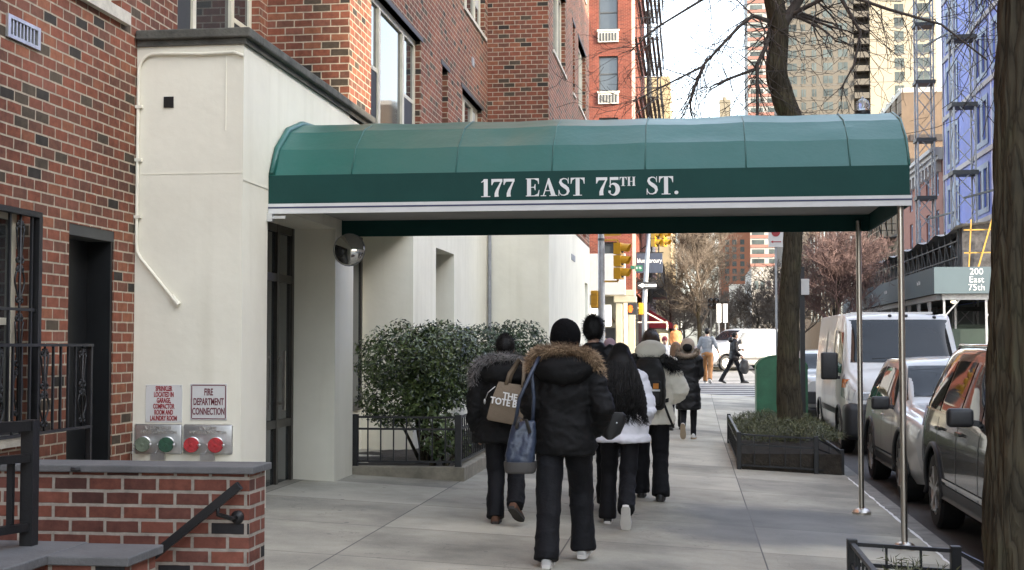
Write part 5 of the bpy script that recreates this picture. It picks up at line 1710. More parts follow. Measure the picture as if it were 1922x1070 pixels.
# shopfront at street level
M_CREAM = mat('cream_shop_stone', (0.27, 0.25, 0.19), .7, var=.1, scale=3)
zs0 = rise(65) - .2
mb = MB(); mb.box(-14, -3.2, YR + .3, 84, zs0 - .3, 4.2); mb.build('shop_wall', M_CREAM, red)
mb = MB()
for x in (-3.55, -2.95):
    mb.bbox(x, x + .32, YR - .05, YR + .3, zs0, 3.6, bev=.03)
mb.bbox(-3.65, -2.55, YR - .12, YR + .32, 3.6, 3.9, bev=.04); mb.bbox(-14, -2.6, YR - .1, YR + .31, 3.9, 4.21, bev=.04)
mb.build('shop_pilaster', M_CREAM, red)
mb = MB(); mb.box(-4.9, -3.6, YR + .26, YR + .29, zs0 + .3, 2.4); mb.build('shop_window', M_GLASS, red)
mb = MB()
rng = random.Random(2)
for i in range(22):
    x, z = rng.uniform(-4.85, -3.7), zs0 + .5 + .32 * (i % 6)
    mb.box(x, x + rng.uniform(.06, .16), YR + .20, YR + .25, z, z + rng.uniform(.1, .25))
mb.build('shop_goods', mat('shop_goods', (.30, .17, .07), .6, var=.9, scale=6, c2=(.55, .42, .28)), red)
M_AWN = mat('grey_awning_canvas', (.46, .47, .46), .7, var=.1)
mb = MB(); mb.loft([[V((x, YR - .05, 3.5)), V((x, YR - .85, 2.75)), V((x, YR - .85, 2.45)), V((x, YR - .05, 2.5))] for x in (-4.75, -3.75)]); tag(mb.build('shop_awning', M_AWN, None, fix=True), 'grey shop awning low on the orange red corner building', 'awning')
mb = MB(); mb.bbox(-5.2, -3.05, YR - .6, YR - .4, 3.95, 5.9, bev=.02); tag(mb.build('shop_sign_board', mat('pale_grey_board', (.25, .25, .245), .6, var=.06)), 'big white shop sign board above the corner storefront', 'sign')
# fire escapes: each a thing
FEM = M_BLACK
for fl in range(6):
    z = 4.2 + fl * 2.98 + .7
    fe = thing('fire_escape', 'black iron fire escape on the street side of the orange red corner building', 'fire escape', (-2.1, 71, z), 0, 'fire escape balconies of the corner building')
    mb = MB()
    for k in range(6): mb.box(-2.72 + k * .21, -2.58 + k * .21, 67.2, 77, z - .04, z)
    mb.build('platform', FEM, fe)
    mb = MB()
    for zz in (z + .45, z + .95): mb.bar((-1.45, 67.2, zz), (-1.45, 77, zz), .04); mb.bar((-2.74, 67.2, zz), (-1.45, 67.2, zz), .04)
    mb.build('railing', FEM, fe)
    mb = MB()
    for k in range(25): mb.bar((-1.45, 67.2 + k * .4, z), (-1.45, 67.2 + k * .4, z + .95), .02)
    for k in range(5): mb.bar((-2.6 + k * .25, 67.2, z), (-2.6 + k * .25, 67.2, z + .95), .02)
    mb.build('baluster', FEM, fe)
    mb = MB()
    for s in (-1.62, -2.1): mb.bar((s, 68.6, z), (s, 71.4, z + 2.98), .06)
    for k in range(11): mb.bar((-1.62, 68.6 + k * .26, z + .2 + k * .276), (-2.1, 68.6 + k * .26, z + .2 + k * .276), .09, .02)
    mb.build('stair', FEM, fe)
    mb = MB(); mb.bar((-1.5, 67.25, z - .02), (-2.74, 67.25, z - .9), .05); mb.bar((-1.5, 76.9, z - .02), (-2.74, 76.9, z - .9), .05); mb.build('bracket', FEM, fe)
mb = MB(); mb.tube([(-2.3, 78, 4), (-2.3, 78, 20.4)], .13, 10); mb.lathe([(.2, 0), (.2, .35)], (-2.3, 78, 20.4), n=10); mb.build('flue_pipe', M_LINTEL, red, smooth=40)

# side street frontage on the north side past the corner building
M_MAUVE = mat('mauve_painted_brick', (0.145, 0.085, 0.085), .8, var=.2)
row = thing('row_building', 'mauve brown low shop building past the corner with awnings', 'building', (-8, 95, .6))
mb = MB(); mb.box(-14, -2.7, 84.05, 108, .2, 10.5); mb.build('wall', M_MAUVE, row)
for yy in (86, 90, 94, 98, 102):
    for z in (4.2, 7.2):
        mb = MB(); mb.box(-2.71, -2.68, yy, yy + 1.4, z, z + 1.8); mb.build('window', M_GLASS_FAR, row)
# dark blue banner with pale script
bn = thing('shop_banner', 'dark blue hanging banner with white shop lettering near the mauve building', 'banner', (-2.0, 66, 4))
def pxz(px, py, y): return ((px - 1297) / 2563 * y * .985, 1.55 + (650 - py) / 2563 * y)
xa, za = pxz(1194, 514, 66); xb_, zb_ = pxz(1244, 477, 66)
mb = MB(); mb.bbox(xa, xb_, 66, 66.06, za, zb_, bev=.02); mb.build('banner_cloth', mat('navy_banner', (.022, .032, .055), .7, var=.2), bn)
text_mesh('bluemercury', .30, ((xa + xb_) / 2, 65.99, (za + zb_) / 2 + .12), (1, 0, 0), (0, 0, 1), M_WTXT, 'lettering', bn, sx=.78)
mb = MB(); mb.bar((-2.75, 66.03, zb_ + .03), (xb_ + .05, 66.03, zb_ + .03), .05); mb.build('banner_rod', M_BLACK, bn)
mb = MB(); mb.loft([[V((x, 82, 3.9)), V((x, 82, 5.2)), V((x - .9, 82 + .0, 5.6))] for x in (-1.7,)] if False else [[V((-2.7, yy, 5.7)), V((-1.5, yy, 4.9)), V((-1.5, yy, 4.5)), V((-2.7, yy, 4.5))] for yy in (83.5, 87.5)])
tag(mb.build('shop_awning', M_BLACK, fix=True), 'black awning under the dark blue banner', 'awning')
mb = MB(); mb.loft([[V((-2.7, yy, 3.9)), V((-1.2, yy, 3.0)), V((-1.2, yy, 2.7)), V((-2.7, yy, 2.7))] for yy in (89, 93.5)])
tag(mb.build('shop_awning', mat('red_awning', (.33, .02, .03), .7, var=.1), fix=True), 'red awning low on the mauve shop building', 'awning')
# pale entry hood with curved brackets
hd = thing('entry_hood', 'pale framed entry hood on curved arms beside the second signal pole', 'awning frame', (-2.0, 70, 2.5))
mb = MB(); mb.bar((-2.7, 70, 3.5), (-1.35, 70, 2.75), .07); mb.bar((-2.7, 70, 2.75), (-1.25, 70, 2.75), .07); mb.tube([(-1.25, 70, 2.78), (-1.2, 70, 2.6), (-1.22, 70, 2.35)], .05, 6); mb.build('hood_arm', M_SILL, hd)
tp = thing('sidewalk_panel', 'beige upright notice panel on the far sidewalk', 'panel', (-1.45, 72, .7))
mb = MB(); mb.bbox(-1.75, -1.15, 72, 72.1, .9, 2.25, bev=.1); mb.build('panel', mat('beige_panel', (.36, .33, .25), .6), tp)
mb = MB(); mb.bar((-1.45, 72.05, .5), (-1.45, 72.05, .92), .12); mb.build('leg', M_LINTEL, tp)
# pale tall slab further on
M_TAN = mat('sunlit_tan_brick', (0.27, 0.205, 0.115), .8, var=.1, scale=.5)
tt = thing('apartment_tower', 'plain tan tower behind the fire escapes', 'building', (-8, 170, 1))
mb = MB(); mb.box(-16, -2.15, 150, 200, 0, 31.2); mb.build('wall', M_TAN, tt)
mb = MB(); mb.box(-15.9, -2.12, 149.95, 200.05, 21.3, 21.9); mb.build('string_course', M_SILL, tt)
mb = MB(); mb.box(-2.10, -1.5, 205, 215, 0, 16); tag(mb.build('slim_building', M_SILL), 'thin pale building edge behind the plain tan tower', 'building')

# towers at the end of the vista
M_CREAMT = mat('cream_tower_brick', (0.265, 0.23, 0.165), .8, var=.05, scale=.3)
M_GREYT = mat('grey_beige_tower_brick', (0.088, 0.077, 0.060), .8, var=.06, scale=.3)
M_DARKT = mat('dark_balcony_recess', (0.10, 0.095, 0.085), .8)
M_WIN_T = mat('tower_window_glass', (0.028, 0.036, 0.038), .3, var=.6, scale=.15, spec=.2, c2=(.10, .12, .115))
YT = 290.0
pxx = lambda px, y: (px - 1297) / 2563 * y * .97
tz = lambda py, y: 1.55 + (650 - py) / 2563 * y
tw = thing('apartment_tower', 'tall grey and cream apartment tower with rows of windows in the distance', 'building', (35, YT + 10, 0))
xg0, xg1, xc0, xc1 = pxx(1474, YT), pxx(1607, YT), pxx(1637, YT), pxx(1760, YT)
mb = MB(); mb.box(xg0, xg1, YT, YT + 30, 0, 95); mb.build('wall', M_GREYT, tw)
mb = MB(); mb.box(xc0, xc1, YT - .5, YT + 30, 0, 95); mb.build('wall', M_CREAMT, tw)
mb = MB(); mb.box(xg1, xc0, YT + 3, YT + 30, 0, 95); mb.build('wall', M_DARKT, tw)
wb = MB()
FT, FT2 = frame_of('y', YT, -1), frame_of('y', YT - .5, -1)
lines = MB()
for r_ in range(13):
    zc = tz(206 - 24.4 * r_, YT)
    for px, wd in ((1492, 1.9), (1513, .9), (1533, .9), (1559, 1.9), (1587, 1.9)):
        a = pxx(px, YT)
        mb = MB(); mb.fbox(FT, a - wd / 2, a + wd / 2, zc - .85, zc + .75, .0, .03)
        w_ = mb.build('window', M_WIN_T, tw)
        mb = MB(); mb.fbox(FT, a - wd / 2 - .08, a + wd / 2 + .08, zc - 1.0, zc - .85, 0, .1); mb.fbox(FT, a - .05, a + .05, zc - .85, zc + .75, .03, .06); mb.fbox(FT, a - .35, a + .35, zc - 1.4, zc - 1.02, 0, .1); mb.build('frame', M_GREYT, w_)
    zc = tz(180 - 25.2 * r_, YT)
    for px, wd in ((1691, 1.9), (1735, 3.2)):
        a = pxx(px, YT)
        mb = MB(); mb.fbox(FT2, a - wd / 2, a + wd / 2, zc - .95, zc + .85, .0, .03)
        w_ = mb.build('window', M_WIN_T, tw)
        mb = MB(); mb.fbox(FT2, a - wd / 2 - .1, a + wd / 2 + .1, zc - 1.1, zc - .95, 0, .1); mb.fbox(FT2, a - .06, a + .06, zc - .95, zc + .85, .03, .06); mb.fbox(FT2, a - .45, a + .45, zc - 1.5, zc - 1.12, 0, .1); mb.build('frame', M_DARKT, w_)
    lines.fbox(FT, xg0, xg1, zc + 1.35, zc + 1.5, 0, .04); lines.fbox(FT2, xc0, xc1, zc + 1.6, zc + 1.72, 0, .03)
    mb = MB(); mb.box(xg1 + .1, xc0 - .1, YT - .4, YT + 3, zc - 1.6, zc - 1.3); mb.box(xg1 + .1, xc0 - .1, YT - .4, YT - .3, zc - 1.3, zc - .4); mb.build('balcony', M_GREYT, tw)
lines.build('floor_line', M_DARKT, tw)

YS_ = 420.0
M_PINK = mat('pink_band', (0.21, 0.098, 0.075), .8, var=.08)
st_ = thing('apartment_tower', 'slim tower with pink and white bands left of the grey tower', 'building', (24, YS_, 0))
xs0, xs1 = pxx(1408, YS_), pxx(1476, YS_)
mb = MB(); mb.box(xs0, xs1 + 4, YS_, YS_ + 25, 0, 150); mb.build('wall', mat('pale_band', (.28, .265, .24), .8, var=.08), st_)
FS = frame_of('y', YS_, -1)
for r_ in range(29):
    zc = tz(500 - 17.6 * r_, YS_)
    mb = MB(); mb.fbox(FS, xs0, xs1 + 4, zc - .55, zc + .35, 0, .25); mb.build('band', M_PINK, st_)
    for a0, a1 in ((.08, .42), (.55, .92)):
        mb = MB(); mb.fbox(FS, xs0 + (xs1 - xs0) * a0, xs0 + (xs1 - xs0) * a1, zc + .4, zc + 1.8, 0, .05); mb.build('window', M_WIN_T, st_)

YO = 330.0
M_ORG = mat('sunlit_orange_brick', (0.25, 0.098, 0.052), .8, var=.06, scale=.4)
og = thing('apartment_tower', 'sunlit orange brick tower with a tall yellow stack at the end of the street', 'building', (11, YO, 0))
xo0, xo1 = pxx(1354, YO), pxx(1410, YO)
mb = MB(); mb.box(xo0 + 2.2, xo1, YO, YO + 25, 0, 40); mb.box(xo0, xo0 + 2.2, YO + 3, YO + 25, 0, 44); mb.build('wall', M_ORG, og)
FO = frame_of('y', YO, -1)
for r_ in range(6):
    for px in (1366, 1380, 1395):
        a, zc = pxx(px, YO), tz(525 - 13.5 * r_, YO)
        mb = MB(); mb.fbox(FO, a - .5, a + .5, zc - .6, zc + .6, 0, .03); mb.build('window', M_WIN_T, og)
mb = MB(); mb.box(xo0 + 1.9, xo1 + .4, YO - .6, YO, 0, tz(536, YO)); mb.build('base_course', mat('pale_base', (.6, .56, .48), .8), og)
mb = MB(); mb.box(pxx(1356, YO), pxx(1377, YO), YO + 10, YO + 13, 40, tz(182, YO)); mb.box(pxx(1355, YO), pxx(1378, YO), YO + 9.9, YO + 13.1, tz(182, YO), tz(176, YO)); mb.box(pxx(1362, YO), pxx(1370, YO), YO + 11, YO + 12, tz(176, YO), tz(170, YO)); mb.build('stack', M_CREAMT, og)
gb = thing('apartment_block', 'grey stepped block below the pink banded tower', 'building', (17, 260, 0))
mb = MB(); mb.box(pxx(1412, 260), pxx(1470, 260), 260, 290, 0, tz(505, 260)); mb.build('wall', mat('dull_grey_brick', (.26, .24, .21), .8), gb)
mb = MB()
for k in range(4): mb.box(pxx(1418 + 12 * k, 260), pxx(1425 + 12 * k, 260), 259.9, 260, tz(545, 260), tz(530, 260))
mb.build('window', M_WIN_T, gb)

# ------------------------------------------------------------------ south side past the avenue
XS_ = 15.8
M_BLUE = mat('blue_membrane', (0.135, 0.185, 0.50), .6, var=.18, scale=.6)
M_LBLUE = mat('grey_blue_surround', (0.24, 0.31, 0.41), .6, var=.12, scale=.8)
M_BAND = mat('pale_floor_band', (0.40, 0.39, 0.37), .7, var=.1)
bl = thing('building_under_construction', 'blue membrane covered building under construction', 'building', (22, 79, 0))
FN = frame_of('x', XS_, -1)
ops = []
for fl in range(8):
    z0_ = 4.6 + 3.66 * fl
    for a in (71.2, 72.7, 75.4, 76.9, 83.6, 85.6):
        ops.append((a, a + 1.0, z0_ + .75, z0_ + 2.85))
mb = MB(); wbox(mb, XS_, 40, 70, 88, 0, 34, [], ops, [], .25); mb.build('wall', M_BLUE, bl)
bd = MB(); vb = MB()
for fl in range(8):
    z0_ = 4.6 + 3.66 * fl
    bd.fbox(FN, 70, 88, z0_ - .05, z0_ + .22, .002, .10)
    for a0, a1 in ((70.9, 73.95), (75.1, 78.15), (83.2, 87.0)):
        os_ = [o for o in ops if a0 < o[0] < a1 and abs(o[2] - z0_ - .75) < .1]
        sr = MB(); wall_sheet(sr, (V((XS_ - .05, 0, 0)), V((0, 1, 0)), V((-1, 0, 0))), a0, a1, z0_ + .45, z0_ + 3.15, os_, .05); sr.build('window_surround', M_LBLUE, bl)
        vb.fbox(FN, a1 + .25, a1 + .45, z0_ + .22, z0_ + 3.6, .0, .03)
bd.build('floor_band', M_BAND, bl); vb.build('seam_tape', mat('seam_tape', (.55, .56, .66), .6), bl)
for o in ops:
    far_window(bl, FN, o, .14, M_GLASS_FAR, M_BAND, True, .08)
mb = MB(); mb.box(XS_ - .06, XS_ + .1, 87.9, 88.1, 0, 34); mb.box(XS_ - .12, XS_ + .1, 69.8, 70.06, 0, 34); mb.build('corner_strip', M_BAND, bl)


def hoist(label, x, y, z1, w=1.1):
    t = thing('mast_hoist', label, 'hoist mast', (x, y, 0))
    mb = MB()
    c4 = [(-w / 2, -w / 2), (w / 2, -w / 2), (w / 2, w / 2), (-w / 2, w / 2)]
    for a, b in c4: mb.bar((x + a, y + b, 0), (x + a, y + b, z1), .09)
    mb.build('upright', M_GALV, t)
    mb = MB()
    z = .3
    k = 0
    while z < z1 - 1:
        for i in range(4):
            a, b = c4[i], c4[(i + 1) % 4]
            if k % 2: a, b = b, a
            mb.bar((x + a[0], y + a[1], z), (x + b[0], y + b[1], z + 1.2), .05)
        z += 1.2; k += 1
    mb.build('bracing', M_GALV, t)
    z = 3.4
    while z < z1:
        mb = MB(); mb.box(x - w * .62, x + w * .62, y - w * .62, y + w * .62, z, z + .22); z += 3.66
        mb.build('collar', M_LINTEL, t)
    for z in (9.5, 20.5):
        mb = MB(); mb.bar((x, y, z), (XS_, y - 4, z + .1), .1); mb.build('wall_tie', M_BLACK, t)
    return t

hoist('grey lattice hoist mast in front of the blue building', 14.6, 75.8, 36)
hoist('grey lattice hoist mast at the far end of the blue building', 14.7, 88.4, 24, 1.0)

M_BROWN = mat('brown_grey_brick', (0.155, 0.115, 0.075), .85, var=.15, scale=1.5)
br = thing('walkup_building', 'brown tenement with dark string courses and fire escapes beyond the hoists', 'building', (24, 116, 0))
nops = []
for fl in range(6):
    for a in (107, 110, 113, 116, 119, 122, 125, 128):
        nops.append((a, a + 1.1, 4.4 + 3.0 * fl, 6.3 + 3.0 * fl))
mb = MB(); wbox(mb, XS_, 40, 105, 131, 0, 20.6, [], nops, [], .2); mb.build('wall', M_BROWN, br)
for o in nops: far_window(br, FN, o, .16, M_GLASS_FAR, M_FRAME, True, .09)
mb = MB()
for z in (13.3, 15.1, 16.9): mb.box(XS_ + .6, 22, 104.93, 105, z, z + .5)
for z in (4.0, 7.0, 10.0, 13.0, 16.0, 19.0): mb.fbox(FN, 105, 131, z, z + .18, 0, .08)
mb.build('string_course', mat('dark_course', (.05, .043, .038), .8), br)
mb = MB(); mb.box(XS_ - .02, 40, 104.98, 131.02, 20.6, 20.95); mb.build('coping', M_SILL, br)
for y0_ in (108.5, 120):
    for fl in range(5):
        z = 4.0 + 3.0 * fl
        fe = thing('fire_escape', 'iron fire escape balcony on the brown tenement', 'fire escape', (15.2, y0_ + 3, z), 0, 'fire escape balconies of the brown tenement')
        mb = MB(); mb.box(14.5, XS_, y0_, y0_ + 6, z - .08, z); mb.build('platform', M_BLACK, fe)
        mb = MB()
        for zz in (z + .5, z + 1.0): mb.bar((14.5, y0_, zz), (14.5, y0_ + 6, zz), .05); mb.bar((14.5, y0_, zz), (XS_, y0_, zz), .05)
        for k in range(16): mb.bar((14.5, y0_ + .4 * k, z), (14.5, y0_ + .4 * k, z + 1), .03)
        mb.build('railing', M_BLACK, fe)
        mb = MB(); mb.bar((14.8, y0_ + .8, z), (14.8, y0_ + 4.6, z + 3.0), .09); mb.bar((15.3, y0_ + .8, z), (15.3, y0_ + 4.6, z + 3.0), .09); mb.build('stair', M_BLACK, fe)
wh = thing('row_house', 'narrow brownstone with a white cornice between the hoist masts', 'building', (22, 96, 0))
wops = [(a, a + 1.3, 4.6 + 3.3 * f_, 7.0 + 3.3 * f_) for a in (90, 93.5, 97, 100.5) for f_ in range(3)]
mb = MB(); wbox(mb, XS_, 38, 88.15, 104.95, 0, 14.0, [], wops, [], .2); mb.build('wall', mat('brownstone_front', (.25, .105, .075), .8, var=.15), wh)
for o in wops: far_window(wh, FN, o, .16, M_GLASS_FAR, M_LBLUE, True, .16)
mb = MB()
for dzz, pr in ((0, .35), (.25, .55), (.5, .75)): mb.box(XS_ - pr, XS_ + .3, 88.2, 104.9, 13.3 + dzz, 13.3 + dzz + .25)
for k in range(12): mb.box(XS_ - .35, XS_, 89 + k * 1.35, 89.3 + k * 1.35, 12.6, 13.3)
mb.build('cornice', M_BAND, wh)
nb_ = thing('row_house', 'plain brick building past the brown tenement far along the street', 'building', (24, 150, 0))
mb = MB(); mb.box(XS_, 40, 131.2, 200, 0, 17); mb.build('wall', M_BROWN, nb_)
for k in range(12):
    for f_ in range(4):
        mb = MB(); mb.fbox(FN, 133 + 4.5 * k, 134.3 + 4.5 * k, 4.5 + 3 * f_, 6.4 + 3 * f_, 0, .04); mb.build('window', M_GLASS_FAR, nb_)

# sidewalk shed round the corner of the site
M_SHED = mat('shed_panel_paint', (0.060, 0.088, 0.100), .55, var=.08, scale=.7)
M_SHEDG = mat('dark_green_hoarding', (0.010, 0.024, 0.017), .6, var=.2, scale=1.5)
sh = thing('sidewalk_shed', 'grey blue construction sidewalk shed lettered 200 East 75th', 'sidewalk shed', (13.5, 75, -.1))
XH, YH = 11.25, 65.6
mb = MB(); mb.box(XH, 40, YH, YH + .08, 3.98, 5.22); mb.build('parapet', M_SHED, sh)
mb = MB(); mb.box(XH, XH + .08, YH + .08, 104, 3.98, 5.22); mb.build('parapet', M_SHED, sh)
mb = MB(); mb.box(XH + .08, XS_, YH + .08, 104, 4.0, 4.15); mb.box(XS_, 40, YH + .08, 70, 4.0, 4.15); mb.build('deck', M_PLASTIC, sh)
mb = MB(); mb.box(XH + .4, 40, YH + .3, YH + .5, 3.7, 3.97); mb.box(XH + .2, XH + .4, YH + .6, 104, 3.7, 3.97); mb.build('beam', M_GALV, sh)
for i in range(12):
    for (x, y) in ((XH + .5 + 1.9 * i, YH + .4),) + (((XH + .3, YH + 3 + 3.1 * i),) if i < 12 else ()):
        zg = .2
        mb = MB(); mb.bar((x, y, zg), (x, y, 3.72), .1); mb.bar((x, y, 2.9), (x + .7 if y < 66.1 else x, y if y < 66.1 else y + .7, 3.7), .06); mb.build('post', M_GALV, sh)
for i in range(6):
    mb = MB(); mb.bar((XH + 1.4 + 2.1 * i, YH + 2.5, .2), (XH + 1.4 + 2.1 * i, YH + 2.5, 3.9), .09); mb.build('post', M_GALV, sh)
mb = MB(); mb.box(XS_ - .3, XS_ - .2, 70.5, 104, 0, 3.9); mb.box(XH + 1.5, 40, 69.4, 69.5, 0, 2.6); mb.build('hoarding', M_SHEDG, sh)
mb = MB(); mb.box(XH + .3, 40, YH + .9, YH + .98, .2, 2.35); mb.build('hoarding', M_SHEDG, sh)
for xx, yy, in ((14.2, YH + .35), (17.5, YH + .35), (12.2, YH + .5)):
    mb = MB(); mb.lathe([(.12, 0), (.14, .08), (.001, .14)], (xx, yy, 3.66), (0, 0, -1), 12); mb.build('work_light', mat('work_light_glass', (.9, .85, .7), .4, emit=(1, .85, .6), estr=.35), sh, smooth=40)
xt = pxx(1819, 65.6) * 1.015
text_mesh('200\nEast\n75th', .42, (xt, YH - .006, 4.62), (1, 0, 0), (0, 0, 1), M_WTXT, 'lettering', sh, ls=.88, off=-.004)
for i, yy in enumerate((70, 75.2, 81.6, 87.5)):
    text_mesh('75th' if i % 2 else 'East 75th', .34 if i % 2 else .26, (XH - .006, yy, 4.65), (0, -1, 0), (0, 0, 1), M_WTXT, 'lettering', sh)
# scaffold tangle above the shed
sf = thing('scaffold', 'dark scaffold with sagging netting and yellow poles on top of the grey blue shed', 'scaffold', (14, 76, 5.2))
rng = random.Random(9)
M_NET = mat('dark_netting', (.030, .030, .032), .8, var=.6, scale=3, c2=(.09, .085, .085))
mb = MB()
for i in range(20):
    y = 69 + 1.75 * i
    mb.bar((13.0, y, 5.0), (13.0, y, 7.4), .07)
    mb.bar((13.0, y, 5.2), (13.0, y + 1.75, 6.9), .05); mb.bar((15.6, y, 5.0), (15.6, y, 7.4), .07)
for z in (5.9, 6.7): mb.bar((13.0, 69, z), (13.0, 104, z), .06)
mb.build('tube_frame', M_LINTEL, sf)
mb = MB(); mb.grid(lambda u, v: V((12.7 + 3.0 * u, 68 + 36 * v, 7.35 - .25 * abs(math.sin(v * 20)) + .4 * u)), 4, 60); mb.build('netting_top', M_BAND, sf, smooth=True)
mb = MB(); mb.grid(lambda u, v: V((14.6 + .15 * math.sin(v * 60), 68.5 + 35 * v, 5.0 + 2.2 * u)), 4, 90); mb.build('netting', M_NET, sf, smooth=True)
mb = MB()
for i in range(4):
    x = 13.2 + 1.25 * i
    mb.bar((x, 67.6, 5.1), (x + .15, 67.6, 7.6), .06); 
mb.bar((13.0, 67.6, 6.0), (18, 67.6, 6.05), .06); mb.bar((13.0, 67.6, 7.1), (18, 67.6, 7.15), .06); mb.bar((13.6, 67.5, 5.2), (14.5, 67.5, 8.3), .07)
mb.build('yellow_pole', mat('dull_yellow_pole', (.36, .21, .03), .6, var=.25), sf)
mb = MB(); mb.box(13.1, 20, 68.5, 70, 5.2, 7.5); mb.build('netting', M_NET, sf)

# ------------------------------------------------------------------ buildings on the near south side, outside the frame; they shade the street
M_SBR = mat('grey_brown_row_brick', (.24, .20, .17), .85, var=.15, scale=1)
for (y0_, y1_, h_, xe, lb) in ((-60, -12, 18, 36, 'grey brown block on the south side behind the camera'), (-12, 5.4, 18, 19, 'unseen grey brown wing across from the camera, made shallow to let a sun strip pass'), (5.4, 7.72, 12.7, 19, 'unseen low narrow building added between two taller ones to let a sun strip through'), (7.72, 34.5, 18, 36, 'grey brown corner block on the south side of the street')):  # unseen thin wing and low gap, shaped to pass a sun strip
    t = thing('row_building', lb, 'building', (24, (y0_ + y1_) / 2, -.1))
    k = max(1, int((y1_ - y0_) / 3.2))
    ops = [(y0_ + (y1_ - y0_) * (i + .5) / k - .6, y0_ + (y1_ - y0_) * (i + .5) / k + .6, 3.2 + 3.1 * f_, 5.0 + 3.1 * f_) for i in range(k) for f_ in range(int((h_ - 5) / 3.1))]
    mb = MB(); wbox(mb, 16.0, xe, y0_, y1_, -.2, h_, [], ops, [], .2); mb.build('wall', M_SBR, t)
    for o in ops:
        mb = MB(); mb.fbox(frame_of('x', 16.0, -1), *o, -.21, -.19); mb.build('window', M_GLASS_FAR, t)

# ------------------------------------------------------------------ signals and signs at the crossing
def sig_head(mb_body, mb_lens, c, face, up=V((0, 0, 1)), n=3, s=.34, visor=.25):
    face = V(face).normalized()
    side = face.cross(up).normalized()
    for i in range(n):
        z = c + up * (s * (n / 2 - .5 - i))
        vs = []
        for a in (-1, 1):
            for b in (-1, 1):
                for d in (-.12, .08):
                    vs.append(z + side * (a * .16) + up * (b * (s / 2 - .012)) + face * d)
        mb_body.add(vs, [(0, 1, 3, 2), (4, 6, 7, 5), (0, 4, 5, 1), (2, 3, 7, 6), (0, 2, 6, 4), (1, 5, 7, 3)])
        k = 14
        ang = [PI * (-.15 + 1.3 * j / k) for j in range(k + 1)]
        ring0 = [z + side * (.145 * math.cos(a)) + up * (.145 * math.sin(a)) + face * .08 for a in ang]
        ring1 = [z + side * (.145 * math.cos(a)) + up * (.145 * math.sin(a) - .02) + face * (.08 + visor * (.75 + .25 * math.sin(a))) for a in ang]
        mb_body.add(ring0 + ring1, [(j, j + 1, k + 1 + j + 1, k + 1 + j) for j in range(k)])
        mb_lens.lathe([(.13, 0), (.11, .03), (.001, .045)], z + face * .078, face, 16)

M_LENS = mat('dark_signal_lens', (.03, .02, .015), .2, var=.3)
def zat(y, x=-2): return gz(x) + rise(y)
# near pole with the big side-on signal
YPo, XPo = 37.6, pxx(1126, 37.6) * 1.005
so = thing('signal_pole', 'grey traffic signal pole at the end of the cream bay', 'pole', (XPo, YPo, zat(YPo)))
mb = MB(); mb.lathe([(.16, 0), (.16, .5), (.105, .55), (.085, 5.2)], (XPo, YPo, zat(YPo) - .02), n=18); mb.build('pole', M_GALV, so, smooth=40)
mb = MB()
for z in (2.2, 4.45): mb.lathe([(.10, 0), (.10, .06)], (XPo, YPo, z), n=18)
mb.build('pole_band', M_LINTEL, so, smooth=40)
t = thing('traffic_light', 'big yellow three light traffic signal seen from the side next to the grey pole', 'traffic light', (XPo + .4, YPo, 3.3))
xc, zc = pxx(1160, YPo), tz(491, YPo)
b_, l_ = MB(), MB(); sig_head(b_, l_, V((xc, YPo, zc)), (1, -.25, 0)); ho = b_.build('housing', M_YELLOW, t); l_.build('lens', M_LENS, ho)
mb = MB()
for z in (zc + .58, zc - .56): mb.bar((XPo, YPo, z), (xc - .04, YPo, z), .05); mb.bar((xc - .04, YPo, z), (xc - .04, YPo, zc + (.5 if z > zc else -.5)), .05)
mb.bar((XPo, YPo, zc + .72), (xc + .05, YPo, zc + .74), .07); mb.build('bracket', M_YELLOW, t)
t = thing('pedestrian_signal', 'yellow boxed signal seen edge on at the left of the grey pole', 'pedestrian signal', (XPo - .2, YPo, 2))
xq, zq = pxx(1113, YPo), tz(563, YPo)
mb = MB(); mb.bbox(xq - .11, xq + .09, YPo - .2, YPo + .2, zq - .24, zq + .24, bev=.02); ho = mb.build('housing', M_YELLOW, t)
for i in range(4):
    mb = MB(); mb.box(xq - .10, xq + .08, YPo - .23, YPo - .2, zq - .22 + .12 * i, zq - .18 + .12 * i); mb.build('hood_slat', M_YELLOW, ho)
mb = MB(); mb.bar((xq, YPo, zq - .2), (XPo, YPo, zq - .22), .06); mb.build('bracket', M_YELLOW, t)
# second pole further on, across the avenue
YP2 = 60.0
XP2 = pxx(1209, YP2)
so = thing('signal_pole', 'thin grey signal pole across the avenue with one way and street signs', 'pole', (XP2, YP2, zat(YP2)))
mb = MB(); mb.tube([(XP2 - .03, YP2, zat(YP2) - .02), (XP2 - .02, YP2, 3.4), (XP2 + .1, YP2, 5.4), (XP2 + .25, YP2, 6.6)], [.12, .11, .10, .09], 14); mb.build('pole', M_GALV, so, smooth=True)
t = thing('one_way_sign', 'black one way sign with a white arrow on the thin signal pole', 'sign', (XP2, YP2 - .15, 3.9))
xa, za = pxx(1195, YP2), tz(544, YP2); xb_, zb_ = pxx(1231, YP2), tz(531, YP2)
mb = MB(); mb.box(xa, xb_, YP2 - .18, YP2 - .16, za, zb_); mb.build('sign_plate', M_PLASTIC, t)
hh = (zb_ - za)
mb = MB(); zc = (za + zb_) / 2; mb.prism([(0, 0), (.22, .11), (.22, .055), (.80, .055), (.80, -.055), (.22, -.055), (.22, -.11)], (xa + .03, YP2 - .181, zc), (1, 0, 0), (0, 0, 1), .003); mb.build('arrow', M_WTXT, t)
text_mesh('ONE WAY', .10, (xa + .50, YP2 - .186, zc), (1, 0, 0), (0, 0, 1), M_PLASTIC, 'lettering', t, sx=.9, off=.003)
t = thing('street_name_sign', 'small green street name plates on the thin signal pole', 'sign', (XP2 - .3, YP2 - .1, 4.8))
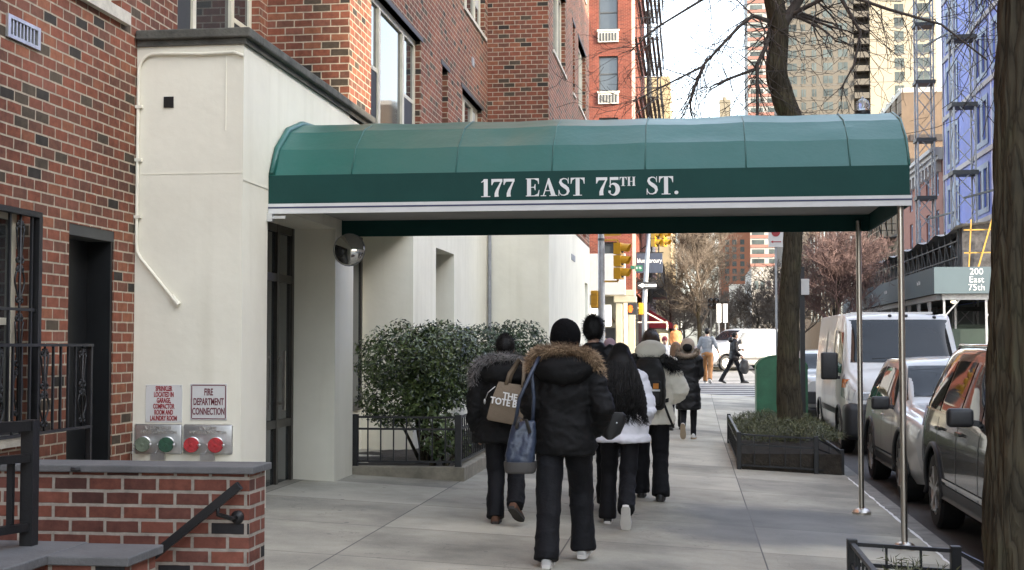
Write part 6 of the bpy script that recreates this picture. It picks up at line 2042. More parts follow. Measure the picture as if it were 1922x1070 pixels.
M_SGN = mat('street_sign_green', (.012, .10, .055), .5, var=.1)
mb = MB(); mb.box(pxx(1191, YP2), pxx(1205, YP2), YP2 - .2, YP2 - .18, tz(511, YP2), tz(500, YP2)); mb.build('sign_plate', M_SGN, t)
mb = MB(); mb.box(pxx(1182, YP2), pxx(1190, YP2), YP2 - .05, YP2 - .03, tz(507, YP2), tz(500, YP2)); mb.build('sign_plate', M_SGN, t)
text_mesh('E 75', .13, (pxx(1198, YP2), YP2 - .205, tz(505, YP2)), (1, 0, 0), (0, 0, 1), M_WTXT, 'lettering', t)
for px, lb in ((1229, 'left one of the yellow signal pair high on the thin pole'), (1246, 'right one of the yellow signal pair high on the thin pole')):
    t = thing('traffic_light', lb, 'traffic light', (pxx(px, YP2), YP2, 5.4))
    b_, l_ = MB(), MB(); sig_head(b_, l_, V((pxx(px, YP2), YP2, tz(442, YP2))), (.9, -.45, 0), s=.36); ho = b_.build('housing', M_YELLOW, t); l_.build('lens', M_LENS, ho)
    mb = MB(); mb.bar((XP2 + .05, YP2, tz(430, YP2)), (pxx(px, YP2), YP2, tz(430, YP2)), .06); mb.build('bracket', M_YELLOW, t)
t = thing('pedestrian_signal', 'pedestrian signal showing an orange raised hand', 'pedestrian signal', (pxx(1186, YP2), YP2, 3))
xa, xb_, za, zb_ = pxx(1176, YP2), pxx(1195, YP2), tz(592, YP2), tz(570, YP2)
mb = MB(); mb.bbox(xa, xb_, YP2 - .3, YP2 - .05, za, zb_, bev=.02); ho = mb.build('housing', M_PLASTIC, t)
M_HAND = mat('lit_orange_hand', (.4, .08, .01), .5, emit=(1, .16, .01), estr=.32)
mb = MB()
xm_, zm_ = xa + .13, (za + zb_) / 2
mb.prism([(-.07, -.13), (.06, -.13), (.08, .0), (-.09, .02)], (xm_, YP2 - .302, zm_ - .03), (1, 0, 0), (0, 0, 1), .01)
for i in range(4): mb.prism([(-.085 + .043 * i, -.02), (-.05 + .043 * i, -.02), (-.05 + .043 * i, .13 + (.03 if i in (1, 2) else 0)), (-.085 + .043 * i, .13 + (.03 if i in (1, 2) else 0))], (xm_, YP2 - .304, zm_), (1, 0, 0), (0, 0, 1), .01)
mb.prism([(.05, -.1), (.12, .0), (.10, .03), (.05, -.03)], (xm_, YP2 - .303, zm_), (1, 0, 0), (0, 0, 1), .01)
mb.build('hand_symbol', M_HAND, ho)
mb = MB(); mb.bar((xb_, YP2 - .1, zm_ + .1), (XP2, YP2, zm_ + .1), .05); mb.build('bracket', M_GALV, t)
t = thing('pedestrian_signal', 'yellow backed signal box just right of the orange hand', 'pedestrian signal', (pxx(1202, YP2), YP2, 3))
mb = MB(); mb.bbox(pxx(1197, YP2), pxx(1206, YP2), YP2 - .3, YP2 - .14, za, zb_, bev=.02); mb.build('housing', M_YELLOW, t)
# far signs and signals
for px, lb in ((1350, 'left of two plain white sign backs above the cargo van'), (1362, 'right of two plain white sign backs above the cargo van')):
    y = 66.0
    t = thing('road_sign', lb, 'sign', (pxx(px, y), y, zat(y)))
    mb = MB(); mb.bbox(pxx(px, y) - .11, pxx(px, y) + .11, y, y + .02, tz(607, y), tz(572, y), bev=.006); mb.build('sign_plate', M_WPAINT, t)
    mb = MB(); mb.bar((pxx(px, y), y + .04, road_z(y)), (pxx(px, y), y + .04, tz(575, y)), .05); mb.build('post', M_GALV, t)
for px, lb in ((1335, 'left dark signal head left of the white sign backs'), (1345, 'right dark signal head left of the white sign backs')):
    y = 68.0
    t = thing('traffic_light', lb, 'traffic light', (pxx(px, y), y, road_z(y)))
    b_, l_ = MB(), MB(); sig_head(b_, l_, V((pxx(px, y), y, tz(572, y))), (0, -1, 0), n=2, s=.28, visor=.15); ho = b_.build('housing', M_PLASTIC, t); l_.build('lens', M_LENS, ho)
    mb = MB(); mb.bar((pxx(px, y), y + .1, road_z(y)), (pxx(px, y), y + .1, tz(580, y)), .08); mb.build('post', M_PLASTIC, t)

# ------------------------------------------------------------------ people
def wrap_fold(p, s, amp, stretch=(1, 1, 1), seed=0):
    q = V((p.x * s * stretch[0], p.y * s * stretch[1], p.z * s * stretch[2] + seed))
    return amp * noise.fractal(q, .8, 2.1, 4)


M_COAT = mat('black_coat_cloth', (0.0036, 0.0036, 0.0038), 0.72, spec=.25, var=.25, scale=8, bump=.25, bscale=30)
M_COAT2 = mat('charcoal_coat_cloth', (0.0042, 0.0042, 0.005), 0.55, spec=.35, var=.25, scale=8, bump=.25, bscale=30)
M_KNIT = mat('black_knit', (.0042, .0042, .0046), .95, var=.3, scale=40, bump=.4, bscale=90, spec=.1)
M_TROU = mat('dark_trouser_cloth', (0.0038, 0.004, 0.0058), 0.75, spec=.3, var=.25, scale=10, bump=.2, bscale=60)
M_PUFF = mat('white_puffer_cloth', (0.68, 0.68, 0.72), 0.55, var=.06, scale=5, bump=.15, bscale=30)
M_CREAMC = mat('cream_jacket_cloth', (0.84, 0.79, 0.67), 0.7, var=.08, scale=6, bump=.2, bscale=40)
M_HAIR = mat('black_hair', (0.005, 0.0044, 0.004), 0.62, spec=.3, var=.3, scale=30, stretch=(1, 1, .1))
M_HAIRB = mat('brown_hair', (0.055, 0.034, 0.022), 0.5, var=.35, scale=30, stretch=(1, 1, .1))
M_HAIRL = mat('light_brown_hair', (0.20, 0.115, 0.062), 0.5, var=.35, scale=30, stretch=(1, 1, .1))
M_FURT = mat('tan_fur', (0.17, 0.105, 0.058), 0.9, var=.3, scale=10, c2=(.36, .25, .15), island=.7)
M_FURG = mat('grey_fur', (0.045, 0.042, 0.040), 0.9, var=.3, scale=10, c2=(.30, .28, .27), island=.75)
M_FURP = mat('pale_tan_fur', (0.25, 0.19, 0.13), 0.9, var=.3, scale=10, c2=(.46, .38, .30), island=.7)
M_FURB = mat('black_fur', (0.010, 0.010, 0.010), 0.9, var=.3, scale=10, c2=(.04, .04, .04), island=.7)
M_SOLE = mat('white_shoe_rubber', (0.62, 0.60, 0.56), 0.6, var=.1)
M_SHOEW = mat('white_shoe_leather', (0.55, 0.54, 0.52), 0.5, var=.15)
M_SHOEB = mat('brown_suede', (0.105, 0.048, 0.026), 0.85, var=.2)
M_SHOEK = mat('black_shoe_leather', (0.012, 0.012, 0.012), 0.5, var=.2)
M_DSOLE = mat('dark_rubber_sole', (0.03, 0.028, 0.025), 0.8, var=.2)
M_TANSOLE = mat('tan_rubber_sole', (0.32, 0.25, 0.17), 0.8, var=.15)


def ik(a, c, l1, l2, bend):
    d = c - a
    L = min(d.length, (l1 + l2) * .999)
    dn = d.normalized()
    x = (l1 * l1 - l2 * l2 + L * L) / (2 * L)
    h = math.sqrt(max(0, l1 * l1 - x * x))
    b = V(bend)
    b = (b - dn * b.dot(dn)).normalized()
    return a + dn * x + b * h


def finger(mb, p, d, curl, n_, L, r):
    """three joints, curling towards n_"""
    pts = [p]
    q, dd = p, d.normalized()
    for k in range(3):
        q = q + dd * (L * (.45, .32, .23)[k])
        pts.append(q)
        dd = (dd + V(n_) * curl).normalized()
    mb.tube(pts, [r, r * .95, r * .85, r * .6], 7)


def hand_mesh(mb, wrist, d, palm, k, side, curl=.45):
    """palm faces along palm; thumb on the given side vector"""
    d = V(d).normalized()
    palm = (V(palm) - d * V(palm).dot(d)).normalized()
    s = V(side)
    s = (s - d * s.dot(d) - palm * s.dot(palm)).normalized()
    rings = []
    for t, w, h in ((0, .026, .02), (.03, .036, .018), (.07, .042, .015), (.095, .040, .012)):
        c = wrist + d * t * k
        rings.append([c + s * (w * k * math.cos(a)) + palm * (h * k * math.sin(a)) for a in [2 * PI * i / 10 for i in range(10)]])
    mb.loft(rings)
    for i, (o, L) in enumerate(((.030, .072), (.010, .080), (-.011, .075), (-.031, .060))):
        finger(mb, wrist + d * (.088 * k) + s * (o * k), d + s * (o * 2.0), curl, palm, L * k, .0088 * k)
    finger(mb, wrist + d * (.03 * k) + s * (.032 * k), d * .6 + s * .8, curl * .6, palm + d * .6, .068 * k, .0105 * k)


def fur_ring(mb, path, rad, n, L, rng, out=None):
    P = [V(p) for p in path]
    for _ in range(n):
        i = rng.randrange(len(P) - 1)
        t = rng.random()
        c = P[i].lerp(P[i + 1], t)
        ax = (P[i + 1] - P[i]).normalized()
        rr = rad[i] + (rad[i + 1] - rad[i]) * t if isinstance(rad, list) else rad
        a = ax.orthogonal().normalized()
        a = Quaternion(ax, rng.random() * 6.283) @ a
        b = ax.cross(a)
        p = c + a * rr * rng.uniform(.6, 1)
        d = (a + ax * rng.gauss(0, .45) + b * rng.gauss(0, .35)).normalized()
        l = L * rng.uniform(.5, 1.25)
        w = b * .0035
        m_ = p + d * l * .55 + V((0, 0, -l * .08))
        e = p + d * l + V((rng.gauss(0, .1), rng.gauss(0, .1), -.25)) * l
        mb.add([p - w, p + w, m_ + w * .7, m_ - w * .7, e], [(0, 1, 2, 3), (3, 2, 4)])


def shoe(parent, ankle, yaw, pitch, k, m_up, m_sole, L=.27, toe=True, sole_t=.028):
    """foot at the ankle (floor is .085 below it), pitched about the toe: positive lifts the heel"""
    Lk = L * k
    M = Matrix.Translation(ankle) @ Matrix.Rotation(-yaw, 4, 'Z') @ Matrix.Rotation(-pitch, 4, 'X') @ Matrix.Translation(V((0, 0, -.085 * k)))
    st = [(-.07, .030, .052), (-.055, .036, .075), (-.01, .040, .095), (.04, .042, .085), (.09, .046, .062), (.14, .047, .048), (.18, .040, .038), (.198, .02, .028)]
    mb = MB(); rings = []
    for y, w, h in st:
        y *= Lk / .27; w *= k; h *= k
        rings.append([M @ V((w * math.cos(a), y, sole_t * k * .7 + max(0, math.sin(a)) * h - (0 if math.sin(a) >= 0 else .004))) for a in [2 * PI * i / 16 for i in range(16)]])
    mb.loft(rings)
    so = mb.build('shoe', m_up, parent, smooth=True)
    mb = MB()
    out = [(-.078, .0), (-.072, .028), (-.03, .042), (.05, .044), (.12, .052), (.17, .046), (.20, .026), (.208, 0)]
    poly = [(w * k, y * Lk / .27) for y, w in out] + [(-w * k, y * Lk / .27) for y, w in reversed(out[1:-1])]
    lo = [M @ V((x, y, 0)) for x, y in poly]; hi = [M @ V((x, y, sole_t * k)) for x, y in poly]
    mb.loft([lo, hi]); mb.build('sole', m_sole, so, smooth=30, fix=True)
    return so


class Person:
    def __init__(s, label, x, y, H=1.70, yaw=0.0, zg=None, feet=None, arms=None, lean=.03, skin=None, head_yaw=0.0, group=None, wide=1.0, detail=1.0, head_z=0.0):
        """yaw 0 walks away from the camera. feet: (lx,ly,lz,lpitch),(rx,...) of the soles; arms: elbow and wrist (left, right) in body metres"""
        zg = (gz(x) + rise(y)) if zg is None else zg
        s.t = thing('person', label, 'person', (x, y, zg), -yaw, group)
        s.k = k = H / 1.72
        s.H, s.wide = H, wide
        s.M = WM[s.t]
        s.vox = .016 / detail
        L = lambda p: V(p) * k
        s.lean = lean
        s.hip = {-1: L((-.095, 0, .90)), 1: L((.095, 0, .90))}
        feet = feet or ((-.1, -.18, 0, 0), (.1, .22, 0, 0))
        s.feet = {}
        s.knee = {}
        for sg, f in zip((-1, 1), feet):
            a = L((f[0], f[1], f[2] + .085))
            s.feet[sg] = (a, f[3], f[4] if len(f) > 4 else 0)
            s.knee[sg] = ik(s.hip[sg], a, .44 * k, .405 * k, (0, 1, 0))
        s.sh = {sg: L((sg * .185 * wide, lean * .8, 1.40)) for sg in (-1, 1)}
        arms = arms or (((-.24, -.02, 1.12), (-.22, .08, .88)), ((.24, -.02, 1.12), (.22, .08, .88)))
        s.el = {sg: L(a[0]) for sg, a in zip((-1, 1), arms)}
        s.wr = {sg: L(a[1]) for sg, a in zip((-1, 1), arms)}
        s.neck = L((0, lean, 1.47))
        s.head = L((0, lean + .035, 1.605 + head_z))
        s.HM = Matrix.Rotation(-head_yaw, 4, 'Z')
        s.skin = skin or M_SKIN

    def w(s, mb):
        mb.v = [s.M @ p for p in mb.v]
        return mb

    def body(s, face=True, hands=(1, -1), curl=.5):
        k = s.k
        mb = MB()
        ln = s.lean
        for sg in (-1, 1):
            mb.tube([s.hip[sg] + V((0, 0, .04)), s.hip[sg].lerp(s.knee[sg], .5), s.knee[sg], s.knee[sg].lerp(s.feet[sg][0], .35), s.feet[sg][0]], [.075 * k, .066 * k, .05 * k, .05 * k, .034 * k], 12)
            mb.tube([s.sh[sg], s.sh[sg].lerp(s.el[sg], .5), s.el[sg], s.el[sg].lerp(s.wr[sg], .4), s.wr[sg]], [.05 * k, .044 * k, .036 * k, .036 * k, .025 * k], 10)
            mb.tube([s.neck + V((0, 0, -.06 * k)), s.sh[sg]], [.05 * k, .052 * k], 10)
        L = lambda z, rx, ry, y=0: [V((rx * k * math.cos(a), y * k + ry * k * math.sin(a), z * k)) for a in [2 * PI * i / 20 for i in range(20)]]
        mb.loft([L(.84, .13, .10), L(.92, .155, .115), L(1.05, .125, .095, ln * .3), L(1.22, .15, .11, ln * .6), L(1.36, .165, .10, ln * .8), L(1.44, .09, .07, ln), L(1.50, .054, .054, ln * 1.1), L(1.54, .052, .052, ln * 1.2 + .01)])
        c = s.head
        HM = s.HM.to_3x3()
        mb.ell(c + V((0, 0, .015 * k)), (.076 * k, .096 * k, .108 * k), 18, 12, M=HM)
        mb.ell(c + HM @ V((0, .03 * k, -.055 * k)), (.058 * k, .062 * k, .065 * k), 14, 10, M=HM)
        if face:
            mb.ell(c + HM @ V((0, .098 * k, -.018 * k)), (.013 * k, .018 * k, .026 * k), 8, 6, M=HM)
            mb.ell(c + HM @ V((0, .088 * k, -.066 * k)), (.024 * k, .010 * k, .010 * k), 8, 6, M=HM)
        for sg in (-1, 1):
            mb.ell(c + HM @ V((sg * .078 * k, -.002, -.01 * k)), (.010 * k, .02 * k, .03 * k), 8, 6, M=HM)
        r = remeshed(mb, .013 * k, 3)
        for sg in hands:
            d = (s.wr[sg] - s.el[sg]).normalized()
            hand_mesh(r, s.wr[sg] - d * .01, d, V((-sg, .1, 0)), k, V((0, 1, .1)), curl)
        o = s.w(r).build('body', s.skin, s.t, smooth=True)
        if face:
            m_ = MB()
            for sg in (-1, 1):
                m_.ell(c + HM @ V((sg * .031 * k, .088 * k, .012 * k)), (.012 * k, .008 * k, .007 * k), 8, 6, M=HM)
            s.w(m_).build('eyes', M_HAIR, o, smooth=True)
        return o

    def trousers(s, m, r0=.105, r1=.088, r2=.085, r3=.088, fold=.012):
        k = s.k
        mb = MB()
        mb.ell(V((0, -.01 * k, .91 * k)), (.165 * k * s.wide, .125 * k, .12 * k), 18, 12)
        for sg in (-1, 1):
            a = s.feet[sg][0]
            kn = s.knee[sg]
            end = a + (a - kn).normalized() * .035 * k
            mb.tube([s.hip[sg] + V((0, 0, .03 * k)), s.hip[sg].lerp(kn, .45), kn, kn.lerp(a, .5), end], [r0 * k, (r0 * .55 + r1 * .45) * k, r1 * k, r2 * k, r3 * k], 16)
        r = remeshed(mb, s.vox * .9, 3)
        sd = s.H * 7 + s.k
        displace(r, lambda p, n: wrap_fold(p, 7, fold, (1, 1, .55), sd) + fold * .6 * max(0, 1 - 5 * abs(noise.noise(V((p.x * 4 + p.z * 5, p.y * 4, p.z * 8 + sd))))) * (1 if p.z < .55 else .5))
        return s.w(r).build('trousers', m, s.t, smooth=True)

    def coat(s, m, prof, arm=(.083, .072, .066, .052), fold=.010, quilt=None, name='coat', sl_end=0.97, fs=6.0, seams=(1.06, .80, 1.27)):
        """prof: (z, rx, ry, y) of the coat from hem to collar"""
        k = s.k
        mb = MB()
        n = 28
        mb.loft([[V((q[1] * k * s.wide * math.copysign(abs(math.cos(a)) ** .85, math.cos(a)), (q[3] + q[2] * math.copysign(abs(math.sin(a)) ** .85, math.sin(a))) * k, q[0] * k)) for a in [2 * PI * i / n for i in range(n)]] for q in prof])
        for sg in (-1, 1):
            e = s.el[sg].lerp(s.wr[sg], sl_end)
            mb.tube([s.sh[sg] + V((-sg * .07 * k, 0, .01 * k)), s.sh[sg] + V((-sg * .005, 0, -.01 * k)), s.sh[sg].lerp(s.el[sg], .5), s.el[sg], s.el[sg].lerp(e, .5), e], [arm[0] * k, arm[0] * k, arm[1] * k, arm[2] * k * 1.02, (arm[2] + arm[3]) / 2 * k, arm[3] * k], 14)
        r = remeshed(mb, s.vox, 4)
        sd = s.H * 11

        def f(p, nn):
            d = wrap_fold(p, fs, fold, (1.0, 1.0, 1.3), sd)
            for e_ in (1, -1):
                q_ = abs(noise.noise(V((p.x * 3 + e_ * p.z * 5, p.y * 3 + e_ * p.z * 2, (p.z - e_ * p.x * .8) * 9 + sd + e_))))
                d += fold * .5 * max(0, 1 - q_ * 5)
            if quilt:
                ph = (p.z / quilt[0] + .08 * noise.noise(p * 6)) * 2 * PI
                d += quilt[1] * (abs(math.sin(ph / 2)) ** .6 - .6)
            return d
        displace(r, f)
        for hz in seams:
            displace(r, lambda p, n: -.006 * math.exp(-((p.z - hz * k - .01 * math.sin(p.x * 9)) / .006) ** 2))
        return s.w(r).build(name, m, s.t, smooth=True)

    def shoes(s, m_up, m_sole, L=.27, sole_t=.028):
        for sg in (-1, 1):
            a, pt, yw = s.feet[sg]
            shoe(s.t, s.M @ a, -s.yaw_() + yw, pt, s.k, m_up, m_sole, L, sole_t=sole_t)

    def yaw_(s):
        return s.t.rotation_euler[2]

    def hood(s, m, c, r, fold=.012, fur=None, path=None, rad=.04, n=2500, L=.05, seed=1, fname='hood'):
        k = s.k
        mb = MB()
        mb.ell(V(c) * k, V(r) * k, 26, 16)
        displace(mb, lambda p, nn: wrap_fold(p, 9, fold, (1, 1, 1), seed))
        o = s.w(mb).build(fname, m, s.t, smooth=True)
        if fur:
            P = [V(p) * k for p in path]
            pp = []
            for i in range(len(P) - 1):
                for j in range(6):
                    t = j / 6
                    pp.append(V([cr(P[max(i - 1, 0)][q], P[i][q], P[i + 1][q], P[min(i + 2, len(P) - 1)][q], t) for q in range(3)]))
            pp.append(P[-1])
            rs = [rad * k * (.45 + .55 * math.sin(PI * (i + .6) / (len(pp) + .2)) ** .5) for i in range(len(pp))]
            mb = MB()
            mb.tube(pp, [q * .85 for q in rs], 12)
            fur_ring(mb, pp, rs, n, L * k, random.Random(seed))
            s.w(mb).build('fur_trim', fur, o)
        return o

    def cap_hair(s, m, r=(.088, .108, .112), dz_=.028, dy=-.012, name='hair', lump=.006, seed=0, frizz=0):
        k = s.k
        mb = MB()
        mb.ell(s.head + s.HM @ V((0, dy * k, dz_ * k)), V(r) * k, 26, 18, M=s.HM.to_3x3())
        displace(mb, lambda p, n: wrap_fold(p, 16, lump, (1, 1, .5), seed))
        if frizz:
            rng = random.Random(seed)
            base = [(p.copy(), n) for p, n in zip(mb.v, vnormals(mb))]
            for _ in range(frizz):
                p, n_ = rng.choice(base)
                d = (n_ + V((rng.gauss(0, .6), rng.gauss(0, .6), rng.gauss(-.2, .5)))).normalized()
                e = p + d * rng.uniform(.012, .035) * k
                a = d.orthogonal().normalized() * .0016
                mb.add([p - a, p + a, e], [(0, 1, 2)])
        return s.w(mb).build(name, m, s.t, smooth=True)

    def long_hair(s, m, pts, radii, strands, seed, wave=.012, name='hair'):
        k = s.k
        P = [V(p) * k for p in pts]
        mb = MB()
        mb.tube(P, [(a * k, b * k) for a, b in radii], 22, ref=(1, 0, 0))
        displace(mb, lambda p, n: wrap_fold(p, 14, .010, (1, 1, .25), seed))
        rng = random.Random(seed)
        for _ in range(strands):
            a = rng.uniform(0, 2 * PI)
            ph, fr = rng.random() * 6, rng.uniform(16, 30)
            q = []
            ln = rng.uniform(.8, 1.28)
            for i in range(14):
                t = i / 13 * (len(P) - 1) * ln
                j = min(int(t), len(P) - 2)
                c = P[j].lerp(P[j + 1], t - j)
                f_ = min(t - j, 1)
                rx = radii[j][0] + (radii[j + 1][0] - radii[j][0]) * f_
                ry = radii[j][1] + (radii[j + 1][1] - radii[j][1]) * f_
                wv = wave * (i / 13)
                q.append(c + V((math.cos(a) * rx * k * 1.03 + wv * math.sin(fr * i / 13 + ph), math.sin(a) * ry * k * 1.03 + wv * math.cos(fr * i / 13 + ph), 0)))
            mb.tube(q, [.005] * 9 + [.004, .0035, .003, .002, .001], 4, cap=False)
        return s.w(mb).build(name, m, s.t, smooth=True)


PARKA = [(.78, .225, .165, 0), (.84, .228, .168, 0), (.95, .215, .16, 0), (1.08, .205, .15, .005), (1.22, .212, .155, .01), (1.34, .20, .14, .015), (1.41, .15, .11, .02), (1.46, .095, .085, .02), (1.50, .08, .078, .025)]
LONGC = [(.52, .215, .17, 0), (.62, .22, .17, 0), (.85, .205, .16, 0), (1.05, .185, .145, .005), (1.22, .19, .145, .01), (1.34, .18, .13, .015), (1.41, .14, .105, .02), (1.46, .09, .085, .02), (1.50, .078, .075, .025)]

# --- nearest walker, tan fur hood, dark blue handbag
p1 = Person('nearest walker in a black parka with a wide tan fur hood and black cap', -.91, 9.82, 1.71, 0.02, zg=gz(-.93),
            feet=((-.10, -.22, .0, .0, -.05), (.115, .20, .02, -.16, .12)), arms=(((-.235, -.04, 1.13), (-.205, .12, .93)), ((.295, -.07, 1.11), (.20, .10, .93))), lean=.05, wide=1.0, detail=1.25)
p1.body(face=True)
p1.trousers(M_TROU, .106, .088, .083, .09, .009)
p1.coat(M_COAT, PARKA, arm=(.09, .084, .084, .07), fold=.014)
p1.shoes(M_SHOEW, M_SOLE)
p1.cap_hair(M_KNIT, (.112, .128, .134), .026, -.012, 'cap', .009)
p1.hood(M_COAT, (0, -.105, 1.40), (.215, .115, .115), .022, M_FURT, [(-.225, .05, 1.36), (-.225, -.04, 1.44), (-.18, -.10, 1.50), (-.1, -.135, 1.525), (0, -.145, 1.53), (.1, -.135, 1.525), (.185, -.10, 1.495), (.235, -.04, 1.43), (.245, .05, 1.33)], .044, 5600, .046, 3)

hb = thing('handbag', 'dark blue leather shoulder bag with a grey base hanging behind the nearest walker', 'handbag', (-1.22, 9.62, .72))
M_BLUEL = mat('blue_leather', (0.030, 0.042, 0.070), 0.35, var=.25, scale=6, bump=.25, bscale=25)
M_GREYL = mat('grey_leather_base', (0.050, 0.047, 0.044), 0.5, var=.2)
bc = V((-1.20, 9.60, 0))
mb = MB(); rings = []
for z, w_, d_, x_ in ((.665, .085, .06, .0), (.68, .105, .075, 0), (.76, .112, .08, 0), (.86, .11, .068, .008), (.96, .098, .045, .02), (1.02, .088, .022, .03)):
    rings.append([bc + V((x_ + w_ * math.copysign(abs(math.cos(a)) ** .6, math.cos(a)) * .9, d_ * math.copysign(abs(math.sin(a)) ** .6, math.sin(a)), z)) for a in [2 * PI * i / 24 for i in range(24)]])
mb.loft(rings)
r_ = remeshed(mb, .012, 3); displace(r_, lambda p, n: wrap_fold(p, 10, .012, (1.2, 1, .7), 4)); r_.build('bag_body', M_BLUEL, hb, smooth=True)
mb = MB(); mb.loft([[bc + V((s_ * .108 * math.copysign(abs(math.cos(a)) ** .6, math.cos(a)), s_ * .082 * math.copysign(abs(math.sin(a)) ** .6, math.sin(a)), z)) for a in [2 * PI * i / 24 for i in range(24)]] for z, s_ in ((.655, .9), (.665, 1.0), (.72, 1.07), (.735, 1.06))]); mb.build('bag_base', M_GREYL, hb, smooth=30)
for dy, sx_ in ((-.055, -.055), (.03, .065)):
    mb = MB(); mb.tube([bc + V((sx_ + .02, dy * .5, .99)), bc + V((sx_ * .8 + .045, dy * .6 - .02, 1.18)), bc + V((.085, dy * .5 - .035, 1.36)), bc + V((.13, .06, 1.475))], [(.013, .005)] * 4, 6, ref=(1, 0, 0)); mb.build('strap', M_BLUEL, hb, smooth=True)
mb = MB(); mb.tube([bc + V((-.02, -.06, .97)), bc + V((.0, -.085, 1.05)), bc + V((.05, -.07, 1.03)), bc + V((.075, -.055, .94))], [(.014, .006)] * 4, 6); mb.build('handle', M_GREYL, hb, smooth=True)

# --- woman with the tote bag
p2 = Person('walker in a black parka with grey fur hood carrying a tan tote bag', -1.60, 11.75, 1.60, -.08,
            feet=((-.085, -.10, 0, 0), (.11, -.30, .12, .55, .35)), arms=(((-.29, -.0, 1.08), (-.27, .1, .84)), ((.28, -.04, 1.12), (.22, .12, .98))), lean=.04, wide=1.12, detail=1.15)
p2.body()
p2.trousers(M_TROU, .10, .084, .078, .082, .008)
p2.coat(M_COAT, [(.74, .275, .19, 0), (.80, .27, .19, 0)] + PARKA[2:], arm=(.09, .082, .078, .066), fold=.017)
p2.shoes(M_SHOEB, M_DSOLE)
p2.cap_hair(M_HAIR, (.092, .112, .112), .03, -.012, 'hair', .014, 5, 1300)
p2.hood(M_COAT, (0, -.11, 1.385), (.22, .11, .125), .018, M_FURG, [(-.29, .02, 1.27), (-.285, -.04, 1.38), (-.23, -.10, 1.47), (-.12, -.13, 1.51), (0, -.14, 1.525), (.12, -.13, 1.51), (.23, -.10, 1.47), (.285, -.04, 1.38), (.29, .02, 1.27)], .048, 4200, .055, 6)
tb = thing('tote_bag', 'tan canvas tote bag with white capital letters on the walker with the grey fur hood', 'tote bag', (-1.40, 11.48, .9))
M_TOTE = mat('tan_canvas', (0.175, 0.135, 0.092), 0.85, var=.12, scale=5, bump=.25, bscale=50)
tc0 = V((-1.50, 11.50, 0)); th_ = R(-14)
tu, tv = V((math.cos(th_), math.sin(th_), 0)), V((math.sin(th_) * -1, math.cos(th_), 0))
tilt = R(-9)
def TP(a, b, d):
    a2, b2 = a * math.cos(tilt) - b * math.sin(tilt) * -1 * -1, a * math.sin(tilt) + b * math.cos(tilt)
    return tc0 + tu * a2 + tv * d + V((0, 0, 1.06 + b2))
mb = MB()
for a0, a1, d0, d1 in ((-.17, .17, -.085, .085),):
    rings = []
    for b, ea, ed in ((-.165, .0, .0), (-.15, .012, .008), (0, .0, -.01), (.15, -.02, -.055), (.165, -.02, -.065)):
        P_ = [(a0 - ea, d0 - ed), (a1 + ea, d0 - ed), (a1 + ea, d1 + ed), (a0 - ea, d1 + ed)]
        rings.append([TP(P_[i][0] + (P_[(i + 1) % 4][0] - P_[i][0]) * j / 6, b, P_[i][1] + (P_[(i + 1) % 4][1] - P_[i][1]) * j / 6) for i in range(4) for j in range(6)])
    mb.loft(rings)
r_ = MB(); r_.join(mb); displace(r_, lambda p, n: wrap_fold(p, 8, .006, (1, 1, 1), 2)); r_.build('bag_body', M_TOTE, tb, smooth=40, fix=True)
for d in (-.03, .03):
    mb = MB(); mb.tube([TP(-.075, .15, d), TP(-.06, .25, d), TP(-.0, .38, d * .4), TP(.05, .36, d * .4), TP(.07, .25, d), TP(.075, .15, d)], [(.016, .004)] * 6, 6); mb.build('handle', M_TOTE, tb, smooth=True)
ux = (TP(1, 0, 0) - TP(0, 0, 0)).normalized(); uz = (TP(0, 1, 0) - TP(0, 0, 0)).normalized()
text_mesh('THE\nTOTE BAG', .078, TP(.005, .035, -.102), ux, uz, M_WTXT, 'lettering', tb, ls=.72, off=.0018, sx=.92, d=.006)
mb = MB()
mb.tube([TP(-.17, .12, -.03), TP(-.22, .06, -.05), TP(-.235, -.0, -.05)], .004, 6); mb.ell(TP(-.238, -.02, -.05), (.010, .008, .024), 8, 6); mb.build('zip_tassel', M_ALU, tb, smooth=True)

# --- tall dark haired walker hidden behind the nearest one
p3 = Person('tall person with thick black hair in dark clothes, mostly hidden behind the nearest walker', -.92, 12.9, 1.82, .05, feet=((-.1, -.28, .10, .5), (.1, .15, 0, 0)), detail=.9)
p3.body(); p3.trousers(M_TROU); p3.coat(M_COAT2, PARKA); p3.shoes(M_SHOEB, M_DSOLE)
p3.cap_hair(M_HAIR, (.098, .116, .118), .022, -.02, 'hair', .014, 3, 1600)
pb = thing('shoulder_purse', 'black studded purse at the hip of the hidden walker', 'purse', (-.62, 10.15, .9))
mb = MB(); mb.loft([[V((-.60 + w_ * math.cos(a), 10.12 + .05 * math.sin(a), z)) for a in [2 * PI * i / 20 for i in range(20)]] for z, w_ in ((.86, .02), (.90, .08), (.98, .115), (1.04, .12), (1.06, .10))]); mb.build('purse_body', M_SHOEK, pb, smooth=30)
mb = MB()
for x in (-.655, -.60, -.545): mb.ell((x, 10.065, .985), (.006, .006, .006), 8, 6)
mb.build('stud', M_WTXT, pb, smooth=True)
mb = MB(); mb.tube([(-.70, 10.12, 1.05), (-.78, 10.05, 1.2), (-.86, 9.98, 1.40)], .007, 6); mb.build('strap', M_SHOEK, pb, smooth=True)

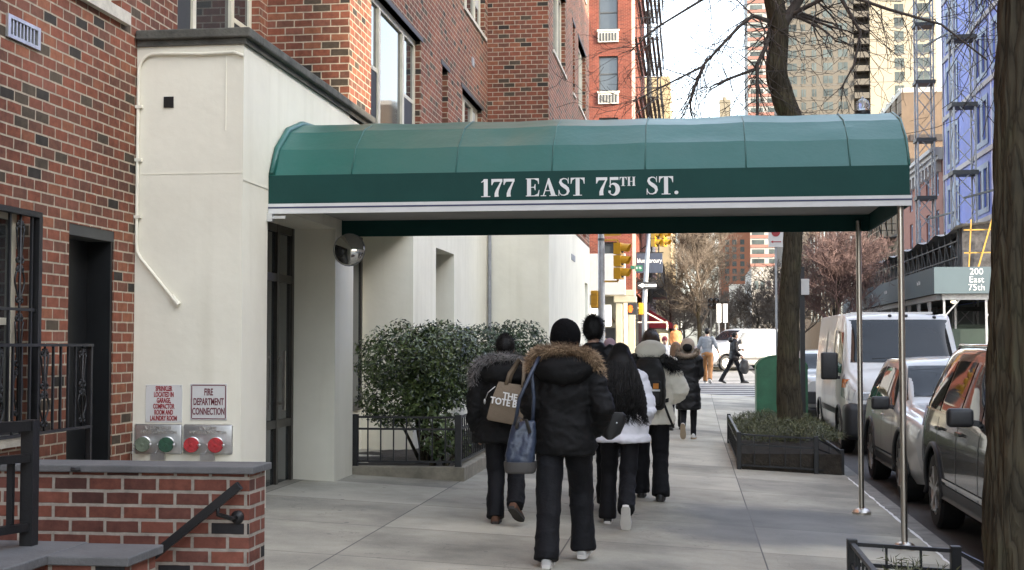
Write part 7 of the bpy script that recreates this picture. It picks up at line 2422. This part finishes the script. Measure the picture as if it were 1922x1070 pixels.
# --- long haired walker in the white puffer
p4 = Person('walker with long wavy black hair in a short white puffer jacket', -.62, 12.05, 1.575, -.03,
            feet=((-.13, .12, 0, 0), (.055, -.34, .12, 1.05)), arms=(((-.24, -.02, 1.10), (-.2, .14, .95)), ((.25, -.02, 1.10), (.20, .16, .95))), lean=.05, detail=1.15)
p4.body(); p4.trousers(M_TROU, .097, .08, .076, .085, .009)
p4.coat(M_PUFF, [(.80, .285, .20, 0), (.86, .275, .20, 0), (1.0, .24, .17, 0)] + PARKA[3:], arm=(.095, .092, .09, .07), fold=.010, quilt=(.115, .016), name='puffer_jacket')
p4.shoes(M_SHOEK, M_SOLE, sole_t=.032)
p4.cap_hair(M_HAIR, (.098, .118, .118), .022, -.015, 'hair', .006, 2)
p4.long_hair(M_HAIR, [(0, .02, 1.66), (0, -.06, 1.56), (.01, -.11, 1.42), (.03, -.16, 1.28), (.065, -.185, 1.16), (.095, -.19, 1.07)], [(.09, .08), (.125, .08), (.165, .075), (.18, .055), (.165, .03), (.13, .008)], 460, 9, .028)

# --- backpack walker
p5 = Person('person with brown hair in a cream hooded jacket wearing a large black backpack', -.42, 14.2, 1.72, .0,
            feet=((-.105, .16, 0, 0), (.10, -.12, 0, 0)), arms=(((-.27, .02, 1.14), (-.2, .18, 1.0)), ((.31, -.01, 1.12), (.21, .17, 1.02))), lean=.05, wide=1.08, detail=1.1)
p5.body(); p5.trousers(M_TROU, .102, .086, .082, .088, .011)
p5.coat(M_CREAMC, PARKA, arm=(.092, .09, .09, .07), fold=.012, quilt=(.14, .010), name='jacket')
p5.shoes(M_SHOEK, M_DSOLE, .29)
p5.cap_hair(M_HAIRB, (.098, .112, .122), .015, -.016, 'hair', .012, 8, 1200)
p5.hood(M_CREAMC, (0, -.125, 1.525), (.16, .11, .115), .012, M_FURB, [(-.27, .02, 1.30), (-.25, -.07, 1.37), (-.17, -.15, 1.415), (0, -.20, 1.425), (.17, -.15, 1.415), (.25, -.07, 1.37), (.27, .02, 1.30)], .05, 2600, .06, 5)
bp_ = thing('backpack', 'black backpack with a small orange patch on the walker in cream', 'backpack', (-.43, 13.95, .9))
M_PACK = mat('black_pack_cloth', (0.0085, 0.0075, 0.006), 0.6, var=.2, scale=20, bump=.2, bscale=80)
B0 = V((-.43, 13.93, 0))
mb = MB(); rings = []
for z, w_, d_, y_ in ((.90, .13, .09, .01), (.93, .165, .115, 0), (1.05, .175, .135, -.01), (1.2, .17, .13, -.005), (1.33, .15, .105, .02), (1.42, .105, .06, .05)):
    rings.append([B0 + V((w_ * math.copysign(abs(math.cos(a)) ** .55, math.cos(a)), y_ + d_ * math.copysign(abs(math.sin(a)) ** .6, math.sin(a)), z)) for a in [2 * PI * i / 28 for i in range(28)]])
mb.loft(rings); r_ = remeshed(mb, .014, 4); displace(r_, lambda p, n: wrap_fold(p, 9, .008, (1, 1, 1), 3)); r_.build('pack_body', M_PACK, bp_, smooth=True)
mb = MB(); mb.bbox(B0.x - .10, B0.x + .13, B0.y - .175, B0.y - .10, .95, 1.20, bev=.03, seg=3); mb.build('front_pocket', M_PACK, bp_, smooth=40)
mb = MB(); mb.bbox(B0.x + .05, B0.x + .105, B0.y - .181, B0.y - .176, 1.12, 1.175, bev=.002); pa = mb.build('orange_patch', mat('orange_patch', (.62, .22, .02), .6), bp_)
mb = MB(); mb.bbox(B0.x + .035, B0.x + .12, B0.y - .180, B0.y - .176, 1.095, 1.115, bev=.002); mb.build('white_tab', M_WTXT, pa)
mb = MB(); mb.box(B0.x - .125, B0.x - .065, B0.y - .15, B0.y - .145 + .02, .98, 1.30); mb.build('lettered_strip', M_PACK, bp_)
mb = MB()
rng = random.Random(4)
for i in range(8):
    z = 1.0 + i * .036
    mb.box(B0.x - .115, B0.x - .115 + rng.uniform(.02, .04), B0.y - .153, B0.y - .1505, z, z + .02)
mb.build('lettering', M_WTXT, bp_)
for sg in (-1, 1):
    mb = MB(); mb.tube([B0 + V((sg * .13, .03, 1.38)), B0 + V((sg * .15, .10, 1.47)), B0 + V((sg * .16, .24, 1.46)), B0 + V((sg * .17, .38, 1.3)), B0 + V((sg * .17, .3, 1.05)), B0 + V((sg * .17, .08, .98))], [(.03, .008)] * 6, 8); mb.build('strap', M_PACK, bp_, smooth=True)
mb = MB(); mb.tube([B0 + V((.16, .0, .95)), B0 + V((.20, .02, .84)), B0 + V((.25, .05, .72))], [(.012, .004)] * 3, 6); mb.build('loose_strap', M_PACK, bp_, smooth=True)
mb = MB(); mb.lathe([(.03, 0), (.033, .02), (.033, .14), (.018, .17), (.018, .19)], B0 + V((-.20, .0, 1.10)), n=14); tag(mb.build('water_bottle', mat('lilac_bottle', (.22, .20, .38), .3, var=.1), None, smooth=40), 'small lilac bottle in the side pocket of the black backpack', 'bottle')

# --- walker in the long black coat with white sneakers
p6 = Person('person in a long black coat with a pale fur hood and white sneakers', -.06, 23.6, 1.70, .05, feet=((-.07, -.30, .16, 1.2), (.08, .18, 0, 0)), arms=(((-.21, .06, 1.12), (-.1, .2, 1.08)), ((.22, .04, 1.12), (.14, .2, 1.05))), detail=.9)
p6.body(); p6.trousers(M_TROU, .085, .062, .055, .045, .004); p6.coat(M_COAT2, LONGC, fold=.012, quilt=(.16, .006)); p6.shoes(M_SHOEW, M_TANSOLE)
p6.cap_hair(M_HAIR, (.10, .12, .13), .01, -.01, 'hood_inside', .004)
p6.hood(M_FURP, (0, -.02, 1.62), (.125, .11, .135), .006, M_FURP, [(-.155, .02, 1.55), (-.14, -.08, 1.48), (0, -.14, 1.44), (.14, -.08, 1.48), (.155, .02, 1.55)], .045, 1500, .04, 7, 'fur_hood')
mb = MB(); mb.ell(V((0, -.105, 1.585)) * p6.k, V((.085, .05, .075)) * p6.k, 16, 10); p6.w(mb).build('hood_lining', M_COAT, p6.t, smooth=True)

# --- people further on
def simple(label, x, y, H, yaw, coat_m, trou_m, hair_m, prof=PARKA, skin=None, hair=None, shoes=(None, None), feet=None, arms=None, hands=(1, -1), coat_name='coat', hat=None, long=None, zg=None, arm=(.075, .066, .06, .048), slv=.97):
    p = Person(label, x, y, H, yaw, zg=zg, feet=feet, arms=arms, detail=.75, skin=skin)
    p.body(hands=hands); p.trousers(trou_m, .092, .075, .07, .07, .008); p.coat(coat_m, prof, arm=arm, fold=.010, name=coat_name, sl_end=slv)
    p.shoes(shoes[0] or M_SHOEK, shoes[1] or M_DSOLE)
    if hat: p.cap_hair(hat, (.094, .112, .10), .05, -.01, 'hat', .003)
    if hair_m: p.cap_hair(hair_m, (.088, .104, .106), .022, -.028, 'hair', .006, int(y))
    if long: p.long_hair(hair_m, [(0, -.01, 1.66), (0, -.05, 1.55), (0, -.09, 1.42), (0, -.10, 1.30)], [(.088, .08), (.105, .065), (.11, .05), (.08, .02)], 60, int(y))
    return p

M_GSHIRT = mat('grey_shirt_cloth', (.21, .225, .24), .8, var=.1)
M_RUST = mat('rust_trouser_cloth', (.26, .12, .04), .8, var=.15)
M_WCOAT = mat('pale_grey_coat', (.55, .55, .56), .7, var=.1)
M_SCARF = mat('pale_pink_knit', (.40, .34, .34), .8, var=.1)
M_RUSTB = mat('orange_knit', (.42, .17, .06), .8, var=.15)
M_REDH = mat('dark_red_knit', (.20, .03, .04), .8, var=.15)
M_MAUVEK = mat('mauve_knit', (.22, .15, .17), .85, var=.2)
TEE = [(.84, .165, .115, 0), (.90, .165, .12, 0), (1.05, .155, .11, .005), (1.22, .17, .115, .01), (1.34, .17, .105, .015), (1.42, .11, .08, .02), (1.47, .065, .065, .02)]
simple('person in a grey shirt and rust coloured trousers striding away over the crossing', .52, 45.5, 1.80, .15, M_GSHIRT, M_RUST, M_HAIR, TEE, feet=((-.1, .25, 0, 0), (.12, -.30, .06, .5)), arms=(((-.26, -.02, 1.15), (-.26, .1, .9)), ((.30, -.05, 1.15), (.37, .08, .90))), coat_name='shirt', shoes=(M_SHOEK, M_SOLE), slv=.35)
p8 = simple('walker in a black hooded jacket striding right across the avenue', 1.42, 46.5, 1.70, R(82), M_COAT2, M_TROU, M_HAIR, feet=((-.09, -.42, .03, .35), (.09, .28, 0, 0)), arms=(((-.22, .08, 1.12), (-.12, .28, 1.12)), ((.24, .02, 1.1), (.2, .2, .9))))
p8.hood(M_COAT2, (0, -.10, 1.46), (.13, .09, .10), .01)
mb = MB(); mb.ell((1.76, 46.35, .74 + rise(46) - .3), (.17, .09, .25), 18, 12); displace(mb, lambda p, n: wrap_fold(p, 7, .03, (1, 1, 1), 1))
mb.tube([(1.74, 46.35, .93 + rise(46) - .3), (1.66, 46.4, 1.12 + rise(46) - .3)], .04, 8)
tag(mb.build('carrier_bag', mat('dark_grey_plastic', (.045, .045, .045), .3, var=.4, scale=9), None, smooth=True), 'dark grey plastic bag held by the walker crossing the avenue', 'bag')
def pgx(px, y): return (px - 1297) / 2563 * y * .985
simple('person with light brown hair and a pale scarf just behind the long black coat', pgx(1268, 26), 26, 1.66, 0, M_SCARF, M_TROU, M_HAIRL, long=True)
simple('person facing the camera with long dark hair in black on the far sidewalk', pgx(1213, 41), 41, 1.66, PI, M_COAT2, M_TROU, M_HAIR, long=True, zg=gz(-1.3) + rise(37))
simple('person in a dark red hat and pale coat coming towards the camera', pgx(1247, 43), 43, 1.72, PI - .1, M_WCOAT, M_TROU, None, LONGC, hat=M_REDH, zg=road_z(43))
simple('person in orange knit hat and top far along the sidewalk', pgx(1268, 66), 66, 1.75, PI, M_RUSTB, M_TROU, None, hat=M_RUSTB, zg=gz(-1) + rise(66))
simple('person in a mauve knit hat partly hidden behind the tall dark haired walker', pgx(1143, 19), 19, 1.62, 0, M_COAT2, M_TROU, M_MAUVEK, hat=M_MAUVEK)
